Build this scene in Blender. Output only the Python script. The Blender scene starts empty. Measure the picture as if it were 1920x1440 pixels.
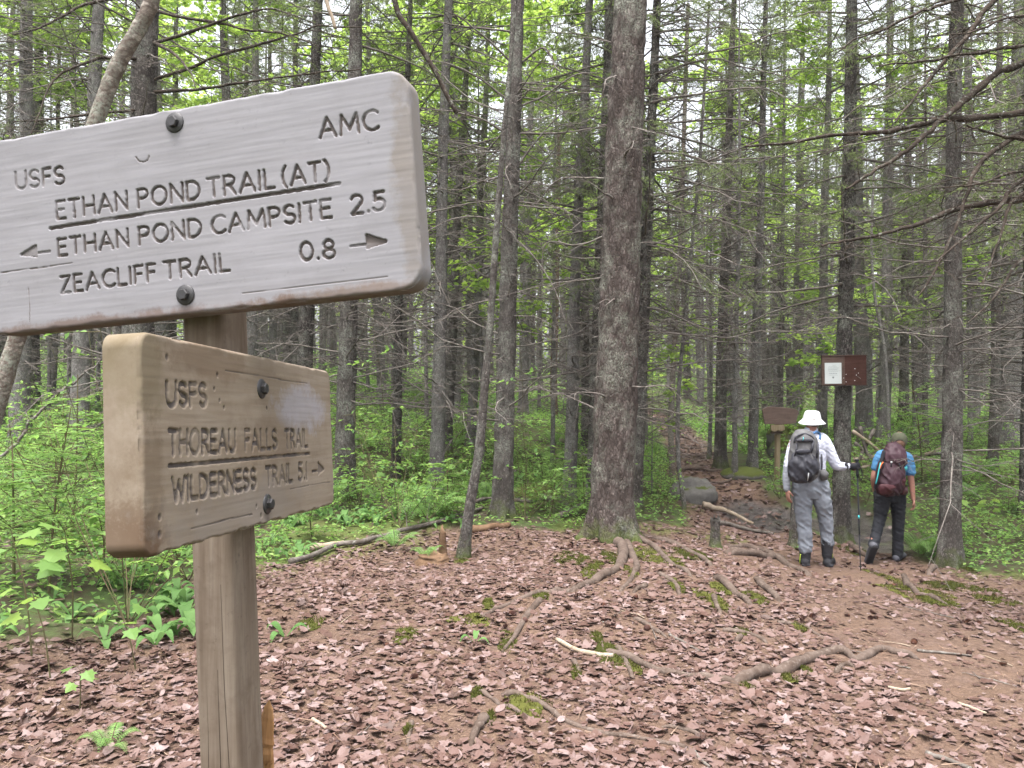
import bpy, math, random
import numpy as np
from mathutils import Matrix, Vector

# ------------------------------------------------------------------ camera, sky, sun, exposure
SC = bpy.context.scene
COL = SC.collection
CAMZ = 1.6
F = 1478.0
cam_d = bpy.data.cameras.new('camera')
cam = bpy.data.objects.new('camera', cam_d)
COL.objects.link(cam)
cam.location = (0, 0, CAMZ)
cam.rotation_euler = (math.radians(90), 0, 0)
cam_d.sensor_width = 36
cam_d.lens = 36 * F / 1920
cam_d.clip_start = 0.05
cam_d.clip_end = 600
SC.camera = cam

world = bpy.data.worlds.new('World')
SC.world = world
world.use_nodes = True
_n = world.node_tree.nodes
_l = world.node_tree.links
_n.clear()
_out = _n.new('ShaderNodeOutputWorld')
_bg = _n.new('ShaderNodeBackground')
_sky = _n.new('ShaderNodeTexSky')
_hs = _n.new('ShaderNodeHueSaturation')
_sky.sky_type = 'NISHITA'
_sky.sun_disc = False
_sky.sun_elevation = math.radians(74)
_sky.sun_rotation = math.radians(200)
_sky.air_density = 1.0
_sky.dust_density = 6.0
_sky.ozone_density = 1.0
_hs.inputs['Saturation'].default_value = 0.22
_bg.inputs['Strength'].default_value = 0.15
_l.new(_sky.outputs[0], _hs.inputs['Color'])
_l.new(_hs.outputs[0], _bg.inputs[0])
_l.new(_bg.outputs[0], _out.inputs[0])

sun_d = bpy.data.lights.new('sun', 'SUN')
sun_d.energy = 1.4
sun_d.angle = math.radians(35)
sun_d.color = (1.0, 0.97, 0.93)
sun = bpy.data.objects.new('sun', sun_d)
COL.objects.link(sun)
_el, _az = math.radians(74), math.radians(200)
_dir = Vector((math.sin(_az) * math.cos(_el), math.cos(_az) * math.cos(_el), math.sin(_el)))
sun.rotation_euler = (-_dir).to_track_quat('-Z', 'Y').to_euler()

SC.view_settings.view_transform = 'Standard'
SC.view_settings.look = 'None'
SC.view_settings.gamma = 1
SC.view_settings.use_curve_mapping = False
SC.view_settings.exposure = 2.1
SC.render.engine = 'CYCLES'
SC.cycles.max_bounces = 7
SC.cycles.diffuse_bounces = 4
SC.cycles.transmission_bounces = 4
SC.cycles.use_denoising = True

rng = np.random.default_rng(7)
random.seed(7)
PI = math.pi


# ------------------------------------------------------------------ noise and small maths
def _hash(i, j, k, seed):
    h = (i * 374761393 + j * 668265263 + k * 2147483647 + seed * 1274126177) & 0xFFFFFFFF
    h = ((h ^ (h >> 13)) * 1274126177) & 0xFFFFFFFF
    h = (h ^ (h >> 16)) & 0xFFFFFFFF
    return h.astype(np.float64) / 4294967295.0


def vn3(x, y, z, seed=0):
    x, y, z = np.broadcast_arrays(np.asarray(x, float), np.asarray(y, float), np.asarray(z, float))
    xi, yi, zi = np.floor(x).astype(np.int64), np.floor(y).astype(np.int64), np.floor(z).astype(np.int64)
    fx, fy, fz = x - xi, y - yi, z - zi
    fx, fy, fz = [t * t * (3 - 2 * t) for t in (fx, fy, fz)]
    r = 0
    for a in (0, 1):
        for b in (0, 1):
            for c in (0, 1):
                w = (fx if a else 1 - fx) * (fy if b else 1 - fy) * (fz if c else 1 - fz)
                r = r + w * _hash(xi + a, yi + b, zi + c, seed)
    return r * 2 - 1


def fbm(x, y, z=0.0, seed=0, octv=3):
    r, a, s = 0, 1.0, 1.0
    for o in range(octv):
        r = r + a * vn3(np.asarray(x) * s, np.asarray(y) * s, np.asarray(z) * s, seed + o)
        a *= 0.5
        s *= 2.03
    return r


def nrm(v):
    return v / np.maximum(np.linalg.norm(v, axis=-1, keepdims=True), 1e-9)


def sstep(a, b, x):
    t = np.clip((x - a) / (b - a), 0, 1)
    return t * t * (3 - 2 * t)


def spline(pts, n):
    """Catmull-Rom resampling of a polyline (k,m) to n points."""
    p = np.asarray(pts, float)
    if len(p) < 3:
        t = np.linspace(0, 1, n)[:, None]
        return p[0] * (1 - t) + p[-1] * t
    q = np.vstack([2 * p[0] - p[1], p, 2 * p[-1] - p[-2]])
    u = np.linspace(0, len(p) - 1 - 1e-6, n)
    i = u.astype(int)
    t = (u - i)[:, None]
    a, b, c, d = q[i], q[i + 1], q[i + 2], q[i + 3]
    return 0.5 * ((2 * b) + (c - a) * t + (2 * a - 5 * b + 4 * c - d) * t * t + (3 * b - a - 3 * c + d) * t ** 3)


# ------------------------------------------------------------------ ground height: a thin-plate surface through measured spots
def spot(px, py, d):
    return ((px - 960) / F * d, d, CAMZ - (py - 720) / F * d)


CTRL = [spot(*s) for s in [
    (1145, 1022, 9.0), (940, 975, 10), (818, 928, 12), (838, 845, 15), (740, 912, 13), (647, 940, 11),
    (145, 865, 13), (870, 1047, 8.0), (985, 775, 22), (1042, 782, 22), (1068, 947, 11.5), (1098, 862, 17),
    (1282, 952, 11.5), (1351, 872, 15), (1378, 892, 14), (1412, 892, 14.5), (1576, 1018, 11), (1655, 840, 16),
    (1697, 805, 19), (1780, 1057, 9.5), (1863, 890, 13), (1918, 975, 11), (1457, 895, 13.6), (1511, 1070, 9.1), (1560, 1060, 9.2),
    (1690, 1055, 9.8), (1400, 962, 12.2), (1312, 850, 20), (1290, 800, 27), (1300, 775, 34), (60, 760, 20), (300, 800, 17),
    (480, 800, 16), (550, 1062, 7.6), (870, 970, 9.6), (1340, 1025, 9.1), (880, 880, 15), (100, 1000, 8.5), (0, 900, 11)]]
CTRL += [(-2, 0, 0.0), (2, 0, 0), (0, 3, 0), (-2.5, 3.2, 0.12), (2, 3, 0), (4.5, 3.5, -0.05), (0.3, 5, 0.02), (2.6, 5.6, -0.12), (4.6, 6.3, -0.35),
         (-2.2, 5.3, 0.14), (-4, 6, 0.35), (-7, 4, 0.5), (7, 4, -0.2), (0.2, 7, -0.04), (1.4, 7.3, -0.08), (8, 9, -0.5), (-9, 0, 0.4), (9, 0, 0),
         (-14, 12, 1.0), (14, 14, -0.1), (-20, 30, 2.3), (0, 30, 1.2), (20, 30, 0.5), (-30, 60, 3.5), (0, 60, 2.4), (30, 60, 1.6),
         (-70, 120, 5), (0, 130, 4), (80, 120, 3), (-30, 0, 1), (30, 0, 0), (0, -30, 0), (60, 40, 1.2), (-60, 40, 3)]
CTRL = np.array(CTRL)


def _tps(r2):
    return np.where(r2 > 1e-12, r2 * np.log(r2 + 1e-12), 0.0)


_cx = CTRL[:, :2]
_K = _tps(((_cx[:, None] - _cx[None]) ** 2).sum(-1)) + np.eye(len(CTRL)) * 0.6
_Pm = np.hstack([np.ones((len(CTRL), 1)), _cx])
_A = np.block([[_K, _Pm], [_Pm.T, np.zeros((3, 3))]])
_W = np.linalg.solve(_A, np.concatenate([CTRL[:, 2], np.zeros(3)]))


def gh(x, y):
    x = np.asarray(x, float)
    y = np.asarray(y, float)
    sh = x.shape
    X = np.stack([x.ravel(), y.ravel()], -1)
    z = _W[-3] + X @ _W[-2:]
    for s in range(0, len(X), 20000):
        z[s:s + 20000] += _tps(((X[s:s + 20000, None] - _cx[None]) ** 2).sum(-1)) @ _W[:-3]
    far = np.hypot(X[:, 0], X[:, 1])
    z = np.clip(z, -3, 7)
    # mound round the big spruce
    z += 0.10 * np.exp(-((X[:, 0] - 1.12) ** 2 + (X[:, 1] - 9.0) ** 2) / 0.5)
    z += 0.03 * fbm(X[:, 0] * 1.3, X[:, 1] * 1.3, 0, 3, 2) + 0.012 * vn3(X[:, 0] * 4.1, X[:, 1] * 4.1, 0, 9)
    z += sstep(11, 25, far) * 0.22 * fbm(X[:, 0] * 0.3, X[:, 1] * 0.3, 0, 21, 2)
    return z.reshape(sh)


def h1(x, y):
    return float(gh(np.array([x]), np.array([y]))[0])


def ground_hits(pix):
    """Where the view rays of photo pixels meet the ground."""
    p = np.asarray(pix, float)
    dx, dz = (p[:, 0] - 960) / F, -(p[:, 1] - 720) / F
    t = np.full(len(p), 2.0)
    done = np.zeros(len(p), bool)
    step = 0.1
    res = np.full(len(p), 60.0)
    while t[0] < 60:
        below = (CAMZ + dz * t) < gh(dx * t, t)
        new = below & ~done
        res[new] = t[new]
        done |= new
        if done.all():
            break
        t = t + step
    lo, hi = res - step, res.copy()
    for _ in range(12):
        m = (lo + hi) / 2
        b = (CAMZ + dz * m) < gh(dx * m, m)
        hi = np.where(b, m, hi)
        lo = np.where(b, lo, m)
    return np.stack([dx * hi, hi, gh(dx * hi, hi)], -1)


def PX(px, py, d):
    return np.array([(px - 960) / F * d, d, CAMZ - (py - 720) / F * d])


# ------------------------------------------------------------------ masks: bare litter clearing, foot path, mud
def inpoly(x, y, poly):
    r = np.zeros(x.shape, bool)
    n = len(poly)
    for i in range(n):
        x1, y1 = poly[i]
        x2, y2 = poly[(i + 1) % n]
        c = ((y1 > y) != (y2 > y)) & (x < (x2 - x1) * (y - y1) / (y2 - y1 + 1e-12) + x1)
        r ^= c
    return r


_edge = ground_hits([(-260, 1280), (0, 1230), (200, 1195), (360, 1105), (480, 1062), (640, 1020), (800, 990), (960, 988), (1100, 992), (1210, 985), (1300, 985)])
_edge2 = ground_hits([(1480, 985), (1590, 1022), (1700, 1035), (1800, 1070), (1900, 1085), (2050, 1100)])
_up1 = ground_hits([(1300, 985), (1262, 880), (1268, 850)])
_up2 = ground_hits([(1352, 850), (1368, 885), (1440, 915), (1475, 950), (1480, 985)])
CLEAR = [(-6, 1.0), (-6, 2.6)] + [tuple(e[:2]) for e in _edge] + [tuple(e[:2]) for e in _up1] + [(4.6, 27), (5.2, 33), (6.2, 33), (5.9, 27)] + \
        [tuple(e[:2]) for e in _up2] + [tuple(e[:2]) for e in _edge2] + [(9, 3), (9, 1)]


def clear_mask(x, y):
    jx = x + 0.16 * fbm(x * 1.7, y * 1.7, 5.5, 31, 2)
    jy = y + 0.22 * fbm(x * 1.7, y * 1.7, 9.5, 41, 2)
    return inpoly(jx, jy, CLEAR)


PATH_LINE = spline([(1.9, -4), (2.0, 1), (2.2, 3), (2.9, 5.5), (3.6, 8), (4.0, 10), (3.75, 12), (3.7, 14), (4.3, 18), (5.0, 24), (5.8, 33), (7, 45)], 160)
PATH_W = spline([(1.5, 0), (1.5, 0), (1.5, 0), (1.4, 0), (1.2, 0), (0.9, 0), (0.8, 0), (0.75, 0), (0.7, 0), (0.6, 0), (0.5, 0), (0.5, 0)], 160)[:, 0]


def path_dist(x, y):
    X = np.stack([x.ravel(), y.ravel()], -1)
    out = np.empty(len(X))
    for s in range(0, len(X), 20000):
        d = np.sqrt(((X[s:s + 20000, None] - PATH_LINE[None]) ** 2).sum(-1))
        out[s:s + 20000] = (d - PATH_W[None]).min(1)
    return out.reshape(x.shape)


def mud_mask(x, y):
    a = ((x - 3.85) / 0.65) ** 2 + ((y - 12.0) / 0.7) ** 2
    b = ((x - 4.95) / 0.6) ** 2 + ((y - 11.4) / 0.9) ** 2
    m = np.minimum(a, b) + 0.5 * fbm(x * 2.2, y * 2.2, 0, 77, 2)
    return 1 - sstep(0.6, 1.3, m)


# ------------------------------------------------------------------ mesh building
class Geo:
    def __init__(self):
        self.v, self.f, self.r, self.n = [], [], [], 0

    def add(self, v, faces, r=0.0):
        v = np.asarray(v, float).reshape(-1, 3)
        for f in (faces if isinstance(faces, list) else [faces]):
            self.f.append(np.asarray(f, np.int64) + self.n)
        self.v.append(v)
        self.r.append(np.broadcast_to(np.asarray(r, float), (len(v),)))
        self.n += len(v)
        return self

    def tubes(self, P, R, sides=6, r=0.0, cap=False, flat=None):
        """P (B,n,3) centre lines, R (B,n) radii."""
        P = np.asarray(P, float)
        if P.ndim == 2:
            P = P[None]
        B, n, _ = P.shape
        R = np.broadcast_to(np.asarray(R, float), (B, n))
        T = nrm(np.gradient(P, axis=1))
        D = nrm(P[:, -1] - P[:, 0])
        ref = np.where(np.abs(D[:, 2:3]) > 0.75, np.array([[1.0, 0, 0]]), np.array([[0, 0, 1.0]]))[:, None]
        if flat is not None:
            ref = np.broadcast_to(np.asarray(flat[1], float), (B, 1, 3))
        A = nrm(np.cross(T, ref))
        C = np.cross(A, T)
        a = np.arange(sides) * 2 * PI / sides
        fl = 1.0 if flat is None else np.broadcast_to(np.asarray(flat[0], float), (n,))[None, :, None, None]
        V = P[:, :, None] + R[:, :, None, None] * (A[:, :, None] * np.cos(a)[None, None, :, None] + fl * C[:, :, None] * np.sin(a)[None, None, :, None])
        i = np.arange(n - 1)[:, None] * sides
        j = np.arange(sides)[None]
        q = np.stack([i + j, i + (j + 1) % sides, i + sides + (j + 1) % sides, i + sides + j], -1).reshape(-1, 4)
        q = (q[None] + (np.arange(B) * n * sides)[:, None, None]).reshape(-1, 4)
        if np.ndim(r) == 1 and len(r) == B:
            r = np.repeat(r, n * sides)
        fs = [q]
        if cap:
            base = np.arange(B)[:, None] * n * sides
            fs.append((base + np.arange(sides)[::-1][None]))
            fs.append((base + (n - 1) * sides + np.arange(sides)[None]))
        return self.add(V, fs, r)

    def ellipsoid(self, c, rad, M=None, nu=16, nv=10, e=1.0, r=0.0):
        """Closed superellipsoid; e<1 is boxier."""
        u = np.arange(nu) * 2 * PI / nu
        v = np.linspace(-PI / 2, PI / 2, nv + 1)[1:-1]
        sp = lambda t: np.sign(t) * np.abs(t) ** e
        X = np.stack([sp(np.cos(v))[:, None] * sp(np.cos(u))[None], sp(np.cos(v))[:, None] * sp(np.sin(u))[None], np.repeat(sp(np.sin(v))[:, None], nu, 1)], -1).reshape(-1, 3)
        X = np.vstack([X, [[0, 0, -1], [0, 0, 1]]]) * np.asarray(rad)
        if M is not None:
            X = X @ np.asarray(M).T
        X = X + np.asarray(c)
        k = nv - 1
        i = np.arange(k - 1)[:, None] * nu
        j = np.arange(nu)[None]
        q = np.stack([i + j, i + (j + 1) % nu, i + nu + (j + 1) % nu, i + nu + j], -1).reshape(-1, 4)
        jj = np.arange(nu)
        t1 = np.stack([(jj + 1) % nu, jj, np.full(nu, k * nu)], -1)
        t2 = np.stack([(k - 1) * nu + jj, (k - 1) * nu + (jj + 1) % nu, np.full(nu, k * nu + 1)], -1)
        return self.add(X, [q, t1, t2], r)

    def box(self, c, s, M=None, r=0.0):
        X = np.array([[x, y, z] for x in (-.5, .5) for y in (-.5, .5) for z in (-.5, .5)]) * np.asarray(s)
        if M is not None:
            X = X @ np.asarray(M).T
        q = np.array([[0, 1, 3, 2], [4, 6, 7, 5], [0, 4, 5, 1], [2, 3, 7, 6], [0, 2, 6, 4], [1, 5, 7, 3]])
        return self.add(X + np.asarray(c), q, r)

    def mesh(self, name, mat, smooth=True, attrs=None, rattr=True):
        v = np.concatenate(self.v)
        me = bpy.data.meshes.new(name)
        me.vertices.add(len(v))
        me.vertices.foreach_set('co', v.astype(np.float32).ravel())
        idx = np.concatenate([f.ravel() for f in self.f]).astype(np.int32)
        tot = np.concatenate([np.full(len(f), f.shape[1], np.int32) for f in self.f])
        me.loops.add(len(idx))
        me.loops.foreach_set('vertex_index', idx)
        me.polygons.add(len(tot))
        me.polygons.foreach_set('loop_start', np.concatenate([[0], np.cumsum(tot)[:-1]]).astype(np.int32))
        me.polygons.foreach_set('loop_total', tot)
        me.polygons.foreach_set('use_smooth', np.full(len(tot), smooth))
        me.update(calc_edges=True)
        if rattr:
            a = me.attributes.new('rnd', 'FLOAT', 'POINT')
            a.data.foreach_set('value', np.concatenate(self.r).astype(np.float32))
        for k, val in (attrs or {}).items():
            a = me.attributes.new(k, 'FLOAT', 'POINT')
            a.data.foreach_set('value', np.asarray(val, np.float32))
        if mat:
            me.materials.append(mat)
        return me

    def obj(self, name, mat, parent=None, smooth=True, attrs=None):
        return link(name, self.mesh(name, mat, smooth, attrs), parent)


def link(name, data, parent=None, loc=None):
    o = bpy.data.objects.new(name, data)
    COL.objects.link(o)
    if parent is not None:
        o.parent = parent
    if loc is not None:
        o.location = loc
    return o


def tag(o, label=None, cat=None, group=None, kind=None):
    if label:
        o['label'] = label
    if cat:
        o['category'] = cat
    if group:
        o['group'] = group
    if kind:
        o['kind'] = kind
    return o


def empty(name, loc=(0, 0, 0), label=None, cat=None, group=None, rot=(0, 0, 0)):
    o = link(name, None)
    o.empty_display_size = 0.1
    o.location = loc
    o.rotation_euler = rot
    return tag(o, label, cat, group)


# ------------------------------------------------------------------ materials
class NT:
    def __init__(self, name):
        self.m = bpy.data.materials.new(name)
        self.m.use_nodes = True
        self.t = self.m.node_tree
        self.t.nodes.clear()
        self.out = self.n('ShaderNodeOutputMaterial')

    def n(self, typ, **kw):
        nd = self.t.nodes.new(typ)
        for k, v in kw.items():
            setattr(nd, k, v)
        return nd

    def l(self, a, b):
        self.t.links.new(a, b)

    def _in(self, sock, v):
        if hasattr(v, 'is_output'):
            self.l(v, sock)
        elif isinstance(v, (tuple, list)) and len(v) == 3 and sock.type == 'RGBA':
            sock.default_value = (*v, 1)
        else:
            sock.default_value = v

    def coord(self, which='Object', scale=(1, 1, 1), loc=(0, 0, 0)):
        c = self.n('ShaderNodeTexCoord')
        mp = self.n('ShaderNodeMapping')
        mp.inputs['Scale'].default_value = scale
        mp.inputs['Location'].default_value = loc
        self.l(c.outputs[which], mp.inputs[0])
        return mp.outputs[0]

    def noise(self, vec, scale, detail=4, rough=0.6, dist=0.0):
        nd = self.n('ShaderNodeTexNoise')
        self.l(vec, nd.inputs['Vector'])
        nd.inputs['Scale'].default_value = scale
        nd.inputs['Detail'].default_value = detail
        nd.inputs['Roughness'].default_value = rough
        nd.inputs['Distortion'].default_value = dist
        return nd.outputs['Fac']

    def voro(self, vec, scale, feature='F1', out='Distance', rand=1.0):
        nd = self.n('ShaderNodeTexVoronoi', feature=feature)
        self.l(vec, nd.inputs['Vector'])
        nd.inputs['Scale'].default_value = scale
        nd.inputs['Randomness'].default_value = rand
        return nd.outputs[out]

    def math(self, op, a, b=0.0, clamp=False):
        nd = self.n('ShaderNodeMath', operation=op, use_clamp=clamp)
        self._in(nd.inputs[0], a)
        self._in(nd.inputs[1], b)
        return nd.outputs[0]

    def ramp(self, fac, stops, interp='LINEAR'):
        nd = self.n('ShaderNodeValToRGB')
        cr = nd.color_ramp
        cr.interpolation = interp
        while len(cr.elements) < len(stops):
            cr.elements.new(0.5)
        for e, (p, c) in zip(cr.elements, stops):
            e.position = p
            e.color = (*c, 1) if isinstance(c, (tuple, list)) else (c, c, c, 1)
        self.l(fac, nd.inputs[0])
        return nd.outputs[0]

    def mix(self, fac, a, b, blend='MIX'):
        nd = self.n('ShaderNodeMix', data_type='RGBA', blend_type=blend)
        self._in(nd.inputs[0], fac)
        self._in(nd.inputs[6], a)
        self._in(nd.inputs[7], b)
        return nd.outputs[2]

    def attr(self, name):
        return self.n('ShaderNodeAttribute', attribute_name=name).outputs['Fac']

    def rnd(self):
        o = self.n('ShaderNodeObjectInfo').outputs['Random']
        return self.math('FRACT', self.math('ADD', o, self.attr('rnd')))

    def bump(self, h, strength=0.5, dist=0.01):
        nd = self.n('ShaderNodeBump')
        nd.inputs['Strength'].default_value = strength
        nd.inputs['Distance'].default_value = dist
        self.l(h, nd.inputs['Height'])
        return nd.outputs[0]

    def sepz(self, vec, i=2):
        nd = self.n('ShaderNodeSeparateXYZ')
        self.l(vec, nd.inputs[0])
        return nd.outputs[i]

    def done(self, color, rough=0.85, normal=None, spec=0.3, trans=None, metal=0.0):
        b = self.n('ShaderNodeBsdfPrincipled')
        self._in(b.inputs['Base Color'], color)
        self._in(b.inputs['Roughness'], rough)
        b.inputs['Specular IOR Level'].default_value = spec
        b.inputs['Metallic'].default_value = metal
        if normal is not None:
            self.l(normal, b.inputs['Normal'])
        sh = b.outputs[0]
        if trans is not None:
            tr = self.n('ShaderNodeBsdfTranslucent')
            self._in(tr.inputs[0], trans[1])
            mx = self.n('ShaderNodeMixShader')
            mx.inputs[0].default_value = trans[0]
            self.l(sh, mx.inputs[1])
            self.l(tr.outputs[0], mx.inputs[2])
            sh = mx.outputs[0]
        self.l(sh, self.out.inputs[0])
        return self.m


def bark_mat(name, dark, mid, light, lichen, lich_amt=0.5, vs=(1, 1, 0.55), cell=42, bump=0.9, moss=True, bdist=0.02):
    k = NT(name)
    v = k.coord('Object', vs)
    w = k.coord('Object', (1, 1, 1))
    n1 = k.noise(v, 30, 5, 0.65)
    warp = k.n('ShaderNodeVectorMath', operation='ADD')
    sc = k.n('ShaderNodeVectorMath', operation='SCALE')
    nc = k.n('ShaderNodeTexNoise')
    k.l(v, nc.inputs['Vector'])
    nc.inputs['Scale'].default_value = 14
    k.l(nc.outputs['Color'], sc.inputs[0])
    sc.inputs['Scale'].default_value = 0.05
    k.l(v, warp.inputs[0])
    k.l(sc.outputs[0], warp.inputs[1])
    ed = k.voro(warp.outputs[0], cell, 'DISTANCE_TO_EDGE')
    ce = k.voro(warp.outputs[0], cell, 'F1', 'Color')
    ed2 = k.voro(warp.outputs[0], cell * 2.4, 'DISTANCE_TO_EDGE')
    gate = k.ramp(k.noise(v, 11, 3, 0.7), [(0.38, 0.0), (0.62, 1.0)])
    c1 = k.ramp(ed, [(0.02, 0.0), (0.20, 1.0)])
    c2 = k.ramp(ed2, [(0.0, 0.25), (0.14, 1.0)])
    crack = k.math('MULTIPLY', k.math('MAXIMUM', c1, k.math('MULTIPLY', gate, 0.35)), c2)
    base = k.mix(k.ramp(n1, [(0.3, 0.0), (0.7, 1.0)]), mid, light)
    base = k.mix(k.ramp(ce, [(0.30, 0.0), (0.85, 0.85)]), base, dark)
    base = k.mix(k.ramp(ce, [(0.08, 0.7), (0.26, 0.0)]), base, tuple(x * 1.35 for x in light))
    base = k.mix(crack, tuple(x * 0.7 for x in dark), base)
    patch = k.noise(k.coord('Object', (1, 1, 0.6)), 7, 5, 0.75)
    base = k.mix(k.ramp(patch, [(0.36, 0.4), (0.5, 0.0)]), base, dark)
    base = k.mix(k.ramp(patch, [(0.55, 0.0), (0.72, 0.6)]), base, light)
    streak = k.noise(k.coord('Object', (1, 1, 0.12)), 17, 4, 0.7)
    base = k.mix(k.ramp(streak, [(0.5, 0.0), (0.75, 0.6)]), base, dark)
    oi = k.n('ShaderNodeObjectInfo').outputs['Random']
    base = k.mix(k.math('MULTIPLY', oi, 0.35), base, mid)
    big = k.noise(w, 2.6, 4, 0.7)
    fine = k.noise(w, 55, 3, 0.7)
    lm = k.math('MULTIPLY', k.ramp(big, [(0.46, 0.0), (0.66, 1.0)]), k.ramp(fine, [(0.42, 0.0), (0.55, 1.0)]))
    base = k.mix(k.math('MULTIPLY', lm, lich_amt), base, lichen)
    if moss:
        z = k.sepz(w)
        mm = k.math('SUBTRACT', k.math('MULTIPLY', k.noise(w, 9, 3), 0.7), z)
        base = k.mix(k.ramp(mm, [(0.12, 0.0), (0.4, 0.85)]), base, (0.07, 0.09, 0.02))
    h = k.math('ADD', k.math('MULTIPLY', crack, 0.6), k.math('MULTIPLY', k.noise(v, 70, 4, 0.7), 0.6))
    return k.done(base, 0.93, k.bump(h, bump, bdist), 0.15)


M = {}
M['bark_big'] = bark_mat('bark_spruce_big', (0.026, 0.019, 0.016), (0.105, 0.082, 0.074), (0.178, 0.150, 0.139), (0.225, 0.235, 0.195), 0.8, (1, 1, 0.40), 30, 1.0)
M['bark'] = bark_mat('bark_spruce', (0.032, 0.027, 0.025), (0.120, 0.104, 0.094), (0.205, 0.186, 0.172), (0.25, 0.265, 0.225), 0.75)
M['bark_grey'] = bark_mat('bark_grey', (0.075, 0.068, 0.065), (0.195, 0.18, 0.171), (0.285, 0.27, 0.26), (0.27, 0.285, 0.245), 0.6, bump=0.7)
M['bark_pale'] = bark_mat('bark_pale', (0.08, 0.06, 0.05), (0.20, 0.165, 0.14), (0.30, 0.27, 0.24), (0.22, 0.24, 0.20), 0.8, (1, 1, 2.0), 16, 0.4, bdist=0.008)
M['bark_dead'] = bark_mat('bark_dead', (0.06, 0.035, 0.025), (0.17, 0.11, 0.075), (0.27, 0.21, 0.16), (0.2, 0.2, 0.16), 0.3, (1, 1, 0.2), 26, 0.6)


def twig_mat(name, a, b, c):
    k = NT(name)
    w = k.coord('Object')
    col = k.mix(k.ramp(k.noise(w, 9, 4, 0.7), [(0.35, 0.0), (0.65, 1.0)]), a, b)
    col = k.mix(k.ramp(k.noise(w, 38, 3, 0.7), [(0.55, 0.0), (0.68, 0.7)]), col, c)
    return k.done(col, 0.95, k.bump(k.noise(w, 90, 3), 0.6, 0.004), 0.1)


M['twig'] = twig_mat('dead_twig', (0.07, 0.058, 0.052), (0.155, 0.136, 0.124), (0.22, 0.23, 0.20))
M['twig_dark'] = twig_mat('dead_twig_dark', (0.022, 0.017, 0.014), (0.050, 0.038, 0.031), (0.17, 0.175, 0.15))
M['root'] = twig_mat('root_bark', (0.055, 0.039, 0.031), (0.105, 0.079, 0.066), (0.15, 0.122, 0.105))
M['log'] = twig_mat('log_bark', (0.06, 0.05, 0.042), (0.13, 0.112, 0.10), (0.20, 0.20, 0.18))
M['pale_wood'] = twig_mat('bare_wood', (0.20, 0.155, 0.11), (0.29, 0.24, 0.19), (0.15, 0.11, 0.08))
M['rot_wood'] = twig_mat('rotten_wood', (0.085, 0.05, 0.030), (0.145, 0.092, 0.058), (0.05, 0.032, 0.02))


def leaf_mat(name, c1, c2, c3, tr=0.35, rough=0.55, spec=0.25, tcol=None):
    k = NT(name)
    r = k.rnd()
    col = k.ramp(r, [(0.0, c1), (0.5, c2), (1.0, c3)])
    w = k.coord('Object')
    col = k.mix(k.math('MULTIPLY', k.noise(w, 30, 2), 0.3), col, tuple(x * 0.6 for x in c1))
    t = k.mix(0.5, col, tcol or tuple(min(1, x * 1.6) for x in c3))
    return k.done(col, rough, None, spec, (tr, t))


M['needles'] = leaf_mat('spruce_needles', (0.075, 0.10, 0.042), (0.115, 0.15, 0.06), (0.165, 0.20, 0.085), 0.42, 0.7)
M['maple'] = leaf_mat('maple_leaves', (0.12, 0.215, 0.04), (0.175, 0.29, 0.06), (0.24, 0.36, 0.08), 0.6, 0.5, tcol=(0.62, 0.82, 0.16))
M['cover'] = leaf_mat('forest_floor_leaves', (0.065, 0.145, 0.042), (0.145, 0.26, 0.07), (0.25, 0.36, 0.10), 0.45, 0.55, tcol=(0.40, 0.66, 0.13))
M['fern'] = leaf_mat('fern_green', (0.09, 0.18, 0.05), (0.13, 0.24, 0.065), (0.185, 0.31, 0.085), 0.4, 0.6)
M['broad'] = leaf_mat('broad_leaf_green', (0.065, 0.135, 0.038), (0.095, 0.185, 0.055), (0.135, 0.24, 0.075), 0.35, 0.65, 0.18)
M['hobble'] = leaf_mat('maple_seedling_leaf', (0.10, 0.19, 0.045), (0.14, 0.25, 0.07), (0.21, 0.31, 0.06), 0.45, 0.5)
M['moss'] = leaf_mat('moss_green', (0.032, 0.036, 0.010), (0.062, 0.068, 0.016), (0.105, 0.105, 0.030), 0.2, 0.9, 0.05)
M['stem'] = twig_mat('green_stem', (0.06, 0.07, 0.03), (0.09, 0.06, 0.04), (0.11, 0.10, 0.05))
_k = NT('dead_leaf')
_r = _k.rnd()
_c = _k.ramp(_r, [(0.0, (0.030, 0.014, 0.010)), (0.25, (0.068, 0.034, 0.025)), (0.5, (0.100, 0.059, 0.050)), (0.8, (0.136, 0.090, 0.083)), (1.0, (0.185, 0.138, 0.135))])
_w = _k.coord('Object')
_c = _k.mix(_k.ramp(_k.noise(_w, 26, 3), [(0.42, 0.0), (0.7, 0.75)]), _c, (0.085, 0.048, 0.037))
M['dead_leaf'] = _k.done(_c, 0.6, None, 0.35)
_k = NT('needle_litter')
_c = _k.ramp(_k.rnd(), [(0.0, (0.05, 0.028, 0.019)), (0.6, (0.12, 0.07, 0.045)), (1.0, (0.22, 0.155, 0.115))])
M['duff'] = _k.done(_c, 0.8)
_k = NT('cone_scales')
_c = _k.ramp(_k.rnd(), [(0.0, (0.030, 0.014, 0.012)), (0.7, (0.062, 0.027, 0.020)), (1.0, (0.12, 0.05, 0.028))])
M['cone'] = _k.done(_c, 0.6)


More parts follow.
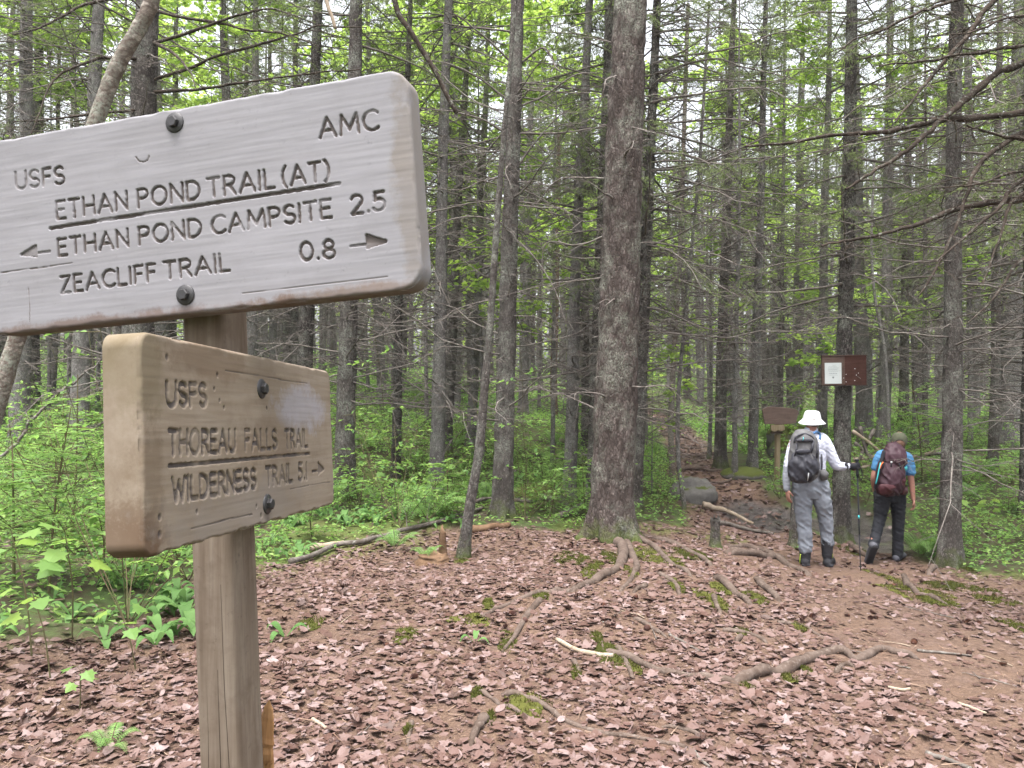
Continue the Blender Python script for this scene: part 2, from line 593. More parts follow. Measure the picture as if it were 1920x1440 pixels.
def ground_mat():
    k = NT('forest_floor')
    w = k.coord('Object')
    clear, mud, green = k.attr('clear'), k.attr('mud'), k.attr('green')
    n1 = k.noise(w, 3.0, 6, 0.7)
    n2 = k.noise(w, 34, 4, 0.75)
    duff = k.mix(k.ramp(n2, [(0.3, 0.0), (0.7, 1.0)]), (0.055, 0.030, 0.018), (0.125, 0.078, 0.052))
    cell = k.voro(w, 24, 'F1', 'Color')
    ed = k.voro(w, 24, 'DISTANCE_TO_EDGE')
    lf = k.ramp(cell, [(0.1, (0.060, 0.034, 0.026)), (0.45, (0.095, 0.058, 0.048)), (0.8, (0.130, 0.086, 0.077))])
    lf = k.mix(k.ramp(ed, [(0.0, 0.35), (0.12, 0.0)]), lf, (0.045, 0.024, 0.017))
    base = k.mix(k.ramp(n1, [(0.40, 0.55), (0.62, 1.0)]), lf, duff)
    base = k.mix(k.ramp(k.noise(w, 75, 4, 0.8), [(0.5, 0.0), (0.7, 0.55)]), base, (0.19, 0.135, 0.10))
    base = k.mix(k.ramp(k.noise(w, 11, 5, 0.75), [(0.52, 0.0), (0.7, 0.6)]), base, (0.055, 0.033, 0.023))
    soil = k.mix(n2, (0.03, 0.021, 0.013), (0.06, 0.045, 0.025))
    grn = k.mix(k.ramp(k.noise(w, 5, 4), [(0.42, 0.0), (0.6, 1.0)]), soil, (0.05, 0.08, 0.02))
    base = k.mix(clear, grn, base)
    base = k.mix(k.math('MULTIPLY', green, k.ramp(n2, [(0.35, 0.2), (0.6, 1.0)])), base, (0.075, 0.095, 0.018))
    base = k.mix(mud, base, k.mix(k.ramp(k.noise(w, 14, 5, 0.75), [(0.35, 0.0), (0.65, 1.0)]), (0.020, 0.017, 0.017), (0.095, 0.080, 0.075)))
    rough = k.math('SUBTRACT', 0.9, k.math('MULTIPLY', mud, 0.6))
    hgt = k.math('ADD', k.math('MULTIPLY', n2, 0.7), k.math('MULTIPLY', k.noise(w, 90, 4, 0.8), 0.5))
    return k.done(base, rough, k.bump(hgt, 0.8, 0.02), 0.3)


M['ground'] = ground_mat()


def wood_mat(name, c_dark, c_mid, c_light, axis=0, stains=(), groove=(0.098, 0.083, 0.078), pale=None, tint=1.0):
    k = NT(name)
    s1 = [46, 46, 46]
    s1[axis] = 3.0
    s2 = [210, 210, 210]
    s2[axis] = 9
    v1, v2, w = k.coord('Object', tuple(s1)), k.coord('Object', tuple(s2)), k.coord('Object')
    g1 = k.noise(v1, 1.0, 5, 0.6, 0.4)
    g2 = k.noise(v2, 1.0, 3, 0.6)
    col = k.ramp(g1, [(0.25, c_dark), (0.5, c_mid), (0.75, c_light)])
    col = k.mix(k.math('MULTIPLY', k.ramp(g2, [(0.3, 1.0), (0.55, 0.0)]), 0.45), col, c_dark)
    blot = k.noise(w, 7, 4, 0.65)
    col = k.mix(k.math('MULTIPLY', k.ramp(blot, [(0.45, 0.0), (0.7, 1.0)]), 0.45), col, c_light)
    col = k.mix(k.math('MULTIPLY', k.ramp(k.noise(w, 16, 4, 0.7), [(0.52, 0.0), (0.72, 1.0)]), 0.5), col, c_dark)
    col = k.mix(k.math('MULTIPLY', k.ramp(k.noise(w, 60, 5, 0.75), [(0.60, 0.0), (0.70, 1.0)]), 0.4), col, tuple(x * 0.55 for x in c_dark))
    for (cx, cy, cz, rx, ry, rz, colr, amt) in stains:
        d = k.n('ShaderNodeVectorMath', operation='SUBTRACT')
        k.l(w, d.inputs[0])
        d.inputs[1].default_value = (cx, cy, cz)
        q = k.n('ShaderNodeVectorMath', operation='DIVIDE')
        k.l(d.outputs[0], q.inputs[0])
        q.inputs[1].default_value = (rx, ry, rz)
        ln = k.n('ShaderNodeVectorMath', operation='LENGTH')
        k.l(q.outputs[0], ln.inputs[0])
        t = k.math('ADD', ln.outputs['Value'], k.math('MULTIPLY', k.math('SUBTRACT', k.noise(w, 18, 5, 0.75), 0.5), 2.2))
        col = k.mix(k.math('MULTIPLY', k.ramp(t, [(0.55, 1.0), (1.1, 0.0)]), amt), col, colr)
    gv = k.attr('groove')
    col = k.mix(k.math('MULTIPLY', k.ramp(k.noise(w, 4.5, 5, 0.7), [(0.44, 0.0), (0.62, 1.0)]), 0.35), col, tuple(0.5 * (a + b) for a, b in zip(c_dark, c_mid)))
    col = k.mix(gv, col, groove)
    hgt = k.math('ADD', g1, k.math('MULTIPLY', g2, 0.5))
    return k.done(col, 0.92, k.bump(hgt, 0.16, 0.0012), 0.1)


def plain(name, col, rough=0.7, spec=0.3, nscale=40, amt=0.25, bump=0.2, bdist=0.004, metal=0.0):
    k = NT(name)
    w = k.coord('Object')
    n = k.noise(w, nscale, 4, 0.65)
    c = k.mix(k.math('MULTIPLY', n, amt * 2), col, tuple(x * 0.45 for x in col))
    return k.done(c, rough, k.bump(n, bump, bdist), spec, metal=metal)


# ------------------------------------------------------------------ ground sheet, split into forest ground, foot path and mud
def axis_vals(lo, hi, fine_lo, fine_hi, step, grow=1.13):
    a = list(np.arange(fine_lo, fine_hi, step))
    s, x = step, a[-1]
    up = []
    while x < hi:
        s = min(s * grow, 9)
        x += s
        up.append(x)
    s, x = step, a[0]
    dn = []
    while x > lo:
        s = min(s * grow, 9)
        x -= s
        dn.append(x)
    return np.array(dn[::-1] + a + up)


gx = axis_vals(-150, 150, -5.5, 8.0, 0.075, 1.07)
gy = axis_vals(-40, 190, 2.3, 14.5, 0.075, 1.07)
GX, GY = np.meshgrid(gx, gy)
GZ = gh(GX, GY)
CL = clear_mask(GX, GY)
PD = path_dist(GX, GY)
MUD = mud_mask(GX, GY)
MOSSY = sstep(0.25, 0.6, fbm(GX * 0.9, GY * 0.9, 0, 55, 3)) * (PD > 0.1) * (GY > 6.2) * 0.8
GZ = GZ - MUD * (0.05 + 0.035 * fbm(GX * 5, GY * 5, 0, 66, 3))
nx, ny = len(gx), len(gy)
ii = (np.arange(ny - 1)[:, None] * nx + np.arange(nx - 1)[None]).ravel()
quads = np.stack([ii, ii + 1, ii + nx + 1, ii + nx], -1)
GV = np.stack([GX.ravel(), GY.ravel(), GZ.ravel()], -1)
fc_path = ((PD < 0.0) & CL).ravel()[ii]
fc_mud = (MUD > 0.5).ravel()[ii]
# smooth version of the clearing mask for the colour
CLs = CL.astype(float)
for _ in range(2):
    CLs = (CLs + np.roll(CLs, 1, 0) + np.roll(CLs, -1, 0) + np.roll(CLs, 1, 1) + np.roll(CLs, -1, 1)) / 5


def ground_piece(name, fm):
    q = quads[fm]
    u, inv = np.unique(q.ravel(), return_inverse=True)
    g = Geo().add(GV[u], inv.reshape(-1, 4))
    o = g.obj(name, M['ground'], None, True, {'clear': CLs.ravel()[u], 'mud': MUD.ravel()[u], 'green': MOSSY.ravel()[u]})
    tag(o, kind='structure')
    return o


ground = ground_piece('ground', ~fc_path & ~fc_mud)
path = ground_piece('path', fc_path & ~fc_mud)
mud = ground_piece('mud', fc_mud)

# ------------------------------------------------------------------ routed lettering: stroke letters cut into the boards
def _arc(cx, cy, rx, ry, a0, a1, n=10):
    a = np.radians(np.linspace(a0, a1, n))
    return [(cx + rx * math.cos(t), cy + ry * math.sin(t)) for t in a]


GL = {
    'A': (0.80, [[(0, 0), (.40, 1), (.80, 0)], [(.15, .34), (.65, .34)]]),
    'M': (0.92, [[(0, 0), (.08, 1), (.46, .22), (.84, 1), (.92, 0)]]),
    'C': (0.70, [_arc(.44, .5, .44, .5, 48, 312, 16)]),
    'U': (0.66, [[(0, 1), (0, .32)] + _arc(.33, .32, .33, .32, 180, 360, 10) + [(.66, 1)]]),
    'S': (0.56, [_arc(.28, .74, .27, .26, 35, 270, 12) + _arc(.28, .25, .28, .25, 88, -145, 12)]),
    'F': (0.50, [[(.50, 1), (0, 1), (0, 0)], [(0, .54), (.42, .54)]]),
    'E': (0.52, [[(.52, 1), (0, 1), (0, 0), (.52, 0)], [(0, .53), (.44, .53)]]),
    'T': (0.62, [[(0, 1), (.62, 1)], [(.31, 1), (.31, 0)]]),
    'H': (0.64, [[(0, 0), (0, 1)], [(.64, 0), (.64, 1)], [(0, .52), (.64, .52)]]),
    'N': (0.66, [[(0, 0), (0, 1), (.66, 0), (.66, 1)]]),
    'P': (0.56, [[(0, 0), (0, 1), (.28, 1)] + _arc(.28, .74, .28, .26, 90, -90, 10) + [(0, .48)]]),
    'O': (0.82, [_arc(.41, .5, .41, .5, 90, 450, 22)]),
    'D': (0.68, [[(0, 0), (0, 1), (.22, 1)] + _arc(.22, .5, .46, .5, 90, -90, 12) + [(0, 0)]]),
    'R': (0.58, [[(0, 0), (0, 1), (.26, 1)] + _arc(.26, .75, .29, .25, 90, -90, 10) + [(0, .5)], [(.28, .5), (.58, 0)]]),
    'I': (0.02, [[(0, 0), (0, 1)]]),
    'L': (0.48, [[(0, 1), (0, 0), (.48, 0)]]),
    'Z': (0.58, [[(0, 1), (.58, 1), (0, 0), (.58, 0)]]),
    'W': (0.98, [[(0, 1), (.24, 0), (.49, .85), (.74, 0), (.98, 1)]]),
    '(': (0.22, [_arc(.55, .48, .55, .72, 128, 232, 9)]),
    ')': (0.22, [_arc(-.33, .48, .55, .72, 52, -52, 9)]),
    '2': (0.54, [_arc(.26, .72, .26, .28, 160, -30, 11) + [(0, 0), (.54, 0)]]),
    '5': (0.52, [[(.48, 1), (.07, 1), (.04, .56)] + _arc(.22, .32, .30, .32, 110, -145, 12)]),
    '0': (0.60, [_arc(.30, .5, .30, .5, 90, 450, 18)]),
    '8': (0.54, [_arc(.27, .75, .22, .25, 90, 450, 14), _arc(.27, .25, .27, .25, 90, 450, 14)]),
    '1': (0.02, [[(0, 0), (0, 1)]]),
    '.': (0.02, [[(0, .02), (0, .03)]]),
}


def line_strokes(text, u0, v0, u1, v1, cap, gap=0.26, space=0.42):
    """Segments of a text line from baseline start (u0,v0) to end (u1,v1)."""
    w, xs = 0.0, []
    for i, ch in enumerate(text):
        if ch == ' ':
            w += space
            continue
        xs.append((w, ch))
        w += GL[ch][0] + gap
    w -= gap
    sx = (u1 - u0) / w
    seg = []
    for x, ch in xs:
        for pl in GL[ch][1]:
            for (a, b), (c, d) in zip(pl[:-1], pl[1:]):
                U0, U1 = u0 + (x + a) * sx, u0 + (x + c) * sx
                t0, t1 = (U0 - u0) / (u1 - u0), (U1 - u0) / (u1 - u0)
                seg.append((U0, v0 + (v1 - v0) * t0 + b * cap, U1, v0 + (v1 - v0) * t1 + d * cap))
    return seg


def engraved_board(name, parent, mat, W, H, T, corner, edge, lines, Mx, step=0.00115, pits=(), wear=None, rag=0.0):
    """A board whose front (local -y) carries routed lines. lines: (child name, segments, stroke width, depth). Local origin top-left corner."""
    nu, nv = int(W / step), int(H / step)
    s = np.linspace(0, 1, nu + 1)
    v = np.linspace(0, H, nv + 1)
    dv = np.minimum(v, H - v)
    ins = np.where(dv < corner, corner - np.sqrt(np.maximum(corner ** 2 - (corner - dv) ** 2, 0)), 0)
    U = ins[:, None] + s[None] * (W - 2 * ins)[:, None]
    V = np.repeat(-v[:, None], nu + 1, 1)
    # distance to the outline for the eased edge
    px = np.maximum(np.abs(U - W / 2) - (W / 2 - corner), 0)
    py = np.maximum(np.abs(V + H / 2) - (H / 2 - corner), 0)
    dist = np.where((px > 0) & (py > 0), corner - np.hypot(px, py), np.minimum(np.minimum(U, W - U), np.minimum(-V, H + V)))
    dist = np.maximum(dist, 0)
    dist = np.where(dist > 0.0004, np.maximum(dist + 0.0016 * fbm(U * 38, V * 38, 0, 5, 3) * (dist < 0.02), 0.0), dist)
    Y = np.where(dist < edge, edge - np.sqrt(np.maximum(edge ** 2 - (edge - dist) ** 2, 0)), 0.0)
    Y = Y + 0.00014 * fbm(U * 10, V * 190, 0, 11, 2) + 0.0004 * fbm(U * 9, V * 22, 0, 15, 2)
    if rag:
        low = sstep(0.012, 0.0, H + V)
        V = V + low * rag * (0.5 + 0.5 * fbm(U * 60, 0 * U, 0, 8, 3))
    groove = np.zeros(U.shape)
    owner = np.full(U.shape, -1)
    for li, (nm, segs, sw, dep) in enumerate(lines):
        D = np.full(U.shape, 1.0)
        for (a, b, c, d) in segs:
            m = sw * 2.5
            i0, i1 = np.searchsorted(v, -max(b, d) - m), np.searchsorted(v, -min(b, d) + m)
            j0, j1 = max(int((min(a, c) - m) / W * nu), 0), min(int((max(a, c) + m) / W * nu) + 2, nu + 1)
            if i1 <= i0 or j1 <= j0:
                continue
            x, y = U[i0:i1, j0:j1] - a, V[i0:i1, j0:j1] - b
            ex, ey = c - a, d - b
            t = np.clip((x * ex + y * ey) / (ex * ex + ey * ey + 1e-12), 0, 1)
            D[i0:i1, j0:j1] = np.minimum(D[i0:i1, j0:j1], np.hypot(x - t * ex, y - t * ey))
        jit = 0.12 * sw * vn3(U * 220, V * 220, 0, li)
        c = 1 - sstep(sw * 0.36, sw * 0.60, D + jit)
        worn = np.ones_like(c)
        if wear is not None:
            worn = wear(U, V)
        Y = Y + dep * c * worn
        groove = np.maximum(groove, sstep(0.25, 0.9, c) * worn)
        owner[(c > 0.55)] = li
    for (a, b, r) in pits:
        dd = np.hypot(U - a, (V - b) * 0.8)
        c = 1 - sstep(r * 0.4, r, dd)
        Y = Y + 0.003 * c
        groove = np.maximum(groove, c * 0.9)
    P = np.stack([U, Y, V], -1).reshape(-1, 3)
    n = nu + 1
    ii = (np.arange(nv)[:, None] * n + np.arange(nu)[None]).ravel()
    q = np.stack([ii, ii + n, ii + n + 1, ii + 1], -1)
    own = owner.ravel()[q]
    fo = np.where((own == own[:, :1]).all(1), own[:, 0], -1)
    gr = groove.ravel()
    # rim and back
    loop = np.concatenate([np.arange(n), np.arange(1, nv + 1) * n + nu, nv * n + np.arange(nu - 1, -1, -1), np.arange(nv - 1, 0, -1) * n])
    rim = P[loop].copy()
    r1 = rim.copy()
    r1[:, 1] = T
    mats = [(-1, name)] + [(i, l[0]) for i, l in enumerate(lines)]
    root = None
    for li, nm in mats:
        qq = q[fo == li]
        if not len(qq):
            continue
        g = Geo()
        att = []
        u_, inv = np.unique(qq.ravel(), return_inverse=True)
        g.add(P[u_], inv.reshape(-1, 4))
        att.append(gr[u_])
        if li == -1:
            k = len(loop)
            j = np.arange(k)
            g.add(np.vstack([rim, r1]), [np.stack([j, (j + 1) % k, (j + 1) % k + k, j + k], -1)])
            g.add(r1, [np.arange(k)[::-1][None]])
            att.append(np.zeros(3 * k))
        o = g.obj(nm, mat, parent if root is None else root, True, {'groove': np.concatenate(att)})
        if root is None:
            root = o
            o.matrix_local = Mx
    return root


def rotm(a, b, c):
    Rz = np.array([[math.cos(a), -math.sin(a), 0], [math.sin(a), math.cos(a), 0], [0, 0, 1]])
    Rx = np.array([[1, 0, 0], [0, math.cos(b), -math.sin(b)], [0, math.sin(b), math.cos(b)]])
    Ry = np.array([[math.cos(c), 0, math.sin(c)], [0, 1, 0], [-math.sin(c), 0, math.cos(c)]])
    return Rz @ Rx @ Ry


def mat4(R, t):
    m = Matrix.Identity(4)
    for i in range(3):
        for j in range(3):
            m[i][j] = R[i, j]
        m[i][3] = t[i]
    return m


M['post'] = wood_mat('weathered_post', (0.075, 0.053, 0.039), (0.145, 0.112, 0.087), (0.20, 0.165, 0.135), 2, [(0.035, -0.05, 0.97, 0.022, 0.2, 0.12, (0.045, 0.024, 0.014), 0.85), (0.0, 0.0, 0.55, 0.12, 0.2, 0.22, (0.10, 0.085, 0.072), 0.6)])
M['board_grey'] = wood_mat('weathered_board_grey', (0.165, 0.158, 0.166), (0.190, 0.184, 0.196), (0.208, 0.202, 0.217), 0,
                           [(0.64, 0.0, -0.30, 0.20, 0.1, 0.018, (0.13, 0.09, 0.068), 0.7), (0.715, 0.0, -0.15, 0.03, 0.1, 0.2, (0.135, 0.112, 0.09), 0.6),
                            (0.2, 0.0, -0.305, 0.5, 0.1, 0.02, (0.105, 0.068, 0.052), 0.7)])
M['board_tan'] = wood_mat('weathered_board_tan', (0.135, 0.103, 0.074), (0.190, 0.154, 0.120), (0.225, 0.190, 0.155), 0,
                          [(0.475, 0.0, -0.075, 0.13, 0.1, 0.045, (0.245, 0.235, 0.258), 0.75), (0.0, 0.02, -0.245, 0.06, 0.1, 0.06, (0.075, 0.042, 0.024), 0.85),
                           (0.01, 0.02, -0.04, 0.05, 0.1, 0.07, (0.105, 0.085, 0.048), 0.55), (0.02, 0.02, -0.16, 0.03, 0.05, 0.08, (0.10, 0.07, 0.045), 0.5), (0.16, 0.0, -0.02, 0.14, 0.1, 0.03, (0.115, 0.08, 0.055), 0.6), (0.33, 0.0, -0.13, 0.12, 0.1, 0.05, (0.12, 0.086, 0.06), 0.5), (0.321, 0.0, -0.236, 0.012, 0.1, 0.022, (0.035, 0.024, 0.018), 0.9), (0.25, 0.0, -0.22, 0.25, 0.1, 0.05, (0.17, 0.146, 0.128), 0.7)])
M['bolt'] = plain('bolt_steel', (0.06, 0.058, 0.06), 0.5, 0.5, 120, 0.3, 0.3, 0.001, 0.7)

POST_TOP = np.array([-0.473, 1.226, CAMZ + 0.415])
POST_BOT = np.array([-0.389, 1.218, -0.12])
YAW1 = math.radians(-13.2255)
R1 = rotm(YAW1, math.radians(-0.2), math.radians(-4.4224))
R2 = rotm(1.4656218, -0.056, 0.05674)
sign = empty('trail_signpost', (float(POST_BOT[0]), float(POST_BOT[1]), 0.0), 'weathered wooden signpost in the foreground with two routed trail boards', 'signpost')
base = np.array(sign.location)


def post_geo(p0, p1, w, yaw, seed, rag_top=0.0, nz=150, side=12):
    """Square timber with eased corners, drying checks and a slightly uneven face."""
    t = np.linspace(0, 1, nz)
    per = 4 * side
    a = np.linspace(0, 1, side, endpoint=False) * 2 - 1
    sq = np.concatenate([np.stack([a, -np.ones(side)], -1), np.stack([np.ones(side), a], -1), np.stack([-a, np.ones(side)], -1), np.stack([-np.ones(side), -a], -1)])
    l = np.abs(sq).max(1) / (np.abs(sq) ** 9).sum(1) ** (1 / 9)
    sq = sq * l[:, None] * w / 2
    c, s = math.cos(yaw), math.sin(yaw)
    V = np.zeros((nz, per, 3))
    ax = nrm(p1 - p0)
    k = np.arange(per)
    for i, tt in enumerate(t):
        z = tt * np.linalg.norm(p1 - p0)
        f = 1 + 0.012 * vn3(k * 0.33, z * 1.3, 0, seed) + 0.006 * vn3(k * 1.9, z * 4, 0, seed + 1)
        d = np.stack([c * sq[:, 0] - s * sq[:, 1], s * sq[:, 0] + c * sq[:, 1], np.zeros(per)], -1) * f[:, None]
        V[i] = p0 + ax * z + d
    V[-1, :, 2] += rag_top * vn3(k * 0.8, 3.3, 0, seed + 5)
    i = np.arange(nz - 1)[:, None] * per
    j = np.arange(per)[None]
    q = np.stack([i + j, i + (j + 1) % per, i + per + (j + 1) % per, i + per + j], -1).reshape(-1, 4)
    g = Geo()
    g.add(V, [q, ((nz - 1) * per + np.arange(per))[None]])
    # two long drying cracks on the camera side and the right side
    return g, V


pg, PV = post_geo(POST_BOT - base, POST_TOP - base, 0.071, YAW1, 5, 0.012)
post = pg.obj('post', M['post'], sign, True)
M['crack'] = plain('crack_dark', (0.035, 0.025, 0.02), 0.95, 0.1)
cg = Geo()
for (kk, z0, z1, wd) in ((7, 0.05, 1.30, 0.0016), (9, 0.3, 1.42, 0.0012), (3, 0.9, 1.4, 0.0010), (16, 0.2, 1.2, 0.0014), (5, 0.0, 0.75, 0.0009)):
    i0, i1 = int(z0 / 2.13 * 150), int(z1 / 2.13 * 150)
    line = PV[i0:i1:3, kk] + 0
    line[:, 0] += 0.0035 * fbm(np.arange(len(line)) * 0.13, kk, 0, 3, 3)
    rr = 0.75 * wd * np.sin(np.linspace(0.05, PI - 0.05, len(line))) * (0.55 + 0.6 * np.abs(vn3(np.arange(len(line)) * 0.45, kk, 0, 7)))
    cg.tubes(line, np.maximum(rr, 0.0002), 5)
cracks = cg.obj('drying_crack', M['crack'], post)

TR1 = np.array([-0.14161989, 1.06250861, CAMZ + 0.4277352])
W1 = 0.72
O1 = TR1 - R1[:, 0] * W1


def T1(text, u0, v0, u1, v1, cap):
    return line_strokes(text, W1 + u0, v0, W1 + u1, v1, cap)


def poly(pts, off=0.0):
    return [(a + off, b, c + off, d) for (a, b), (c, d) in zip(pts[:-1], pts[1:])]


def arrow(x0, x1, y, hh, off):
    """One-line routed arrow with a filled head."""
    s = 1 if x1 > x0 else -1
    xb = x1 - s * 0.028
    segs = [(x0, y - 0.001, xb, y - 0.001)]
    for t in np.linspace(0, 0.97, 18):
        segs.append((xb + t * (x1 - xb), y + hh * (1 - t), xb + t * (x1 - xb), y - hh * 0.5 * (1 - t)))
    return [(a + off, b, c + off, d) for a, b, c, d in segs]


SW = 0.0042
def words(*ws):
    return [('carved_lettering', w, SW, 0.0036) for w in ws]


lines1 = [
    ('carved_lettering', T1('USFS', -0.6425, -0.0803, -0.5556, -0.0829, 0.0258), SW, 0.0036),
    ('carved_lettering', T1('AMC', -0.1338, -0.0765, -0.0480, -0.0775, 0.0262), SW, 0.0036),
    *words(T1('ETHAN', -0.5719, -0.1353, -0.4489, -0.1356, 0.0262), T1('POND', -0.4300, -0.1356, -0.3279, -0.1358, 0.0262), T1('TRAIL', -0.3134, -0.1358, -0.2090, -0.136, 0.0262), T1('(AT)', -0.1953, -0.136, -0.1246, -0.136, 0.0262)),
    ('carved_line', poly([(-0.5854, -0.1474), (-0.110, -0.1438)], W1), 0.0050, 0.0042),
    *words(T1('ETHAN', -0.5738, -0.1909, -0.4510, -0.1902, 0.0248), T1('POND', -0.4319, -0.1901, -0.3292, -0.1896, 0.0248), T1('CAMPSITE', -0.3110, -0.1895, -0.1255, -0.1884, 0.0248)),
    ('carved_lettering', T1('2.5', -0.0944, -0.1886, -0.0456, -0.1884, 0.0252), SW, 0.0036),
    ('carved_arrow', arrow(-0.5889, -0.6414, -0.1811, 0.0105, W1), 0.0040, 0.0036),
    *words(T1('ZEACLIFF', -0.5725, -0.2476, -0.4090, -0.2458, 0.0246), T1('TRAIL', -0.3939, -0.2456, -0.2875, -0.2446, 0.0246)),
    ('carved_lettering', T1('0.8', -0.1755, -0.2433, -0.1247, -0.2446, 0.0248), SW, 0.0036),
    ('carved_arrow', arrow(-0.0992, -0.0475, -0.2310, 0.0112, W1), 0.0040, 0.0036),
    ('hairline_check', poly([(-0.70, -0.2050), (-0.66, -0.2046), (-0.60, -0.2049), (-0.55, -0.2044)], W1), 0.0013, 0.0010),
    ('hairline_check', poly([(-0.27, -0.2795), (-0.16, -0.2790), (-0.05, -0.2796)], W1), 0.0013, 0.0010),
    ('hairline_check', poly([(-0.632, -0.232), (-0.6315, -0.262), (-0.633, -0.285)], W1), 0.0012, 0.0009),
    ('scratch', poly([(-0.4283, -0.0617), (-0.424, -0.068), (-0.416, -0.0705), (-0.409, -0.0685), (-0.4063, -0.063)], W1), 0.0020, 0.0012),
]
b1 = engraved_board('sign_board', sign, M['board_grey'], W1, 0.30, 0.040, 0.030, 0.0050, lines1, mat4(R1, O1 - base), 0.00115, (), lambda U, V: np.clip(1 - 0.55 * sstep(0.15, 0.7, vn3(U * 26, V * 60, 0, 92)), 0.4, 1))
tag(b1, 'upper pale grey trail board')
TL2 = np.array([-0.40950882, 0.86662908, CAMZ + 0.05924396])
W2 = 0.6214
SW2 = 0.0062


def worn2(U, V):
    strip = np.exp(-((U - 0.122) / 0.010) ** 2) * 0.55
    blot = sstep(0.25, 0.7, vn3(U * 34, V * 34, 0, 91)) * 0.45
    return np.clip(1 - strip - blot, 0.25, 1)


lines2 = [
    ('carved_lettering', line_strokes('USFS', 0.0535, -0.0816, 0.1460, -0.0789, 0.0270), SW2, 0.0040),
    *[('carved_lettering', w_, SW2, 0.0042) for w_ in (line_strokes('THOREAU', 0.0560, -0.1390, 0.2240, -0.1388, 0.0282), line_strokes('FALLS', 0.2550, -0.1388, 0.3655, -0.1387, 0.0282), line_strokes('TRAIL', 0.3980, -0.1387, 0.4945, -0.1387, 0.0282))],
    ('carved_line', poly([(0.0545, -0.1516), (0.5027, -0.1508)]), 0.0050, 0.0042),
    *[('carved_lettering', w_, SW2, 0.0042) for w_ in (line_strokes('WILDERNESS', 0.0610, -0.1935, 0.2855, -0.1934, 0.0268), line_strokes('TRAIL', 0.3210, -0.1934, 0.4220, -0.1933, 0.0268), line_strokes('5.1', 0.4505, -0.1933, 0.4865, -0.1933, 0.0268))],
    ('carved_arrow', arrow(0.5123, 0.5716, -0.1812, 0.0135, 0.0), 0.0040, 0.0040),
    ('hairline_check', poly([(0.20, -0.030), (0.30, -0.0295), (0.42, -0.031), (0.50, -0.030)]), 0.0014, 0.0011),
    ('hairline_check', poly([(0.10, -0.2295), (0.20, -0.2285), (0.27, -0.2300)]), 0.0014, 0.0011),
    ('hairline_check', poly([(0.41, -0.205), (0.50, -0.2045), (0.60, -0.206)]), 0.0013, 0.0010),
]
pits2 = [(0.0326, -0.2079, 0.004), (0.0319, -0.2269, 0.0045), (0.1773, -0.0374, 0.0032), (0.1813, -0.0711, 0.0028), (0.1928, -0.0799, 0.0028),
         (0.1675, -0.0562, 0.0028), (0.33, -0.077, 0.003), (0.055, -0.025, 0.004), (0.115, -0.21, 0.003), (0.30, -0.235, 0.004), (0.285, -0.22, 0.003)]
b2 = engraved_board('sign_board', sign, M['board_tan'], W2, 0.25, 0.044, 0.018, 0.0050, lines2, mat4(R2, TL2 - base), 0.00115, pits2, worn2, 0.004)
tag(b2, 'lower tan trail board edge on to the path')


def hexbolt(parent, u, v, r=0.0085):
    g = Geo()
    a = np.arange(24) * 2 * PI / 24

    def ring(rad, y, n=24, ph=0.0):
        t = np.arange(n) * 2 * PI / n + ph
        return np.stack([np.cos(t) * rad, np.full(n, y), np.sin(t) * rad], -1)
    k = np.arange(24)
    prof = [(r * 1.75, 0.003), (r * 1.75, -0.0012), (r * 1.62, -0.0022), (r * 0.6, -0.0030)]
    V = np.vstack([ring(p, y) for p, y in prof])
    q = np.concatenate([np.stack([i * 24 + k, (i + 1) * 24 + k, (i + 1) * 24 + (k + 1) % 24, i * 24 + (k + 1) % 24], -1) for i in range(3)])
    g.add(V, q)
    w = g.obj('washer', M['bolt'], parent)
    w.location = (u, 0, v)
    h = Geo()
    k = np.arange(6)
    ph = u * 9
    prof = [(r, -0.001), (r, -0.0075), (r * 0.86, -0.0092)]
    V = np.vstack([ring(p, y, 6, ph) for p, y in prof])
    q = np.concatenate([np.stack([i * 6 + k, (i + 1) * 6 + k, (i + 1) * 6 + (k + 1) % 6, i * 6 + (k + 1) % 6], -1) for i in range(2)])
    h.add(V, [q, (12 + k[::-1])[None]])
    b = h.obj('bolt_head', M['bolt'], parent, False)
    b.location = (u, 0, v)


for (u, v) in ((-0.3597, -0.0208), (-0.3608, -0.272)):
    hexbolt(b1, W1 + u, v)
for (u, v) in ((0.3127, -0.0488), (0.3213, -0.2201)):
    hexbolt(b2, u, v)

# fresh splinter of split wood standing by the foot of the post
spl = Geo()
P = np.array([PX(494, 1500, 1.30), PX(495, 1430, 1.29), PX(498, 1385, 1.285), PX(502, 1345, 1.28), PX(505, 1312, 1.275)])
P = np.vstack([[P[0][0] - 0.004, P[0][1], 0.0], P])
Pn = spline(P, 22)
rr = np.interp(np.linspace(0, 1, 22), [0, 0.78, 0.9, 1.0], [0.016, 0.0125, 0.008, 0.0008])
rr = rr * (1 + 0.18 * vn3(np.arange(22) * 0.7, 0, 0, 2))
rr = rr * (1 + 0.30 * vn3(np.arange(22) * 1.1, 3, 0, 12))
spl.tubes(Pn, rr, 7, 0.0, True, (0.32, (0.3, 1, 0)))
spl.tubes(Pn[:17] + np.array([0.011, -0.004, 0.0]), rr[:17] * np.linspace(0.7, 0.15, 17), 6, 0.0, True, (0.5, (0.3, 1, 0)))
M['fresh_wood'] = wood_mat('fresh_split_wood', (0.19, 0.085, 0.035), (0.34, 0.19, 0.09), (0.40, 0.26, 0.14), 2)
tag(spl.obj('wood_splinter', M['fresh_wood'], None, False), 'fresh orange splinter of split wood standing by the foot of the signpost', 'wood')

# ------------------------------------------------------------------ leaves, twigs, trunks
def fan_shape(pts):
    return np.array(pts, float)


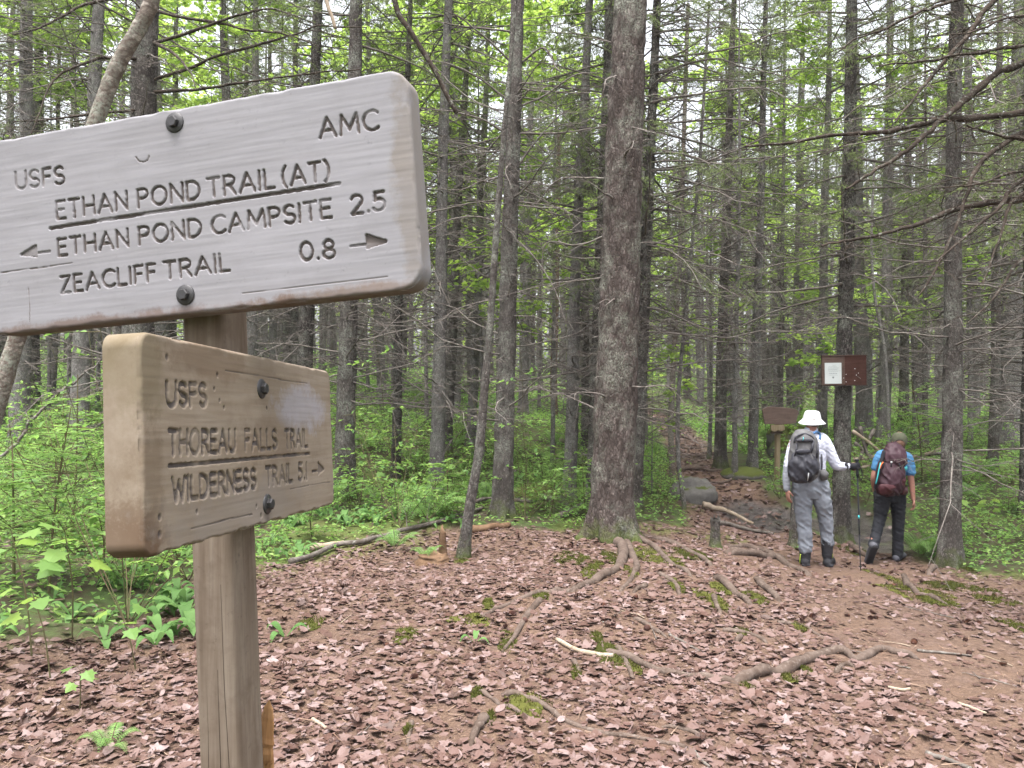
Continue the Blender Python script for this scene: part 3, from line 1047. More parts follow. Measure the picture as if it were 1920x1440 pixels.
MAPLE = fan_shape([(0, 0), (.13, .10), (.42, .02), (.36, .24), (.56, .46), (.30, .50), (.22, .72), (0, 1.0), (-.22, .72), (-.30, .50), (-.56, .46), (-.36, .24), (-.42, .02), (-.13, .10)])
OVAL = fan_shape([(0, 0), (.14, .12), (.25, .30), (.29, .50), (.22, .74), (.10, .92), (0, 1.0), (-.12, .90), (-.24, .70), (-.28, .48), (-.24, .28), (-.12, .12)])
MAPLE_LITE = fan_shape([(0, 0), (.42, .06), (.34, .26), (.54, .50), (.20, .58), (0, 1.0), (-.20, .58), (-.54, .50), (-.34, .26), (-.42, .06)])


def fan_leaves(g, pos, tip, nor, size, shape, fold=0.15, curl=0.0, r=None, rg=rng):
    """One fan of triangles per leaf; tip and nor are unit vectors."""
    N, k = len(pos), len(shape)
    tip = nrm(tip)
    side = nrm(np.cross(tip, nor))
    nor = np.cross(side, tip)
    ctr = np.array([[0, 0.38]])
    s2 = np.vstack([shape, ctr])
    u, v = s2[:, 0], s2[:, 1]
    rad = np.hypot(u, v - 0.38)
    zz = fold * np.abs(u)[None] + (curl * np.ones(N))[:, None] * (rad ** 2)[None] * (1 + 0.8 * (rg.random((N, k + 1)) - 0.5))
    V = pos[:, None] + size[:, None, None] * (side[:, None] * u[None, :, None] + tip[:, None] * v[None, :, None] + nor[:, None] * zz[:, :, None])
    j = np.arange(k)
    t = np.stack([j, (j + 1) % k, np.full(k, k)], -1)
    t = (t[None] + (np.arange(N) * (k + 1))[:, None, None]).reshape(-1, 3)
    if r is None:
        r = rg.random(N)
    return g.add(V, t, np.repeat(r, k + 1))


def fold_leaves(g, pos, tip, nor, size, width=0.3, fold=0.12, r=None, rg=rng, droop=0.12):
    """Simple pointed leaves: two triangles meeting at a midrib."""
    N = len(pos)
    tip = nrm(tip)
    side = nrm(np.cross(tip, nor))
    nor = np.cross(side, tip)
    sz = size[:, None]
    a = pos
    m = pos + tip * sz * 0.45
    b = pos + tip * sz - nor * sz * droop
    V = np.stack([a, m + side * sz * width + nor * sz * fold, b, m - side * sz * width + nor * sz * fold], 1)
    t = np.array([[0, 2, 1], [0, 3, 2]])
    t = (t[None] + (np.arange(N) * 4)[:, None, None]).reshape(-1, 3)
    if r is None:
        r = rg.random(N)
    return g.add(V, t, np.repeat(r, 4))


def spikes(g, pos, tip, length, width, r=None, rg=rng):
    """Single thin triangles: needle tufts, moss blades, dry needles."""
    N = len(pos)
    tip = nrm(tip)
    up = np.tile([0, 0, 1.0], (N, 1)) + 0.4 * rg.normal(size=(N, 3))
    s = nrm(np.cross(tip, up)) * (width * np.ones(N))[:, None] / 2
    V = np.stack([pos - s, pos + s, pos + tip * (length * np.ones(N))[:, None]], 1)
    t = np.arange(3 * N).reshape(-1, 3)
    if r is None:
        r = rg.random(N)
    return g.add(V, t, np.repeat(r, 3))


def limb_lines(rg, B, z0, z1, lmin, lmax, n=7, up=(-0.15, 0.25), kink=0.10, az=None, power=1.0):
    t = np.linspace(0, 1, n)[None]
    z = z0 + (z1 - z0) * rg.random((B, 1))
    L = lmin + (lmax - lmin) * rg.random((B, 1)) ** power
    a = (rg.random((B, 1)) * 2 * PI if az is None else az) + np.cumsum(rg.normal(size=(B, n)) * kink * 1.2, 1)
    sl = up[0] + (up[1] - up[0]) * rg.random((B, 1))
    cv = rg.normal(size=(B, 1)) * 0.22
    dz = np.cumsum(rg.normal(size=(B, n)) * kink * 0.45, 1) - 0
    rr = L * t
    x = np.cumsum(np.concatenate([np.zeros((B, 1)), np.diff(rr, axis=1) * np.cos(a[:, 1:])], 1), 1)
    y = np.cumsum(np.concatenate([np.zeros((B, 1)), np.diff(rr, axis=1) * np.sin(a[:, 1:])], 1), 1)
    zz = z + L * (sl * t + cv * t * t + dz * t * 0.6)
    return np.stack([x, y, zz], -1), L[:, 0]


def side_lines(rg, P, L, per, n=4, frac=0.4, lo=0.25, planar=0.5, fwd=0.75):
    """Side twigs leaving each limb alternately left and right."""
    B, k, _ = P.shape
    u = lo + (0.97 - lo) * (np.arange(per)[None] + rg.random((B, per))) / per
    i = np.minimum((u * (k - 1)).astype(int), k - 2)
    f = (u * (k - 1) - i)[..., None]
    bi = np.arange(B)[:, None]
    p = P[bi, i] * (1 - f) + P[bi, i + 1] * f
    T = nrm(P[bi, i + 1] - P[bi, i])
    S = nrm(np.cross(T, np.array([0, 0, 1.0])))
    sg = np.where((np.arange(per)[None] + rg.integers(0, 2, (B, 1))) % 2, 1.0, -1.0)[..., None]
    D = nrm(fwd * T + sg * S * (0.8 + 0.5 * rg.random((B, per, 1))) + np.array([0, 0, 1.0]) * rg.normal(size=(B, per, 1)) * planar)
    ln = L[:, None] * frac * (1.15 - 0.75 * u) * (0.5 + 0.8 * rg.random((B, per)))
    t = np.linspace(0, 1, n)[None, None, :, None]
    Q = p[:, :, None] + D[:, :, None] * ln[..., None, None] * t + rg.normal(size=(B, per, n, 3)) * (ln[..., None, None] * 0.05) * t
    Q[..., 2] -= (ln[..., None] * 0.12 * t[..., 0] ** 2)
    return Q.reshape(-1, n, 3), ln.ravel()


def dead_limbs_geo(seed, z0, z1, B, lmin, lmax, r0=0.010, per=6, power=1.3, up=(-0.3, 0.25), sub=True):
    rg = np.random.default_rng(seed)
    g = Geo()
    P, L = limb_lines(rg, B, z0, z1, lmin, lmax, 7, up, 0.13, None, power)
    R = (r0 * (0.5 + 0.55 * L / lmax))[:, None] * np.linspace(1, 0.22, 7)[None]
    g.tubes(P, R, 5)
    Q, ql = side_lines(rg, P, L, per, 4, 0.42)
    g.tubes(Q, np.repeat((0.0028 + 0.003 * ql)[:, None], 4, 1) * np.linspace(1, 0.4, 4)[None], 3)
    K, kl = limb_lines(rg, 110, 0.5, z1, 0.14, 0.34, 4, (-0.3, 0.4), 0.15)
    g.tubes(K, np.full((110, 4), 0.007) * np.linspace(1, 0.45, 4)[None], 4)
    if sub:
        S, sl = side_lines(rg, Q, ql, 3, 3, 0.5)
        g.tubes(S, np.full((len(S), 3), 0.0018) * np.linspace(1, 0.5, 3)[None], 3)
    return g


def along(P, per, rg, lo=0.0):
    B, k, _ = P.shape
    u = lo + (1 - lo) * rg.random((B, per))
    i = np.minimum((u * (k - 1)).astype(int), k - 2)
    f = (u * (k - 1) - i)[..., None]
    bi = np.arange(B)[:, None]
    p = (P[bi, i] * (1 - f) + P[bi, i + 1] * f).reshape(-1, 3)
    T = nrm(P[bi, i + 1] - P[bi, i]).reshape(-1, 3)
    return p, T


def bough_needles(g, rg, P, L, side=12, nper=16, nmain=22, nl=0.045, nw=0.010, hang=0.25):
    Q, ql = side_lines(rg, P, L, side, 4, 0.42, 0.12, 0.22, 0.9)
    Q[..., 2] -= hang * np.linspace(0, 1, 4)[None] ** 1.5 * ql[:, None] * 1.4
    S, sl = side_lines(rg, Q, ql, 3, 3, 0.5, 0.2, 0.2)
    sh = np.repeat(rg.random(len(P)), side)
    for X, n, s in ((P, nmain, rg.random(len(P))), (Q, nper, sh), (S, 9, np.repeat(sh, 3))):
        p, T = along(X, n, rg, 0.15)
        d = nrm(T * 0.75 + rg.normal(size=p.shape) * 0.55)
        spikes(g, p, d, nl * (0.6 + 0.8 * rg.random(len(p))), nw, np.clip(np.repeat(s, n) * 0.6 + 0.4 * rg.random(len(p)), 0, 1), rg)
    return Q


def spruce_crown_geo(seed, z0, H, B=80, lmax=1.7, sparse=1.0):
    rg = np.random.default_rng(seed)
    g = Geo()
    zz = z0 + (H - z0) * np.linspace(0, 1, B) ** 0.9
    P, L = limb_lines(rg, B, 0, 0, 0.8, 1.0, 6, (-0.35, 0.05), 0.08)
    sc = lmax * (1 - 0.85 * (zz - z0) / (H - z0)) * (0.6 + 0.5 * rg.random(B))
    P = P * sc[:, None, None]
    P[..., 2] += zz[:, None]
    L = L * sc
    bough_needles(g, rg, P, L, 11, int(15 * sparse), int(20 * sparse))
    return g, P, L


def crown_meshes(seed, z0, H, B, lmax, sparse=1.0):
    g, P, L = spruce_crown_geo(seed, z0, H, B, lmax, sparse)
    w = Geo()
    w.tubes(P, (0.006 + 0.008 * L)[:, None] * np.linspace(1, 0.25, 6)[None], 4)
    return g.mesh('spruce_crown', M['needles'], False), w


def trunk_geo(r0, H, seed, sides=14, nz=40, flare=0.35, rough=0.05, bend=0.04, power=0.85, zb=-0.25, lobes=5):
    rg = np.random.default_rng(seed)
    t = np.linspace(0, 1, nz) ** 1.25
    z = zb + (H - zb) * t
    r = r0 * np.maximum(1 - np.maximum(z, 0) / H, 0.02) ** power
    r = r + r0 * flare * np.exp(-np.maximum(z, -0.1) / 0.22)
    ph = rg.random(4) * 6.28
    cx = bend * (np.sin(z * 0.35 + ph[0]) - np.sin(ph[0])) + bend * 0.35 * np.sin(z * 1.1 + ph[1]) - bend * 0.35 * np.sin(ph[1])
    cy = bend * (np.sin(z * 0.31 + ph[2]) - np.sin(ph[2])) + bend * 0.35 * np.sin(z * 1.0 + ph[3]) - bend * 0.35 * np.sin(ph[3])
    a = np.arange(sides) * 2 * PI / sides
    A, Z = np.meshgrid(a, z)
    lob = 1 + 0.22 * np.exp(-np.maximum(Z, 0) / 0.16) * np.cos(lobes * A + ph[0])
    rr = r[:, None] * lob * (1 + rough * fbm(np.cos(A) * 1.6 + seed, np.sin(A) * 1.6, Z * 2.2, seed, 3))
    V = np.stack([cx[:, None] + rr * np.cos(A), cy[:, None] + rr * np.sin(A), Z], -1)
    g = Geo()
    i = np.arange(nz - 1)[:, None] * sides
    j = np.arange(sides)[None]
    q = np.stack([i + j, i + (j + 1) % sides, i + sides + (j + 1) % sides, i + sides + j], -1).reshape(-1, 4)
    g.add(V, [q, ((nz - 1) * sides + np.arange(sides))[None]])
    return g, (z, cx, cy, r)


def flaky(g, amp, seed, fa=26.0, fz=11.0):
    """Push bark plates of a trunk in and out along its radius."""
    V = g.v[0]
    a = np.arctan2(V[:, 1], V[:, 0])
    r = np.hypot(V[:, 0], V[:, 1])
    n = vn3(np.cos(a) * r * fa * 2, np.sin(a) * r * fa * 2, V[:, 2] * fz, seed)
    n2 = vn3(np.cos(a) * r * fa * 5, np.sin(a) * r * fa * 5, V[:, 2] * fz * 3, seed + 3)
    k = amp * (np.sign(n) * np.abs(n) ** 0.5 + 0.5 * n2)
    V[:, 0] += np.cos(a) * k
    V[:, 1] += np.sin(a) * k
    return g


# shared meshes for the crowd of trees
TRUNKS = [trunk_geo(0.5, 1.0, 100 + i, 12, 3)[0] for i in range(0)]
LIMBS = []
for i in range(8):
    LIMBS.append(dead_limbs_geo(300 + i, 1.2, [6.5, 7.5, 5.5, 8.5][i % 4], [92, 108, 82, 115][i % 4], 0.25, [2.1, 2.4, 1.9, 2.6][i % 4], 0.014, 7).mesh('dead_limbs', M['twig'], True))
LIMBS_FAR = [dead_limbs_geo(340 + i, 0.6, 9.0, 70, 0.3, 1.9, 0.013, 4, 1.0, (-0.35, 0.2), False).mesh('dead_limbs', M['twig'], True) for i in range(4)]
CROWNS = []
for i, (z0, H, B, lm) in enumerate(((5.0, 14, 90, 1.9), (6.2, 15.5, 90, 1.8), (7.2, 16, 80, 1.7), (4.2, 13, 90, 1.9), (8.0, 17, 80, 1.8), (3.3, 13, 90, 2.3), (3.0, 9, 60, 2.0))):
    me, w = crown_meshes(500 + i, z0, H, B, lm, 1.8 if i > 4 else 1.2)
    CROWNS.append((me, w.mesh('crown_boughs', M['twig'], True)))
TR_FAR = []
for i in range(8):
    g, _ = trunk_geo(0.13 + 0.012 * (i % 4), 15.5, 200 + i, 9, 16, 0.4, 0.06, 0.07)
    TR_FAR.append(g)


def lean_rot(px0, py0, px1, d, py1=0.0):
    """Rotation that tilts a trunk so that its line runs from one spot to another at the same depth."""
    a, b = PX(px0, py0, d), PX(px1, py1, d)
    return Vector((0, 0, 1)).rotation_difference(Vector(b - a)).to_euler()


tree_spots = []


def near_tree(name, label, xb, yb, xt, w, d, H, seed, mat='bark', limbs=None, crown=None, hi=False, group=None, flare=0.35, depth_lean=0.0, rotz=0.0, limb_mat=None):
    p = PX(xb, yb, d)
    p[2] = h1(p[0], p[1])
    tree_spots.append((p[0], p[1]))
    r0 = w / F * d / 2 * 1.06
    root = empty(name, tuple(p), label, 'tree', group)
    root.rotation_euler = lean_rot(xb, yb, xt, d)
    if hi:
        g, prof = trunk_geo(r0, H, seed, 64, 300, flare, 0.05, 0.02)
        flaky(g, 0.007, seed, 13, 8)
    else:
        g, prof = trunk_geo(r0, H, seed, 20, 90, flare, 0.06, 0.03)
        flaky(g, 0.005, seed, 13, 8)
    g.obj('trunk', M[mat], root)
    if limbs is not None:
        o = link('twigs', limbs, root)
        o['kind'] = 'stuff'
        o.rotation_euler = (0, 0, rotz)
    if crown is not None:
        o = link('crown', crown[0], root)
        o.rotation_euler = (0, 0, rotz + 1)
        o2 = link('bough', crown[1], o)
    return root, r0, prof


NEAR = [
    # label, base px, base py, px at the top of the frame, width px, distance, height, bark, crown
    ('second spruce behind the big one, on its left edge', 1116, 925, 1150, 34, 11.2, 14, 'bark', 1, True),
    ('branchy spruce close behind the big one, with long bare boughs to the right', 1188, 905, 1226, 26, 11.0, 13, 'bark', 5, True),
    ('straight dark spruce between the thin leaning trunk and the big spruce', 940, 974, 972, 36, 10.0, 15, 'bark', None, True),
    ('slim grey spruce just right of the upper sign board', 818, 927, 843, 27, 12.0, 14, 'bark_grey', 0, False),
    ('dark slanting spruce crossing behind the slim grey one', 836, 845, 885, 19, 15.0, 14, 'bark', 3, False),
    ('thin dark spruce left of the slim grey one, below the sign corner', 741, 912, 772, 18, 13.0, 13, 'bark', None, False),
    ('lichen streaked spruce at the right end of the lower sign board', 645, 940, 668, 36, 11.0, 15, 'bark', 1, True),
    ('grey spruce rising from the ferns left of the lower board', 145, 863, 184, 33, 13.0, 15, 'bark_grey', 0, True),
    ('thick lichen covered spruce partly hidden by both sign boards', 250, 985, 278, 60, 9.5, 15, 'bark', None, True),
    ('trunk showing in the gap between the two boards, right of the post', 566, 905, 592, 30, 12.0, 14, 'bark', 3, False),
    ('narrow grey trunk beside the post above the lower board', 470, 850, 486, 21, 16.0, 14, 'bark_grey', 4, False),
    ('faint narrow trunk second right of the post above the lower board', 516, 800, 504, 15, 19.0, 14, 'bark_grey', 1, False),
    ('faint narrow trunk third right of the post above the lower board', 553, 800, 560, 15, 18.0, 14, 'bark', 3, False),
    ('grey trunk on the fern bank left of the reddish snag', 981, 775, 1006, 18, 22.0, 15, 'bark_grey', 2, False),
    ('slender spruce left of the big trunk, its foot in low shrubs', 1067, 948, 1104, 24, 11.5, 14, 'bark_grey', 6, False),
    ('dim trunk between the slender spruce and the big trunk', 1096, 862, 1112, 15, 17.0, 14, 'bark', 0, False),
    ('grey trunk seen over the thin leaning tree', 882, 878, 912, 18, 16.0, 14, 'bark_grey', 4, False),
    ('spruce at the right edge of the root steps', 1351, 872, 1374, 21, 15.0, 14, 'bark', 1, False),
    ('thin grey pole beside the spruce at the root steps', 1378, 892, 1382, 10, 14.0, 10, 'bark_grey', None, False),
    ('grey trunk left of the small distant sign', 1411, 892, 1432, 18, 14.5, 14, 'bark_grey', 3, False),
    ('thin trunk rising over the small distant sign', 1461, 800, 1476, 10, 17.0, 13, 'bark', 4, False),
    ('trunk above the white hat, left of the notice board', 1492, 800, 1508, 13, 20.0, 14, 'bark_grey', 0, False),
    ('grey trunk just left of the notice board', 1540, 850, 1556, 18, 18.0, 15, 'bark_grey', 2, False),
    ('spruce that carries the brown notice board', 1576, 1018, 1603, 31, 11.0, 15, 'bark', 5, True),
    ('smooth grey trunk over the second hiker', 1655, 838, 1672, 22, 16.0, 15, 'bark_grey', 1, False),
    ('dark trunk right of the smooth grey one', 1694, 808, 1706, 17, 19.0, 14, 'bark', 6, False),
    ('thin pole behind the second hiker on the right', 1736, 852, 1742, 10, 15.0, 11, 'bark', 4, False),
    ('rough barked spruce by the fern right of the hikers', 1780, 1058, 1797, 36, 9.5, 14, 'bark', 0, True),
    ('spruce in the shrubs near the right border', 1861, 895, 1872, 18, 13.0, 14, 'bark', None, False),
    ('broad pale grey trunk near the right border', 1893, 860, 1908, 36, 15.0, 16, 'bark_grey', 3, False),
    ('dark trunk cut by the right border', 1921, 975, 1936, 19, 11.0, 14, 'bark', 5, False),
    ('thin pole left of the broad pale trunk', 1819, 850, 1828, 9, 15.0, 11, 'bark_grey', None, False),
    ('distant dark trunk left of the grey spruce on the fern bank', 56, 760, 70, 30, 19.0, 15, 'bark', 1, False),
    ('distant thin trunk next to the grey spruce on the fern bank', 98, 770, 112, 12, 19.0, 14, 'bark_grey', 2, False),
]
LIMBS_HIGH = dead_limbs_geo(390, 3.1, 8.0, 60, 0.25, 1.6, 0.011, 6).mesh('dead_limbs', M['twig'], True)
for i, (lb, xb, yb, xt, w, d, H, mt, cr, hi) in enumerate(NEAR):
    near_tree('spruce_tree', lb, xb, yb, xt, w, d, H, 700 + i, mt, LIMBS_HIGH if 'carries' in lb else LIMBS[i % 8], None if cr is None else CROWNS[cr], hi, None, 0.35, 0, i * 1.7)
tree_spots.append((1.13, 9.0))

# the big spruce in the middle
big, big_r, big_prof = near_tree('spruce_tree', 'biggest spruce, broad flaky trunk with mossy roots in the middle of the clearing', 1145, 1022, 1177, 78, 9.0, 16, 901, 'bark_big', None, None, False, None, 0.4)
for c in list(big.children):
    if c.name.startswith('trunk'):
        bpy.data.objects.remove(c)
g, big_prof = trunk_geo(big_r, 17, 901, 144, 640, 0.36, 0.045, 0.02, 0.7, lobes=6)
flaky(g, 0.011, 901, 11, 6)
g.obj('trunk', M['bark_big'], big)


def part_branch(root, pts_world, rad, sides=7, mat='twig', per=7, seed=1, name='branch', frac=0.30, twr=0.003):
    """One named dead branch of a tree through measured points, with side twigs."""
    rg = np.random.default_rng(seed)
    inv = np.array(root.matrix_basis.inverted()) if root is not None else np.eye(4)
    W = np.asarray(pts_world, float)
    Lc = W @ inv[:3, :3].T + inv[:3, 3]
    n = max(10, 5 * len(Lc))
    P = spline(Lc, n)
    L = np.linalg.norm(np.diff(P, axis=0), axis=1).sum()
    P = P + np.cumsum(rg.normal(size=P.shape), 0) * L * 0.0022
    g = Geo()
    R = np.linspace(rad, rad * 0.25, n) * (1 + 0.12 * rg.normal(size=n))
    g.tubes(P, R, sides)
    if per:
        Q, ql = side_lines(rg, P[None], np.array([L]), per, 5, frac, 0.2, 0.45)
        g.tubes(Q, (twr + 0.0035 * ql)[:, None] * np.linspace(1, 0.4, 5)[None], 4)
        S, sl = side_lines(rg, Q, ql, 4, 3, 0.5)
        g.tubes(S, np.full((len(S), 3), 0.0020) * np.linspace(1, 0.5, 3)[None], 3)
    return g.obj(name, M[mat], root)


bpy.context.view_layer.update()


def tree_axis(root, z):
    return np.array(root.matrix_basis @ Vector((0, 0, z)))


# dead stubs and branches of the big spruce, one object each
rgb = np.random.default_rng(42)
for i in range(34):
    z = 1.2 + 6.2 * (i + rgb.random()) / 34
    a = rgb.random() * 2 * PI if i % 3 else PI + rgb.normal() * 0.7
    L = 0.12 + 1.1 * rgb.random() ** 2.2
    s = tree_axis(big, z)
    dr = np.array([math.cos(a), math.sin(a), rgb.normal() * 0.35 + 0.05])
    pts = [s + dr * 0.12, s + dr * (0.15 + L * 0.3), s + dr * (0.15 + L * 0.65) + rgb.normal(size=3) * 0.06 * L, s + dr * (0.15 + L) + rgb.normal(size=3) * 0.12 * L - np.array([0, 0, 0.2 * L])]
    part_branch(big, pts, 0.010 + 0.006 * rgb.random(), 6, 'twig', 5 if L > 0.35 else 0, 60 + i)

trees = {o['label'][:22]: o for o in SC.objects if o.get('category') == 'tree'}


def find(s):
    return next(o for o in SC.objects if o.get('category') == 'tree' and o['label'].startswith(s))


# long boughs of the branchy spruce that stands right behind
tb = find('branchy spruce')
db = 11.0
for i, pl in enumerate([
    [(1222, 108), (1290, 102), (1383, 88), (1480, 58), (1560, 80)], [(1222, 140), (1330, 112), (1400, 128), (1490, 150)], [(1218, 194), (1310, 180), (1420, 170), (1480, 190)],
    [(1216, 236), (1290, 228), (1390, 225), (1470, 245)], [(1212, 322), (1300, 312), (1395, 280), (1466, 245)], [(1212, 320), (1330, 298), (1460, 290), (1590, 272)],
    [(1212, 322), (1290, 340), (1370, 355), (1520, 362)], [(1210, 360), (1280, 395), (1350, 415), (1440, 450)], [(1208, 465), (1260, 448), (1340, 415), (1420, 460)],
    [(1206, 475), (1260, 480), (1340, 530), (1400, 560)], [(1205, 515), (1260, 520), (1320, 545), (1370, 560)], [(1205, 575), (1250, 585), (1320, 615), (1380, 620)],
    [(1200, 610), (1245, 600), (1300, 610)], [(1225, 50), (1280, 20), (1350, 60)], [(1222, 20), (1290, 30), (1380, 90)], [(1208, 420), (1180, 440), (1120, 470)], [(1200, 700), (1245, 690), (1290, 705)]]):
    dd = np.linspace(db, db - 0.4 - 0.9 * ((i * 7) % 5) / 5, len(pl))
    part_branch(tb, [PX(x, y, q) for (x, y), q in zip(pl, dd)], 0.019 if i < 12 else 0.012, 6, 'twig', 9, 1000 + i)

# dark branches of the thick lichen covered spruce above the upper board
tl = find('thick lichen')
for i, pl in enumerate([
    [(290, 150), (362, 129), (437, 96), (562, 62), (604, 54), (690, 58)], [(290, 172), (367, 169), (437, 158), (583, 137), (668, 130)], [(288, 80), (362, 58), (450, 29), (504, 21), (560, 40)],
    [(290, 20), (387, 40), (458, 56), (537, 65), (600, 90)], [(290, 80), (330, 105), (354, 129), (369, 165)], [(270, 110), (200, 108), (167, 117), (108, 146), (83, 196), (64, 250)],
    [(262, -10), (162, 4), (108, 29), (62, 50), (20, 60)], [(265, 205), (190, 212), (110, 225), (30, 232)]]):
    dd = np.linspace(9.45, 8.4, len(pl))
    part_branch(tl, [PX(x, y, q) for (x, y), q in zip(pl, dd)], 0.022, 7, 'twig_dark', 11, 1100 + i, frac=0.22)

# branches of the straight dark spruce
ts = find('straight dark')
for i, pl in enumerate([
    [(950, 250), (900, 225), (850, 212), (785, 205)], [(960, 60), (900, 55), (840, 48), (800, 40)], [(960, 120), (910, 70), (860, 30), (820, 15)], [(955, 190), (905, 150), (850, 120), (800, 110)],
    [(975, 200), (1020, 180), (1080, 140), (1130, 138)], [(970, 250), (1040, 250), (1090, 245), (1150, 235)], [(975, 120), (1020, 90), (1045, 130), (1065, 135)], [(965, 320), (1000, 270), (1040, 225), (1060, 210)],
    [(960, 440), (1000, 480), (1040, 540), (1062, 605)], [(945, 420), (900, 408), (850, 412), (790, 440)], [(950, 330), (900, 340), (860, 355), (800, 350)]]):
    part_branch(ts, [PX(x, y, q) for (x, y), q in zip(pl, np.linspace(10, 9.5, len(pl)))], 0.015, 6, 'twig', 8, 1200 + i, frac=0.25)

# spruce just outside the right border whose boughs reach into view
e = empty('spruce_tree', (4.55, 5.6, h1(4.55, 5.6)), 'lichened spruce boughs reaching in from the right border overhead', 'tree')
g, _ = trunk_geo(0.13, 13, 940, 20, 90)
flaky(g, 0.003, 940).obj('trunk', M['bark'], e)
o = link('crown', CROWNS[6][0], e)
link('bough', CROWNS[6][1], o)
bpy.context.view_layer.update()
for i, (w, pl) in enumerate([
    (12, [(2140, 170), (1920, 209), (1800, 229), (1720, 249), (1622, 267), (1489, 287), (1390, 303)]), (13, [(2150, 10), (1920, 113), (1867, 133), (1800, 187), (1747, 231), (1689, 284), (1622, 338), (1570, 372)]),
    (11, [(2140, -260), (1862, 0), (1827, 40), (1764, 111), (1729, 164), (1684, 222)]), (7, [(2140, 60), (1920, 84), (1822, 102), (1738, 124), (1670, 134)]), (6, [(2140, -90), (1782, 0), (1711, 27), (1622, 58), (1560, 90)]),
    (11, [(2150, 330), (1907, 378), (1800, 400), (1711, 424), (1622, 444), (1540, 460)]), (10, [(2140, 80), (1920, 240), (1862, 276), (1827, 320), (1804, 391), (1778, 453), (1729, 556)]),
    (9, [(2140, 200), (1920, 338), (1880, 391), (1827, 444), (1764, 502)]), (8, [(2140, 290), (1920, 258), (1880, 249), (1818, 231)]), (7, [(2140, 300), (1920, 360), (1885, 430), (1853, 533)]), (7, [(2130, 420), (1930, 480), (1870, 540), (1800, 600)]),
    (6, [(2140, 30), (1925, 30), (1830, 60), (1740, 70)]), (6, [(2140, 350), (1925, 320), (1830, 345), (1760, 350)])]):
    dd = np.linspace(5.6, 5.0, len(pl))
    part_branch(e, [PX(x, y, q) for (x, y), q in zip(pl, dd)], w * 1.3 / F * 5.3 / 2, 8, 'twig_dark', 13, 1300 + i, frac=0.16, twr=0.0022)

# leaning pale striped maple at the left border
pl = spline([PX(-150, 1180, 4.5), PX(-60, 930, 4.5), PX(0, 740, 4.5), PX(30, 640, 4.5), PX(110, 420, 4.5), PX(190, 200, 4.5), PX(222, 120, 4.5), PX(262, 50, 4.5), PX(285, 0, 4.5), PX(330, -150, 4.5), PX(420, -500, 4.5), PX(470, -1000, 4.5)], 70)
b0 = pl[0].copy()
pl[0, 2] = h1(b0[0], b0[1]) - 0.15
e = empty('maple_tree', (float(pl[0, 0]), float(pl[0, 1]), float(pl[0, 2] + 0.15)), 'pale blotchy slender maple leaning across behind the upper board at the left border', 'tree')
g = Geo().tubes(pl - np.array(e.location), np.linspace(0.052, 0.036, 70) * (1 + 0.03 * rng.normal(size=70)), 16)
g.obj('trunk', M['bark_pale'], e)

# thin leaning tree with a mossy foot
pl = spline([PX(868, 1052, 8.0), PX(880, 960, 8.0), PX(898, 850, 8.0), PX(908, 740, 8.0), PX(920, 600, 8.0), PX(932, 420, 8.0), PX(946, 240, 8.0), PX(962, 60, 8.0), PX(985, -300, 8.0)], 60)
e = empty('spruce_tree', tuple(pl[0]), 'thin mossy footed tree leaning right in front of the straight dark spruce', 'tree')
pl = pl - pl[0]
pl[0, 2] -= 0.15
e.location.z = h1(e.location.x, e.location.y)
g = Geo().tubes(pl, np.interp(np.linspace(0, 1, 60), [0, .06, .12, .5, 1], [.080, .062, .052, .036, .016]) * (1 + 0.06 * fbm(np.arange(60) * 0.4, 0, 0, 4, 2)), 16)
g.obj('trunk', M['bark'], e)
# thin birch in front of the boulder and paler one behind
for lb, pts, d, r, mt in (('thin pale birch stem standing in front of the boulder', [(1284, 952), (1272, 860), (1272, 740), (1284, 600), (1296, 470), (1312, 300), (1330, 0)], 11.5, 0.036, 'bark_grey'),
                          ('pale birch stem at the left edge of the root steps', [(1262, 895), (1258, 800), (1262, 680), (1270, 560), (1278, 380), (1290, 0)], 14.0, 0.062, 'bark_pale'),
                          ('reddish dead snag with peeling bark on the fern bank', [(1040, 785), (1038, 700), (1042, 600), (1044, 500), (1046, 400), (1048, 250)], 22.0, 0.105, 'bark_dead'),
                          ('bent bare sapling left of the notice board trees', [(1668, 830), (1660, 640), (1640, 520), (1634, 420), (1640, 260)], 14.5, 0.035, 'bark_grey')):
    pl = spline([PX(x, y, d) for x, y in pts], 44)
    e = empty('birch_tree' if 'birch' in lb else 'dead_snag' if 'snag' in lb else 'sapling_tree', (float(pl[0, 0]), float(pl[0, 1]), h1(pl[0, 0], pl[0, 1])), lb, 'tree')
    pl = pl - pl[0]
    pl[0, 2] -= 0.2
    Geo().tubes(pl, np.linspace(r, r * 0.55, 44) * (1 + 0.05 * fbm(np.arange(44) * 0.4, 0, 0, 14, 2)), 12).obj('trunk', M[mt], e)
    if 'bent' not in lb:
        o = link('twigs', LIMBS[3], e)
        o['kind'] = 'stuff'
        o.scale = (0.6, 0.6, 1)
    tree_spots.append((e.location.x, e.location.y))

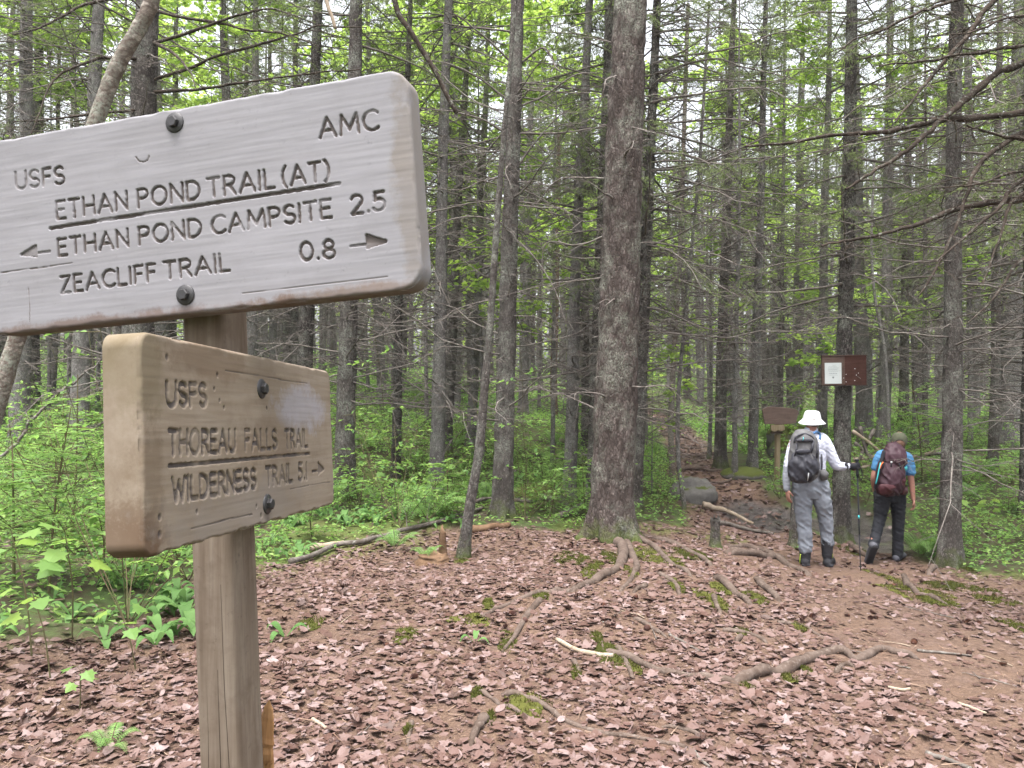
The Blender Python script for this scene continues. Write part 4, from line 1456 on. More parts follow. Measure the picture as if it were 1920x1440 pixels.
# ------------------------------------------------------------------ light green maples among the spruces
def maple_meshes(seed, z0, H, B, spread, leaves):
    rg = np.random.default_rng(seed)
    P, L = limb_lines(rg, B, z0, H, spread * 0.5, spread, 7, (-0.05, 0.35), 0.12)
    g = Geo()
    Q, ql = side_lines(rg, P, L, 7, 4, 0.5, 0.2, 0.15)
    for X, n in ((P, leaves), (Q, leaves)):
        p, T = along(X, n, rg, 0.25)
        tip = T * 0.5 + rg.normal(size=p.shape) * 0.7
        tip[:, 2] = -0.25 - 0.3 * rg.random(len(p))
        nor = np.tile([0, 0, 1.0], (len(p), 1)) + rg.normal(size=p.shape) * 0.3
        p = p + rg.normal(size=p.shape) * 0.05
        fan_leaves(g, p, tip, nor, 0.075 + 0.06 * rg.random(len(p)), MAPLE_LITE, -0.12, 0, None, rg)
    w = Geo()
    w.tubes(P, (0.004 + 0.006 * L)[:, None] * np.linspace(1, 0.3, 7)[None], 5)
    w.tubes(Q, np.full((len(Q), 4), 0.003), 3)
    return g.mesh('maple_leaves', M['maple'], False), w.mesh('maple_limbs', M['twig'], True)


MAPLES = [maple_meshes(600, 2.6, 9.0, 24, 2.0, 17), maple_meshes(601, 3.6, 9.5, 24, 2.2, 17), maple_meshes(602, 0.8, 3.0, 9, 1.1, 8)]
for i, (lb, px, d, k, sc) in enumerate([
    ('bright green maple between the slim grey and straight dark spruces', 905, 15.0, 1, 1.0), ('bright green maple left of the big trunk', 1035, 14.5, 0, 1.0), ('tall light green maple behind the upper board corner', 800, 18.0, 1, 1.1),
    ('light green maple over the upper board middle', 430, 15.5, 1, 1.0), ('light green maple behind the leaning pale maple', 90, 17.0, 0, 1.0), ('light green maple right of the branchy spruce', 1330, 17.0, 0, 1.0),
    ('light green maple above the root steps', 1455, 18.5, 1, 1.05), ('light green maple right of the notice board spruce', 1715, 16.0, 0, 0.85), ('light green maple behind the rough barked spruce', 1830, 20.0, 1, 1.0),
    ('young maple with a low leafy spray right of the big trunk', 1222, 12.5, 2, 0.8), ('young maple leafing out below the notice board', 1535, 16.0, 2, 0.9), ('far light green maple straight behind the big trunk', 1160, 24.0, 0, 1.2),
    ('far light green maple over the reddish snag', 1010, 25.0, 1, 1.2), ('far light green maple above the white hat', 1540, 25.0, 0, 1.2), ('far light green maple left of the slim grey spruce', 690, 24.0, 0, 1.2),
    ('far light green maple in the left half over the board', 250, 23.0, 1, 1.2)]):
    x = (px - 960) / F * d
    e = empty('maple_tree', (x, d, h1(x, d)), lb, 'tree')
    e.rotation_euler = (0, 0, i * 1.3)
    e.scale = (sc, sc, sc)
    r = 0.045 if k < 2 else 0.014
    g, _ = trunk_geo(r, 9.3 if k < 2 else 3.1, 800 + i, 10, 24, 0.3, 0.05, 0.05)
    g.obj('trunk', M['bark_grey'], e)
    o = link('crown', MAPLES[k][0], e)
    link('limb', MAPLES[k][1], o)
    tree_spots.append((x, d))

rgk = np.random.default_rng(23)
for i in range(26):
    d = 16 + 24 * rgk.random()
    x = (rgk.random() * 2 - 1) * d * 0.68
    if path_dist(np.array([x]), np.array([d]))[0] < 0.6:
        continue
    e = empty('maple_tree', (x, d, h1(x, d)), 'light green maple among the distant spruces', 'tree', 'light green maples among the distant spruces')
    e.rotation_euler = (0, 0, rgk.random() * 6.28)
    sc = 0.8 + 0.5 * rgk.random()
    e.scale = (sc, sc, sc)
    g, _ = trunk_geo(0.045, 9.3, 840 + i, 8, 16, 0.3, 0.05, 0.05)
    g.obj('trunk', M['bark_grey'], e)
    o = link('crown', MAPLES[i % 2][0], e)
    link('limb', MAPLES[i % 2][1], o)
    tree_spots.append((x, d))

# ------------------------------------------------------------------ the crowd of spruces behind, each a tree of its own
rgf = np.random.default_rng(11)
far_meshes = [g.mesh('far_trunk', M['bark_grey' if i % 3 else 'bark'], True) for i, g in enumerate(TR_FAR)]
cnt = 0
tries = 0
TS = [tuple(t) for t in tree_spots]
while cnt < 205 and tries < 12000:
    tries += 1
    d = 13.5 + 40 * rgf.random() ** 0.8
    x = (rgf.random() * 2 - 1) * d * 0.74
    if abs(path_dist(np.array([x]), np.array([d]))[0]) < 0.5 or path_dist(np.array([x]), np.array([d]))[0] < 0.4:
        continue
    if any((x - a) ** 2 + (d - b) ** 2 < 1.1 for a, b in TS):
        continue
    px = 960 + x / d * F
    if d < 17 and 1400 < px < 1500:
        continue
    TS.append((x, d))
    s = 0.75 + 0.6 * rgf.random()
    e = empty('spruce_tree', (x, d, h1(x, d) - 0.05), 'slender spruce trunk with dead twigs in the crowded woods behind', 'tree', 'spruces crowding the woods behind the clearing')
    e.rotation_euler = (rgf.normal() * 0.018, 0.018 + rgf.normal() * 0.018, rgf.random() * 6.28)
    t = link('trunk', far_meshes[cnt % 8], e)
    t.scale = (s, s, 1)
    o = link('twigs', (LIMBS_FAR if d > 24 else LIMBS)[cnt % 4], e)
    o['kind'] = 'stuff'
    if rgf.random() < 0.6:
        c = CROWNS[(cnt * 3) % 5]
        o = link('crown', c[0], e)
        link('bough', c[1], o)
        o.rotation_euler = (0, 0, rgf.random() * 6.28)
    cnt += 1

# far-off woods that read as one mass
g = Geo()
gl = Geo()
N = 420
dd = 54 + 45 * rgf.random(N)
xx = (rgf.random(N) * 2 - 1) * dd * 0.85
zz = gh(xx, dd)
t = np.linspace(0, 1, 4)[None]
P = np.stack([np.repeat(xx[:, None], 4, 1) + 0.3 * t, np.repeat(dd[:, None], 4, 1), zz[:, None] + 17 * t], -1)
g.tubes(P, (0.10 + 0.09 * rgf.random((N, 1))) * np.linspace(1, 0.25, 4)[None], 5)
tag(g.obj('woods', M['bark_grey']), kind='stuff')
n = 60
pp = np.repeat(np.stack([xx, dd, zz], -1), n, 0)
hh = 0.5 + 16.5 * rgf.random(len(pp)) ** 0.7
a = rgf.random(len(pp)) * 6.28
rr = (0.2 + 2.2 * (1 - hh / 17.5)) * rgf.random(len(pp)) ** 0.5 + 0.2
pp = pp + np.stack([np.cos(a) * rr, np.sin(a) * rr, hh], -1)
tip = np.stack([np.cos(a), np.sin(a), -0.3 + 0 * a], -1) + rgf.normal(size=pp.shape) * 0.3
fold_leaves(gl, pp, tip, np.tile([0, 0, 1.0], (len(pp), 1)) + rgf.normal(size=pp.shape) * 0.4, 0.5 + 0.5 * rgf.random(len(pp)), 0.22, 0.1, None, rgf)
tag(gl.obj('foliage', M['needles'], None, False), kind='stuff')
gl = Geo()
n = 70
pp = np.repeat(np.stack([xx, dd - 2 * rgf.random(N), zz], -1), n, 0)
hh = 0.5 + 13 * rgf.random(len(pp)) ** 1.1
pp = pp + np.stack([rgf.normal(size=len(pp)) * 1.5, rgf.normal(size=len(pp)) * 1.5, hh], -1)
a = rgf.random(len(pp)) * 6.28
tip = np.stack([np.cos(a), np.sin(a), -0.3 + 0 * a], -1) + rgf.normal(size=pp.shape) * 0.3
fold_leaves(gl, pp, tip, np.tile([0, 0, 1.0], (len(pp), 1)) + rgf.normal(size=pp.shape) * 0.5, 0.3 + 0.35 * rgf.random(len(pp)), 0.34, 0.1, None, rgf)
tag(gl.obj('foliage', M['maple'], None, False), kind='stuff')

# ------------------------------------------------------------------ roots running over the ground
def on_ground(pix, lift):
    p = ground_hits(pix)
    p[:, 2] += lift
    return p


def lay(pts, n, rad, sink, seed, undul=0.4):
    """Resample a ground polyline and lay it on the soil, partly sunk, rising and dipping."""
    P = spline(pts, n)
    P[:, 2] = gh(P[:, 0], P[:, 1]) + rad * (0.35 - sink) + rad * undul * vn3(np.arange(n) * 0.25, seed, 0, 5)
    return P


ROOTS = [  # pixels, radius in pixels (start, end)
    ([(1150, 1005), (1168, 1034), (1160, 1065), (1122, 1087), (1070, 1110)], 13, 8, 'tree'),
    ([(1095, 1098), (1060, 1110), (1025, 1111), (980, 1121), (924, 1147), (900, 1162)], 8, 5, 'tree'),
    ([(1012, 1125), (987, 1155), (965, 1196), (940, 1224)], 9, 4, 'tree'),
    ([(1175, 1015), (1194, 1061), (1182, 1087), (1162, 1110)], 8, 5, 'tree'), ([(1212, 1097), (1200, 1104), (1186, 1112)], 6, 5, 'tree'),
    ([(1185, 1005), (1230, 1030), (1265, 1062), (1300, 1085)], 9, 5, 'tree'),
    ([(1190, 1000), (1260, 1020), (1314, 1046), (1335, 1064)], 8, 5, 'tree'),
    ([(1130, 1222), (1179, 1236), (1212, 1252), (1269, 1267), (1325, 1275), (1385, 1278)], 6, 7, 'long root snaking across the clearing, its thin left half'),
    ([(1377, 1282), (1429, 1266), (1474, 1259), (1510, 1243), (1552, 1224), (1584, 1227), (1610, 1237), (1649, 1221), (1684, 1227), (1720, 1236)], 12, 6, 'thick bare root arching across the path'),
    ([(1156, 1212), (1171, 1237), (1187, 1273)], 6, 5, 'short root crossing the pale stick'), ([(1122, 1190), (1134, 1222)], 4, 3, 'tiny root above the pale stick'),
    ([(1345, 1085), (1374, 1110), (1410, 1136)], 7, 5, 'dark root slanting over the slope below the stump'), ([(1419, 1085), (1437, 1106), (1462, 1128)], 7, 5, 'forked dark root left of the hikers'),
    ([(1355, 1026), (1400, 1026), (1437, 1036), (1470, 1046)], 6, 5, 'root behind the white hatted hiker, upper one'), ([(1360, 1038), (1419, 1044), (1460, 1050), (1500, 1070), (1518, 1080)], 8, 6, 'root ending at the white hatted hiker boots'),
    ([(1237, 1078), (1265, 1095), (1274, 1116)], 5, 4, 'small mossy root below the big spruce on its right'), ([(1338, 1118), (1343, 1135), (1352, 1153)], 5, 4, 'small root beside the bright moss cushion'),
    ([(1190, 1160), (1220, 1178), (1250, 1195)], 5, 3, 'thin root in the leaves below the big spruce'), ([(1355, 1182), (1415, 1192), (1440, 1207)], 5, 3, 'thin root in the middle of the slope'),
    ([(895, 1296), (924, 1312), (945, 1328)], 5, 3, 'root at the left of the front moss patch'), ([(940, 1301), (987, 1309), (1032, 1335), (1070, 1357), (1137, 1376), (1212, 1387), (1290, 1401)], 6, 4, 'long flat root running right from the front moss patch'),
    ([(948, 1324), (995, 1350)], 5, 3, 'short root inside the front moss patch'), ([(909, 1348), (892, 1376), (880, 1404)], 9, 6, 'stubby bare root in the front leaves'), ([(772, 1352), (768, 1375), (764, 1398)], 5, 3, 'small root stub in the front leaves'),
    ([(1458, 1168), (1507, 1176), (1552, 1199)], 4, 3, 'thin root at the edge of the trodden path'), ([(1568, 1262), (1581, 1248), (1603, 1251)], 5, 4, 'hooked root stub below the thick bare root'),
    ([(1695, 1080), (1713, 1108), (1746, 1121), (1780, 1138)], 6, 4, 'mossy root right of the hikers in front of the fern'), ([(1075, 1240), (1086, 1262)], 5, 4, 'bent root stub left of the long root'),
    ([(1380, 1206), (1392, 1190)], 5, 4, 'little root stub in the brown needles'), ([(1590, 1020), (1612, 1038), (1650, 1052)], 6, 4, 'mossy root of the notice board spruce'),
    ([(1770, 1052), (1750, 1066), (1740, 1080)], 7, 4, 'root of the rough barked spruce'), ([(1340, 1395), (1290, 1370), (1240, 1362)], 4, 3, 'thin root in the front litter'),
]
ROOT_PTS = []
rs = 0
for px_, r0_, r1_, lb in ROOTS:
    pts = ground_hits(px_)
    dm = pts[:, 1]
    n = max(14, len(px_) * 7)
    rad = np.interp(np.linspace(0, 1, n), [0, 1], [r0_ / F * dm[0], r1_ / F * dm[-1]])
    rs += 1
    rad = rad * (0.85 if lb == 'tree' else 1.1)
    P = lay(pts, n, rad, 0.08 if lb == 'tree' else -0.12, rs, 0.5)
    ROOT_PTS.append(np.column_stack([P[:, :2], rad]))
    P[:2, 2] -= 0.6 * rad[:2]
    P[-3:, 2] -= np.array([0.3, 0.8, 1.5]) * rad[-3:]
    rad = rad * (1 + 0.20 * vn3(np.arange(n) * 0.5, rs, 0, 8) + 0.10 * vn3(np.arange(n) * 1.3, rs, 0, 18)) * 0.97
    if lb == 'tree':
        inv = np.array(big.matrix_basis.inverted())
        P = P @ inv[:3, :3].T + inv[:3, 3]
        Geo().tubes(P, rad, 9, 0, True).obj('root', M['root'], big)
    else:
        o = Geo().tubes(P - P[0], rad, 9, 0, True).obj('exposed_root', M['root'])
        o.location = P[0]
        tag(o, lb, 'root')

# root steps across the trail further up
rgr = np.random.default_rng(5)
for i in range(26):
    y = 13.6 + i * 0.6 + rgr.random() * 0.6
    c = PATH_LINE[np.argmin(np.abs(PATH_LINE[:, 1] - y))]
    n = 16
    xs = np.linspace(-0.5, 0.5, n) * (0.5 + rgr.random()) + rgr.normal() * 0.35
    P = np.stack([c[0] + xs, y + rgr.normal() * 0.35 * xs + 0.45 * fbm(xs * 1.6, i * 3.1, 0, 5, 3), 0 * xs], -1)
    rad = (0.018 + 0.026 * rgr.random()) * (1 + 0.3 * vn3(np.arange(n) * 0.4, i, 0, 4)) * np.sin(np.linspace(0.25, 2.9, n)) ** 0.5
    P = lay(P, n, rad, 0.0, 90 + i, 0.8)
    o = Geo().tubes(P - P[0], rad, 7, 0, True).obj('exposed_root', M['root'])
    o.location = P[0]
    tag(o, 'root forming a step across the trail going uphill', 'root', 'root steps across the uphill trail')

# ------------------------------------------------------------------ moss cushions
MOSSP = [(1072, 1046, 34, 12), (1118, 1060, 16, 9), (1148, 1046, 14, 16), (1235, 1048, 40, 11), (1180, 1070, 12, 10), (1105, 1078, 16, 8), (1338, 1128, 20, 16), (1268, 1098, 14, 10), (760, 1190, 26, 14), (860, 1162, 24, 8),
         (897, 1163, 24, 9), (915, 1135, 12, 7), (953, 1205, 20, 16), (1014, 1117, 16, 7), (1145, 1232, 28, 16), (1190, 1252, 16, 10), (1118, 1196, 12, 8), (990, 1322, 46, 20), (895, 1302, 12, 12), (1080, 1262, 10, 10),
         (585, 1165, 26, 14), (1480, 1272, 14, 8), (1400, 1287, 14, 7), (1510, 1258, 8, 6), (1720, 1108, 22, 16), (1760, 1130, 26, 10), (1800, 1100, 44, 9), (1870, 1125, 30, 9), (1905, 1172, 26, 18), (1350, 1105, 14, 8),
         (1415, 1120, 20, 10), (1300, 1040, 30, 8), (868, 1046, 16, 7), (1600, 1032, 22, 8), (1800, 1062, 18, 7), (1390, 1185, 16, 5), (920, 1350, 8, 8), (765, 1370, 7, 7), (1500, 1178, 12, 6), (1690, 1095, 12, 10)]
rgm = np.random.default_rng(3)
MOSS_AT = []
for (mx, my, rx, ry) in MOSSP:
    p = ground_hits([(mx, my), (mx + rx, my), (mx, my + ry)])
    ax, ay = abs(p[1, 0] - p[0, 0]), abs(p[2, 1] - p[0, 1]) * 1.3 + 0.01
    MOSS_AT.append((p[0, 0], p[0, 1], ax, ay))
    g = Geo()
    u = np.linspace(-1, 1, 31)
    X, Y = np.meshgrid(u, u)
    wx, wy = p[0, 0] + X * ax, p[0, 1] + Y * ay
    e_ = 0.78 - (X ** 2 + Y ** 2) + 1.15 * fbm(wx * 11, wy * 11, 0, 61, 4)
    Z = gh(wx, wy) + np.where(e_ > 0, 0.013 * np.sqrt(np.maximum(e_, 0)), -0.03) + 0.006 * vn3(wx * 40, wy * 40, 0, 6)
    i_ = (np.arange(30)[:, None] * 31 + np.arange(30)[None]).ravel()
    q = np.stack([i_, i_ + 1, i_ + 32, i_ + 31], -1)
    keep = (e_.ravel()[q] > -0.1).all(1)
    if not keep.any():
        continue
    V = np.stack([wx.ravel(), wy.ravel(), Z.ravel()], -1)
    uq, inv = np.unique(q[keep].ravel(), return_inverse=True)
    g.add(V[uq], inv.reshape(-1, 4), 0.5)
    k = int(np.clip(22000 * ax * ay, 300, 2200))
    a, r = rgm.random(k) * 6.28, np.sqrt(rgm.random(k))
    bx, by = p[0, 0] + ax * r * np.cos(a), p[0, 1] + ay * r * np.sin(a)
    ee = 0.78 - r ** 2 + 1.15 * fbm(bx * 11, by * 11, 0, 61, 4)
    m = ee > -0.6
    bx, by, ee = bx[m], by[m], ee[m]
    B = np.stack([bx, by, gh(bx, by) + 0.010 * np.sqrt(np.maximum(ee, 0))], -1)
    spikes(g, B, np.stack([0 * bx, 0 * bx, 1 + 0 * bx], -1) + rgm.normal(size=B.shape) * 0.6, 0.012 + 0.014 * rgm.random(len(B)), 0.007, None, rgm)
    tag(g.obj('moss', M['moss']), kind='stuff')

# ------------------------------------------------------------------ fallen leaves, needles, cones, sticks
rgl = np.random.default_rng(19)
# candidate spots, denser where the leaves have drifted
n = 165000
ly = 2.5 + 12.5 * rgl.random(n) ** 1.1
lx = (rgl.random(n) * 2 - 1) * ly * 0.88
keep = clear_mask(lx, ly)
drift = fbm(lx * 0.8, ly * 0.8, 0, 71, 3)
bare = sstep(0.6, 2.2, lx - 0.25 * (ly - 3)) * 0.36 + 0.30 * sstep(7, 10, ly) + 0.35 * sstep(-0.3, -1.2, path_dist(lx, ly)) * (lx > 0.5)
prob = np.clip(1.05 + 0.6 * drift - 1.15 * bare, 0.10, 1.0) * np.interp(ly, [2.5, 5, 9, 15], [0.5, 0.62, 0.7, 0.6])
keep &= rgl.random(n) < prob
keep &= (mud_mask(lx, ly) < 0.4) | (rgl.random(n) < 0.3)
lx, ly = lx[keep], ly[keep]
# also scattered leaves between the plants at the left
n2 = 5000
ey = 3.0 + 9 * rgl.random(n2)
ex = (rgl.random(n2) * 2 - 1) * ey * 0.7
m2 = ~clear_mask(ex, ey)
lx, ly = np.concatenate([lx, ex[m2]]), np.concatenate([ly, ey[m2]])
RP = np.concatenate(ROOT_PTS)
hit = np.zeros(len(lx), bool)
for s_ in range(0, len(lx), 8000):
    dd_ = np.hypot(lx[s_:s_ + 8000, None] - RP[None, :, 0], ly[s_:s_ + 8000, None] - RP[None, :, 1])
    hit[s_:s_ + 8000] = (dd_ < RP[None, :, 2] * 1.1 + 0.022).any(1)
for (mx_, my_, rx_, ry_) in MOSS_AT:
    hit |= (((lx - mx_) / rx_) ** 2 + ((ly - my_) / ry_) ** 2 < 0.8) & (rgl.random(len(lx)) < 0.5)
lx, ly = lx[~hit], ly[~hit]
lz = gh(lx, ly)
NL = len(lx)


def leaf_frame(N, rg, tilt=0.35):
    a = rg.random(N) * 6.28
    tip = np.stack([np.cos(a), np.sin(a), rg.normal(size=N) * tilt * 0.7], -1)
    nor = np.tile([0, 0, 1.0], (N, 1)) + rg.normal(size=(N, 3)) * tilt
    return nrm(tip), nrm(nor)


size = 0.022 + 0.060 * rgl.random(NL) ** 2.0
order = np.argsort(ly)
near300 = [i for i in order if abs(lx[i]) < ly[i] * 0.63 and ly[i] > 3.3 and clear_mask(np.array([lx[i]]), np.array([ly[i]]))[0] and not (-0.75 < lx[i] < -0.1 and ly[i] < 0)][:300]
rest = np.setdiff1d(np.arange(NL), near300)
tip, nor = leaf_frame(len(rest), rgl, 0.24)
g = Geo()
sel = rest
p = np.stack([lx[sel], ly[sel], lz[sel] + 0.005 + 0.008 * rgl.random(len(sel))], -1)
ov = rgl.random(len(sel)) < 0.4
fan_leaves(g, p[ov], tip[ov], nor[ov], size[sel][ov] * 0.95, OVAL, 0.10, 0.30 * rgl.normal(size=int(ov.sum())), None, rgl)
p, tip, nor, sel = p[~ov], tip[~ov], nor[~ov], sel[~ov]
fan_leaves(g, p, tip, nor, size[sel], MAPLE, 0.06, 0.22 * rgl.normal(size=len(sel)) * (1 + 2.0 * (rgl.random(len(sel)) < 0.2)), None, rgl)
tag(g.obj('leaf_litter', M['dead_leaf'], None, False), kind='stuff')
LEAFM = []
for k in range(8):
    gg = Geo()
    fan_leaves(gg, np.array([[0, -0.35, 0.0]]), np.array([[0, 1.0, 0]]), np.array([[0, 0, 1.0]]), np.array([1.0]), MAPLE if k < 5 else OVAL, 0.08 * rgl.normal(), np.array([0.22 * rgl.normal()]), np.array([0.0]), rgl)
    LEAFM.append(gg.mesh('fallen_leaf', M['dead_leaf'], False))
for j, i in enumerate(near300):
    par = path if abs(path_dist(np.array([lx[i]]), np.array([ly[i]]))[0]) < 0 or path_dist(np.array([lx[i]]), np.array([ly[i]]))[0] < 0 else ground
    o = link('fallen_leaf', LEAFM[j % 8], par, (lx[i], ly[i], lz[i] + 0.010 + 0.014 * rgl.random()))
    o.rotation_euler = (rgl.normal() * 0.3, rgl.normal() * 0.3, rgl.random() * 6.28)
    s = size[i]
    o.scale = (s, s, s)

# leaves drifted along the trail that climbs away
n = 9000
y_ = 9.0 + 24 * rgl.random(n) ** 0.8
i_ = np.clip(np.searchsorted(PATH_LINE[:, 1], y_), 0, 159)
x_ = PATH_LINE[i_, 0] + rgl.normal(size=n) * 0.9
m = clear_mask(x_, y_) & ((mud_mask(x_, y_) < 0.5) | (rgl.random(n) < 0.25))
x_, y_ = x_[m], y_[m]
tip, nor = leaf_frame(len(x_), rgl, 0.3)
g = Geo()
fan_leaves(g, np.stack([x_, y_, gh(x_, y_) + 0.008], -1), tip, nor, 0.05 + 0.05 * rgl.random(len(x_)), MAPLE_LITE, 0.06, 0.3 * rgl.normal(size=len(x_)), None, rgl)
tag(g.obj('leaf_litter', M['dead_leaf'], None, False), kind='stuff')

# dry needles and bits of twig
n = 42000
y_ = 2.6 + 10 * rgl.random(n) ** 1.15
x_ = (rgl.random(n) * 2 - 1) * y_ * 0.7
m = clear_mask(x_, y_) & (mud_mask(x_, y_) < 0.3)
x_, y_ = x_[m], y_[m]
g = Geo()
a = rgl.random(len(x_)) * 6.28
d_ = np.stack([np.cos(a), np.sin(a), 0.15 * rgl.normal(size=len(a))], -1)
big_ = rgl.random(len(x_)) < 0.12
spikes(g, np.stack([x_, y_, gh(x_, y_) + 0.006 + 0.01 * rgl.random(len(x_))], -1), d_, np.where(big_, 0.05 + 0.10 * rgl.random(len(x_)), 0.022), np.where(big_, 0.005, 0.003), None, rgl)
tag(g.obj('needle_litter', M['duff'], None, False), kind='stuff')

# spruce cones
gc = []
for k in range(3):
    g = Geo()
    u = np.linspace(0, 1, 9)
    for i in range(9):
        zc = 0.004 + 0.034 * u[i]
        rr = 0.012 * math.sin(PI * (0.18 + 0.75 * u[i])) + 0.002
        a = np.arange(7) * 2 * PI / 7 + i * 0.45 + k
        c = np.stack([np.cos(a) * rr * 0.5, np.full(7, zc - 0.019), np.sin(a) * rr * 0.5], -1)
        o_ = np.stack([np.cos(a) * rr * 1.15, np.full(7, 0.55), np.sin(a) * rr * 1.15], -1)
        o_[:, 1] = 0.006
        t_ = np.stack([np.cos(a), 0.55 + 0 * a, np.sin(a)], -1)
        fold_leaves(g, c, t_, np.stack([-np.cos(a) * 0.4, 1 + 0 * a, -np.sin(a) * 0.4], -1), np.full(7, 0.013), 0.5, -0.05, np.full(7, 0.3 + 0.07 * i), rgl)
    g.tubes(np.array([[0, -0.018, 0], [0, 0, 0], [0, 0.018, 0]]), np.array([0.005, 0.009, 0.003]), 6, 0.0, True)
    gc.append(g.mesh('spruce_cone', M['cone'], False))
k = 0
while k < 95:
    y = 3.3 + 5.8 * rgl.random()
    x = -1.2 + 5.2 * rgl.random() + 0.1 * y
    if abs(x) > 0.63 * y or not clear_mask(np.array([x]), np.array([y]))[0]:
        continue
    if fbm(np.array([x * 1.1]), np.array([y * 1.1]), 0, 88, 2)[0] < rgl.random() * 0.9 - 0.6:
        continue
    o = link('spruce_cone', gc[k % 3], None, (x, y, h1(x, y) + 0.012))
    o.rotation_euler = (rgl.normal() * 0.3, rgl.normal() * 0.5, rgl.random() * 6.28)
    s = 0.75 + 0.45 * rgl.random()
    o.scale = (s, s, s)
    tag(o, 'small dark spruce cone lying on the leaf litter', 'cone', 'spruce cones strewn over the clearing')
    k += 1


def stick(name, label, pix, r0_, r1_, mat, lift=0.6, twigs=0, seed=0, cat='branch', sides=8):
    pts = ground_hits(pix)
    n = max(12, 6 * len(pix))
    P = spline(pts, n)
    rad = np.linspace(r0_ / F * pts[0, 1], r1_ / F * pts[-1, 1], n)
    P[:, 2] = gh(P[:, 0], P[:, 1]) + rad * lift + 0.25 * rad * vn3(np.arange(n) * 0.3, seed, 0, 2)
    rad = rad * (1 + 0.10 * vn3(np.arange(n) * 0.9, seed, 0, 4))
    e = empty(name, tuple(P[0]), label, cat)
    Geo().tubes(P - P[0], rad, sides, 0, True).obj('wood', M[mat], e)
    if twigs:
        rg = np.random.default_rng(seed)
        Q, ql = side_lines(rg, (P - P[0])[None], np.array([np.linalg.norm(P[-1] - P[0])]), twigs, 4, 0.16, 0.3, 0.9)
        Q[..., 2] = np.abs(Q[..., 2] - Q[:, :1, 2]) + Q[:, :1, 2]
        for q, l_ in zip(Q, ql):
            Geo().tubes(q, np.linspace(0.008, 0.003, 4), 5).obj('twig', M[mat], e)
    return e


stick('fallen_branch', 'long bark streaked fallen branch lying from the plants to the thin leaning tree', [(545, 1064), (625, 1032), (685, 1021), (760, 1000), (824, 984), (878, 966), (905, 958)], 6, 3, 'log', 1.8, 9, 3)
stick('fallen_branch', 'shorter pale split branch beside the long fallen branch', [(572, 1036), (600, 1030), (645, 1022)], 7, 5, 'pale_wood', 1.0, 0, 4)
stick('fallen_branch', 'thin bare fallen branch beside the straight dark spruce', [(880, 962), (930, 952), (1000, 955)], 4, 3, 'log', 5, 4, 5)
stick('birch_log', 'white barked birch branch lying at the edge of the mud', [(1318, 955), (1340, 960), (1362, 964), (1384, 974), (1412, 986)], 6, 3, 'pale_wood', 1.5, 2, 6)
stick('fallen_branch', 'grey branch lying under the white birch branch', [(1345, 985), (1385, 992), (1420, 1000), (1450, 1004)], 4, 3, 'log', 1.2, 1, 7)
stick('pale_stick', 'pale peeled stick among the leaves left of the long root', [(1044, 1202), (1077, 1221), (1122, 1231), (1150, 1234)], 4, 5, 'pale_wood', 0.9, 0, 8)
stick('pale_stick', 'bare stick lying in the brown needles at lower right', [(1797, 1321), (1822, 1330), (1849, 1340)], 3, 3, 'pale_wood', 0.9, 0, 9)
stick('pale_stick', 'short whitish stick below the thick bare root', [(1665, 1291), (1690, 1296), (1706, 1294)], 3, 3, 'pale_wood', 0.9, 0, 10)
stick('fallen_branch', 'thin stick lying across the path right of the thick root', [(1720, 1222), (1765, 1226), (1822, 1231)], 3, 2, 'log', 0.9, 0, 11)
stick('fallen_branch', 'dark stick at the bottom right corner', [(1736, 1416), (1775, 1428), (1822, 1446)], 5, 4, 'log', 0.9, 0, 12)
stick('pale_stick', 'broken pale stick in front of the signpost', [(586, 1352), (600, 1360), (612, 1368)], 4, 3, 'pale_wood', 0.9, 0, 13)
stick('pale_stick', 'slim stick in the leaves near the bottom centre', [(1300, 1408), (1312, 1425), (1330, 1440)], 3, 3, 'log', 0.9, 0, 14)
stick('fallen_branch', 'thin dark twig in the litter right of centre', [(1255, 1192), (1285, 1208), (1312, 1222)], 3, 2, 'log', 0.9, 0, 15)
stick('rotten_log', 'crumbling reddish log behind the thin leaning tree', [(885, 998), (915, 993), (955, 990)], 8, 6, 'rot_wood', 0.7, 0, 16, 'log')
stick('mossy_log', 'short log in the shrubs left of the big trunk', [(985, 930), (1012, 938), (1040, 944)], 8, 6, 'log', 1.0, 0, 17, 'log')
stick('fallen_branch', 'broken grey branch in the plants left of the big trunk', [(1050, 975), (1080, 960), (1112, 945)], 6, 4, 'log', 1.6, 3, 18)
rgt = np.random.default_rng(8)
for i in range(46):
    y = 3.4 + 5.5 * rgt.random()
    x = -1.6 + 5.2 * rgt.random()
    if abs(x) > 0.62 * y or not clear_mask(np.array([x]), np.array([y]))[0]:
        continue
    a, L = rgt.random() * 3.14, 0.08 + 0.25 * rgt.random()
    t = np.linspace(-.5, .5, 7) * L
    P = np.stack([x + np.cos(a) * t, y + np.sin(a) * t + 0.02 * rgt.normal(size=7) * L * 3, 0 * t], -1)
    P[:, 2] = gh(P[:, 0], P[:, 1]) + 0.008
    o = Geo().tubes(P - P[3], np.linspace(0.004, 0.002, 7), 5).obj('small_twig', M[['log', 'pale_wood', 'twig'][i % 3]])
    o.location = P[3]
    tag(o, 'small dry twig lying on the leaf litter', 'twig', 'dry twigs strewn over the clearing')

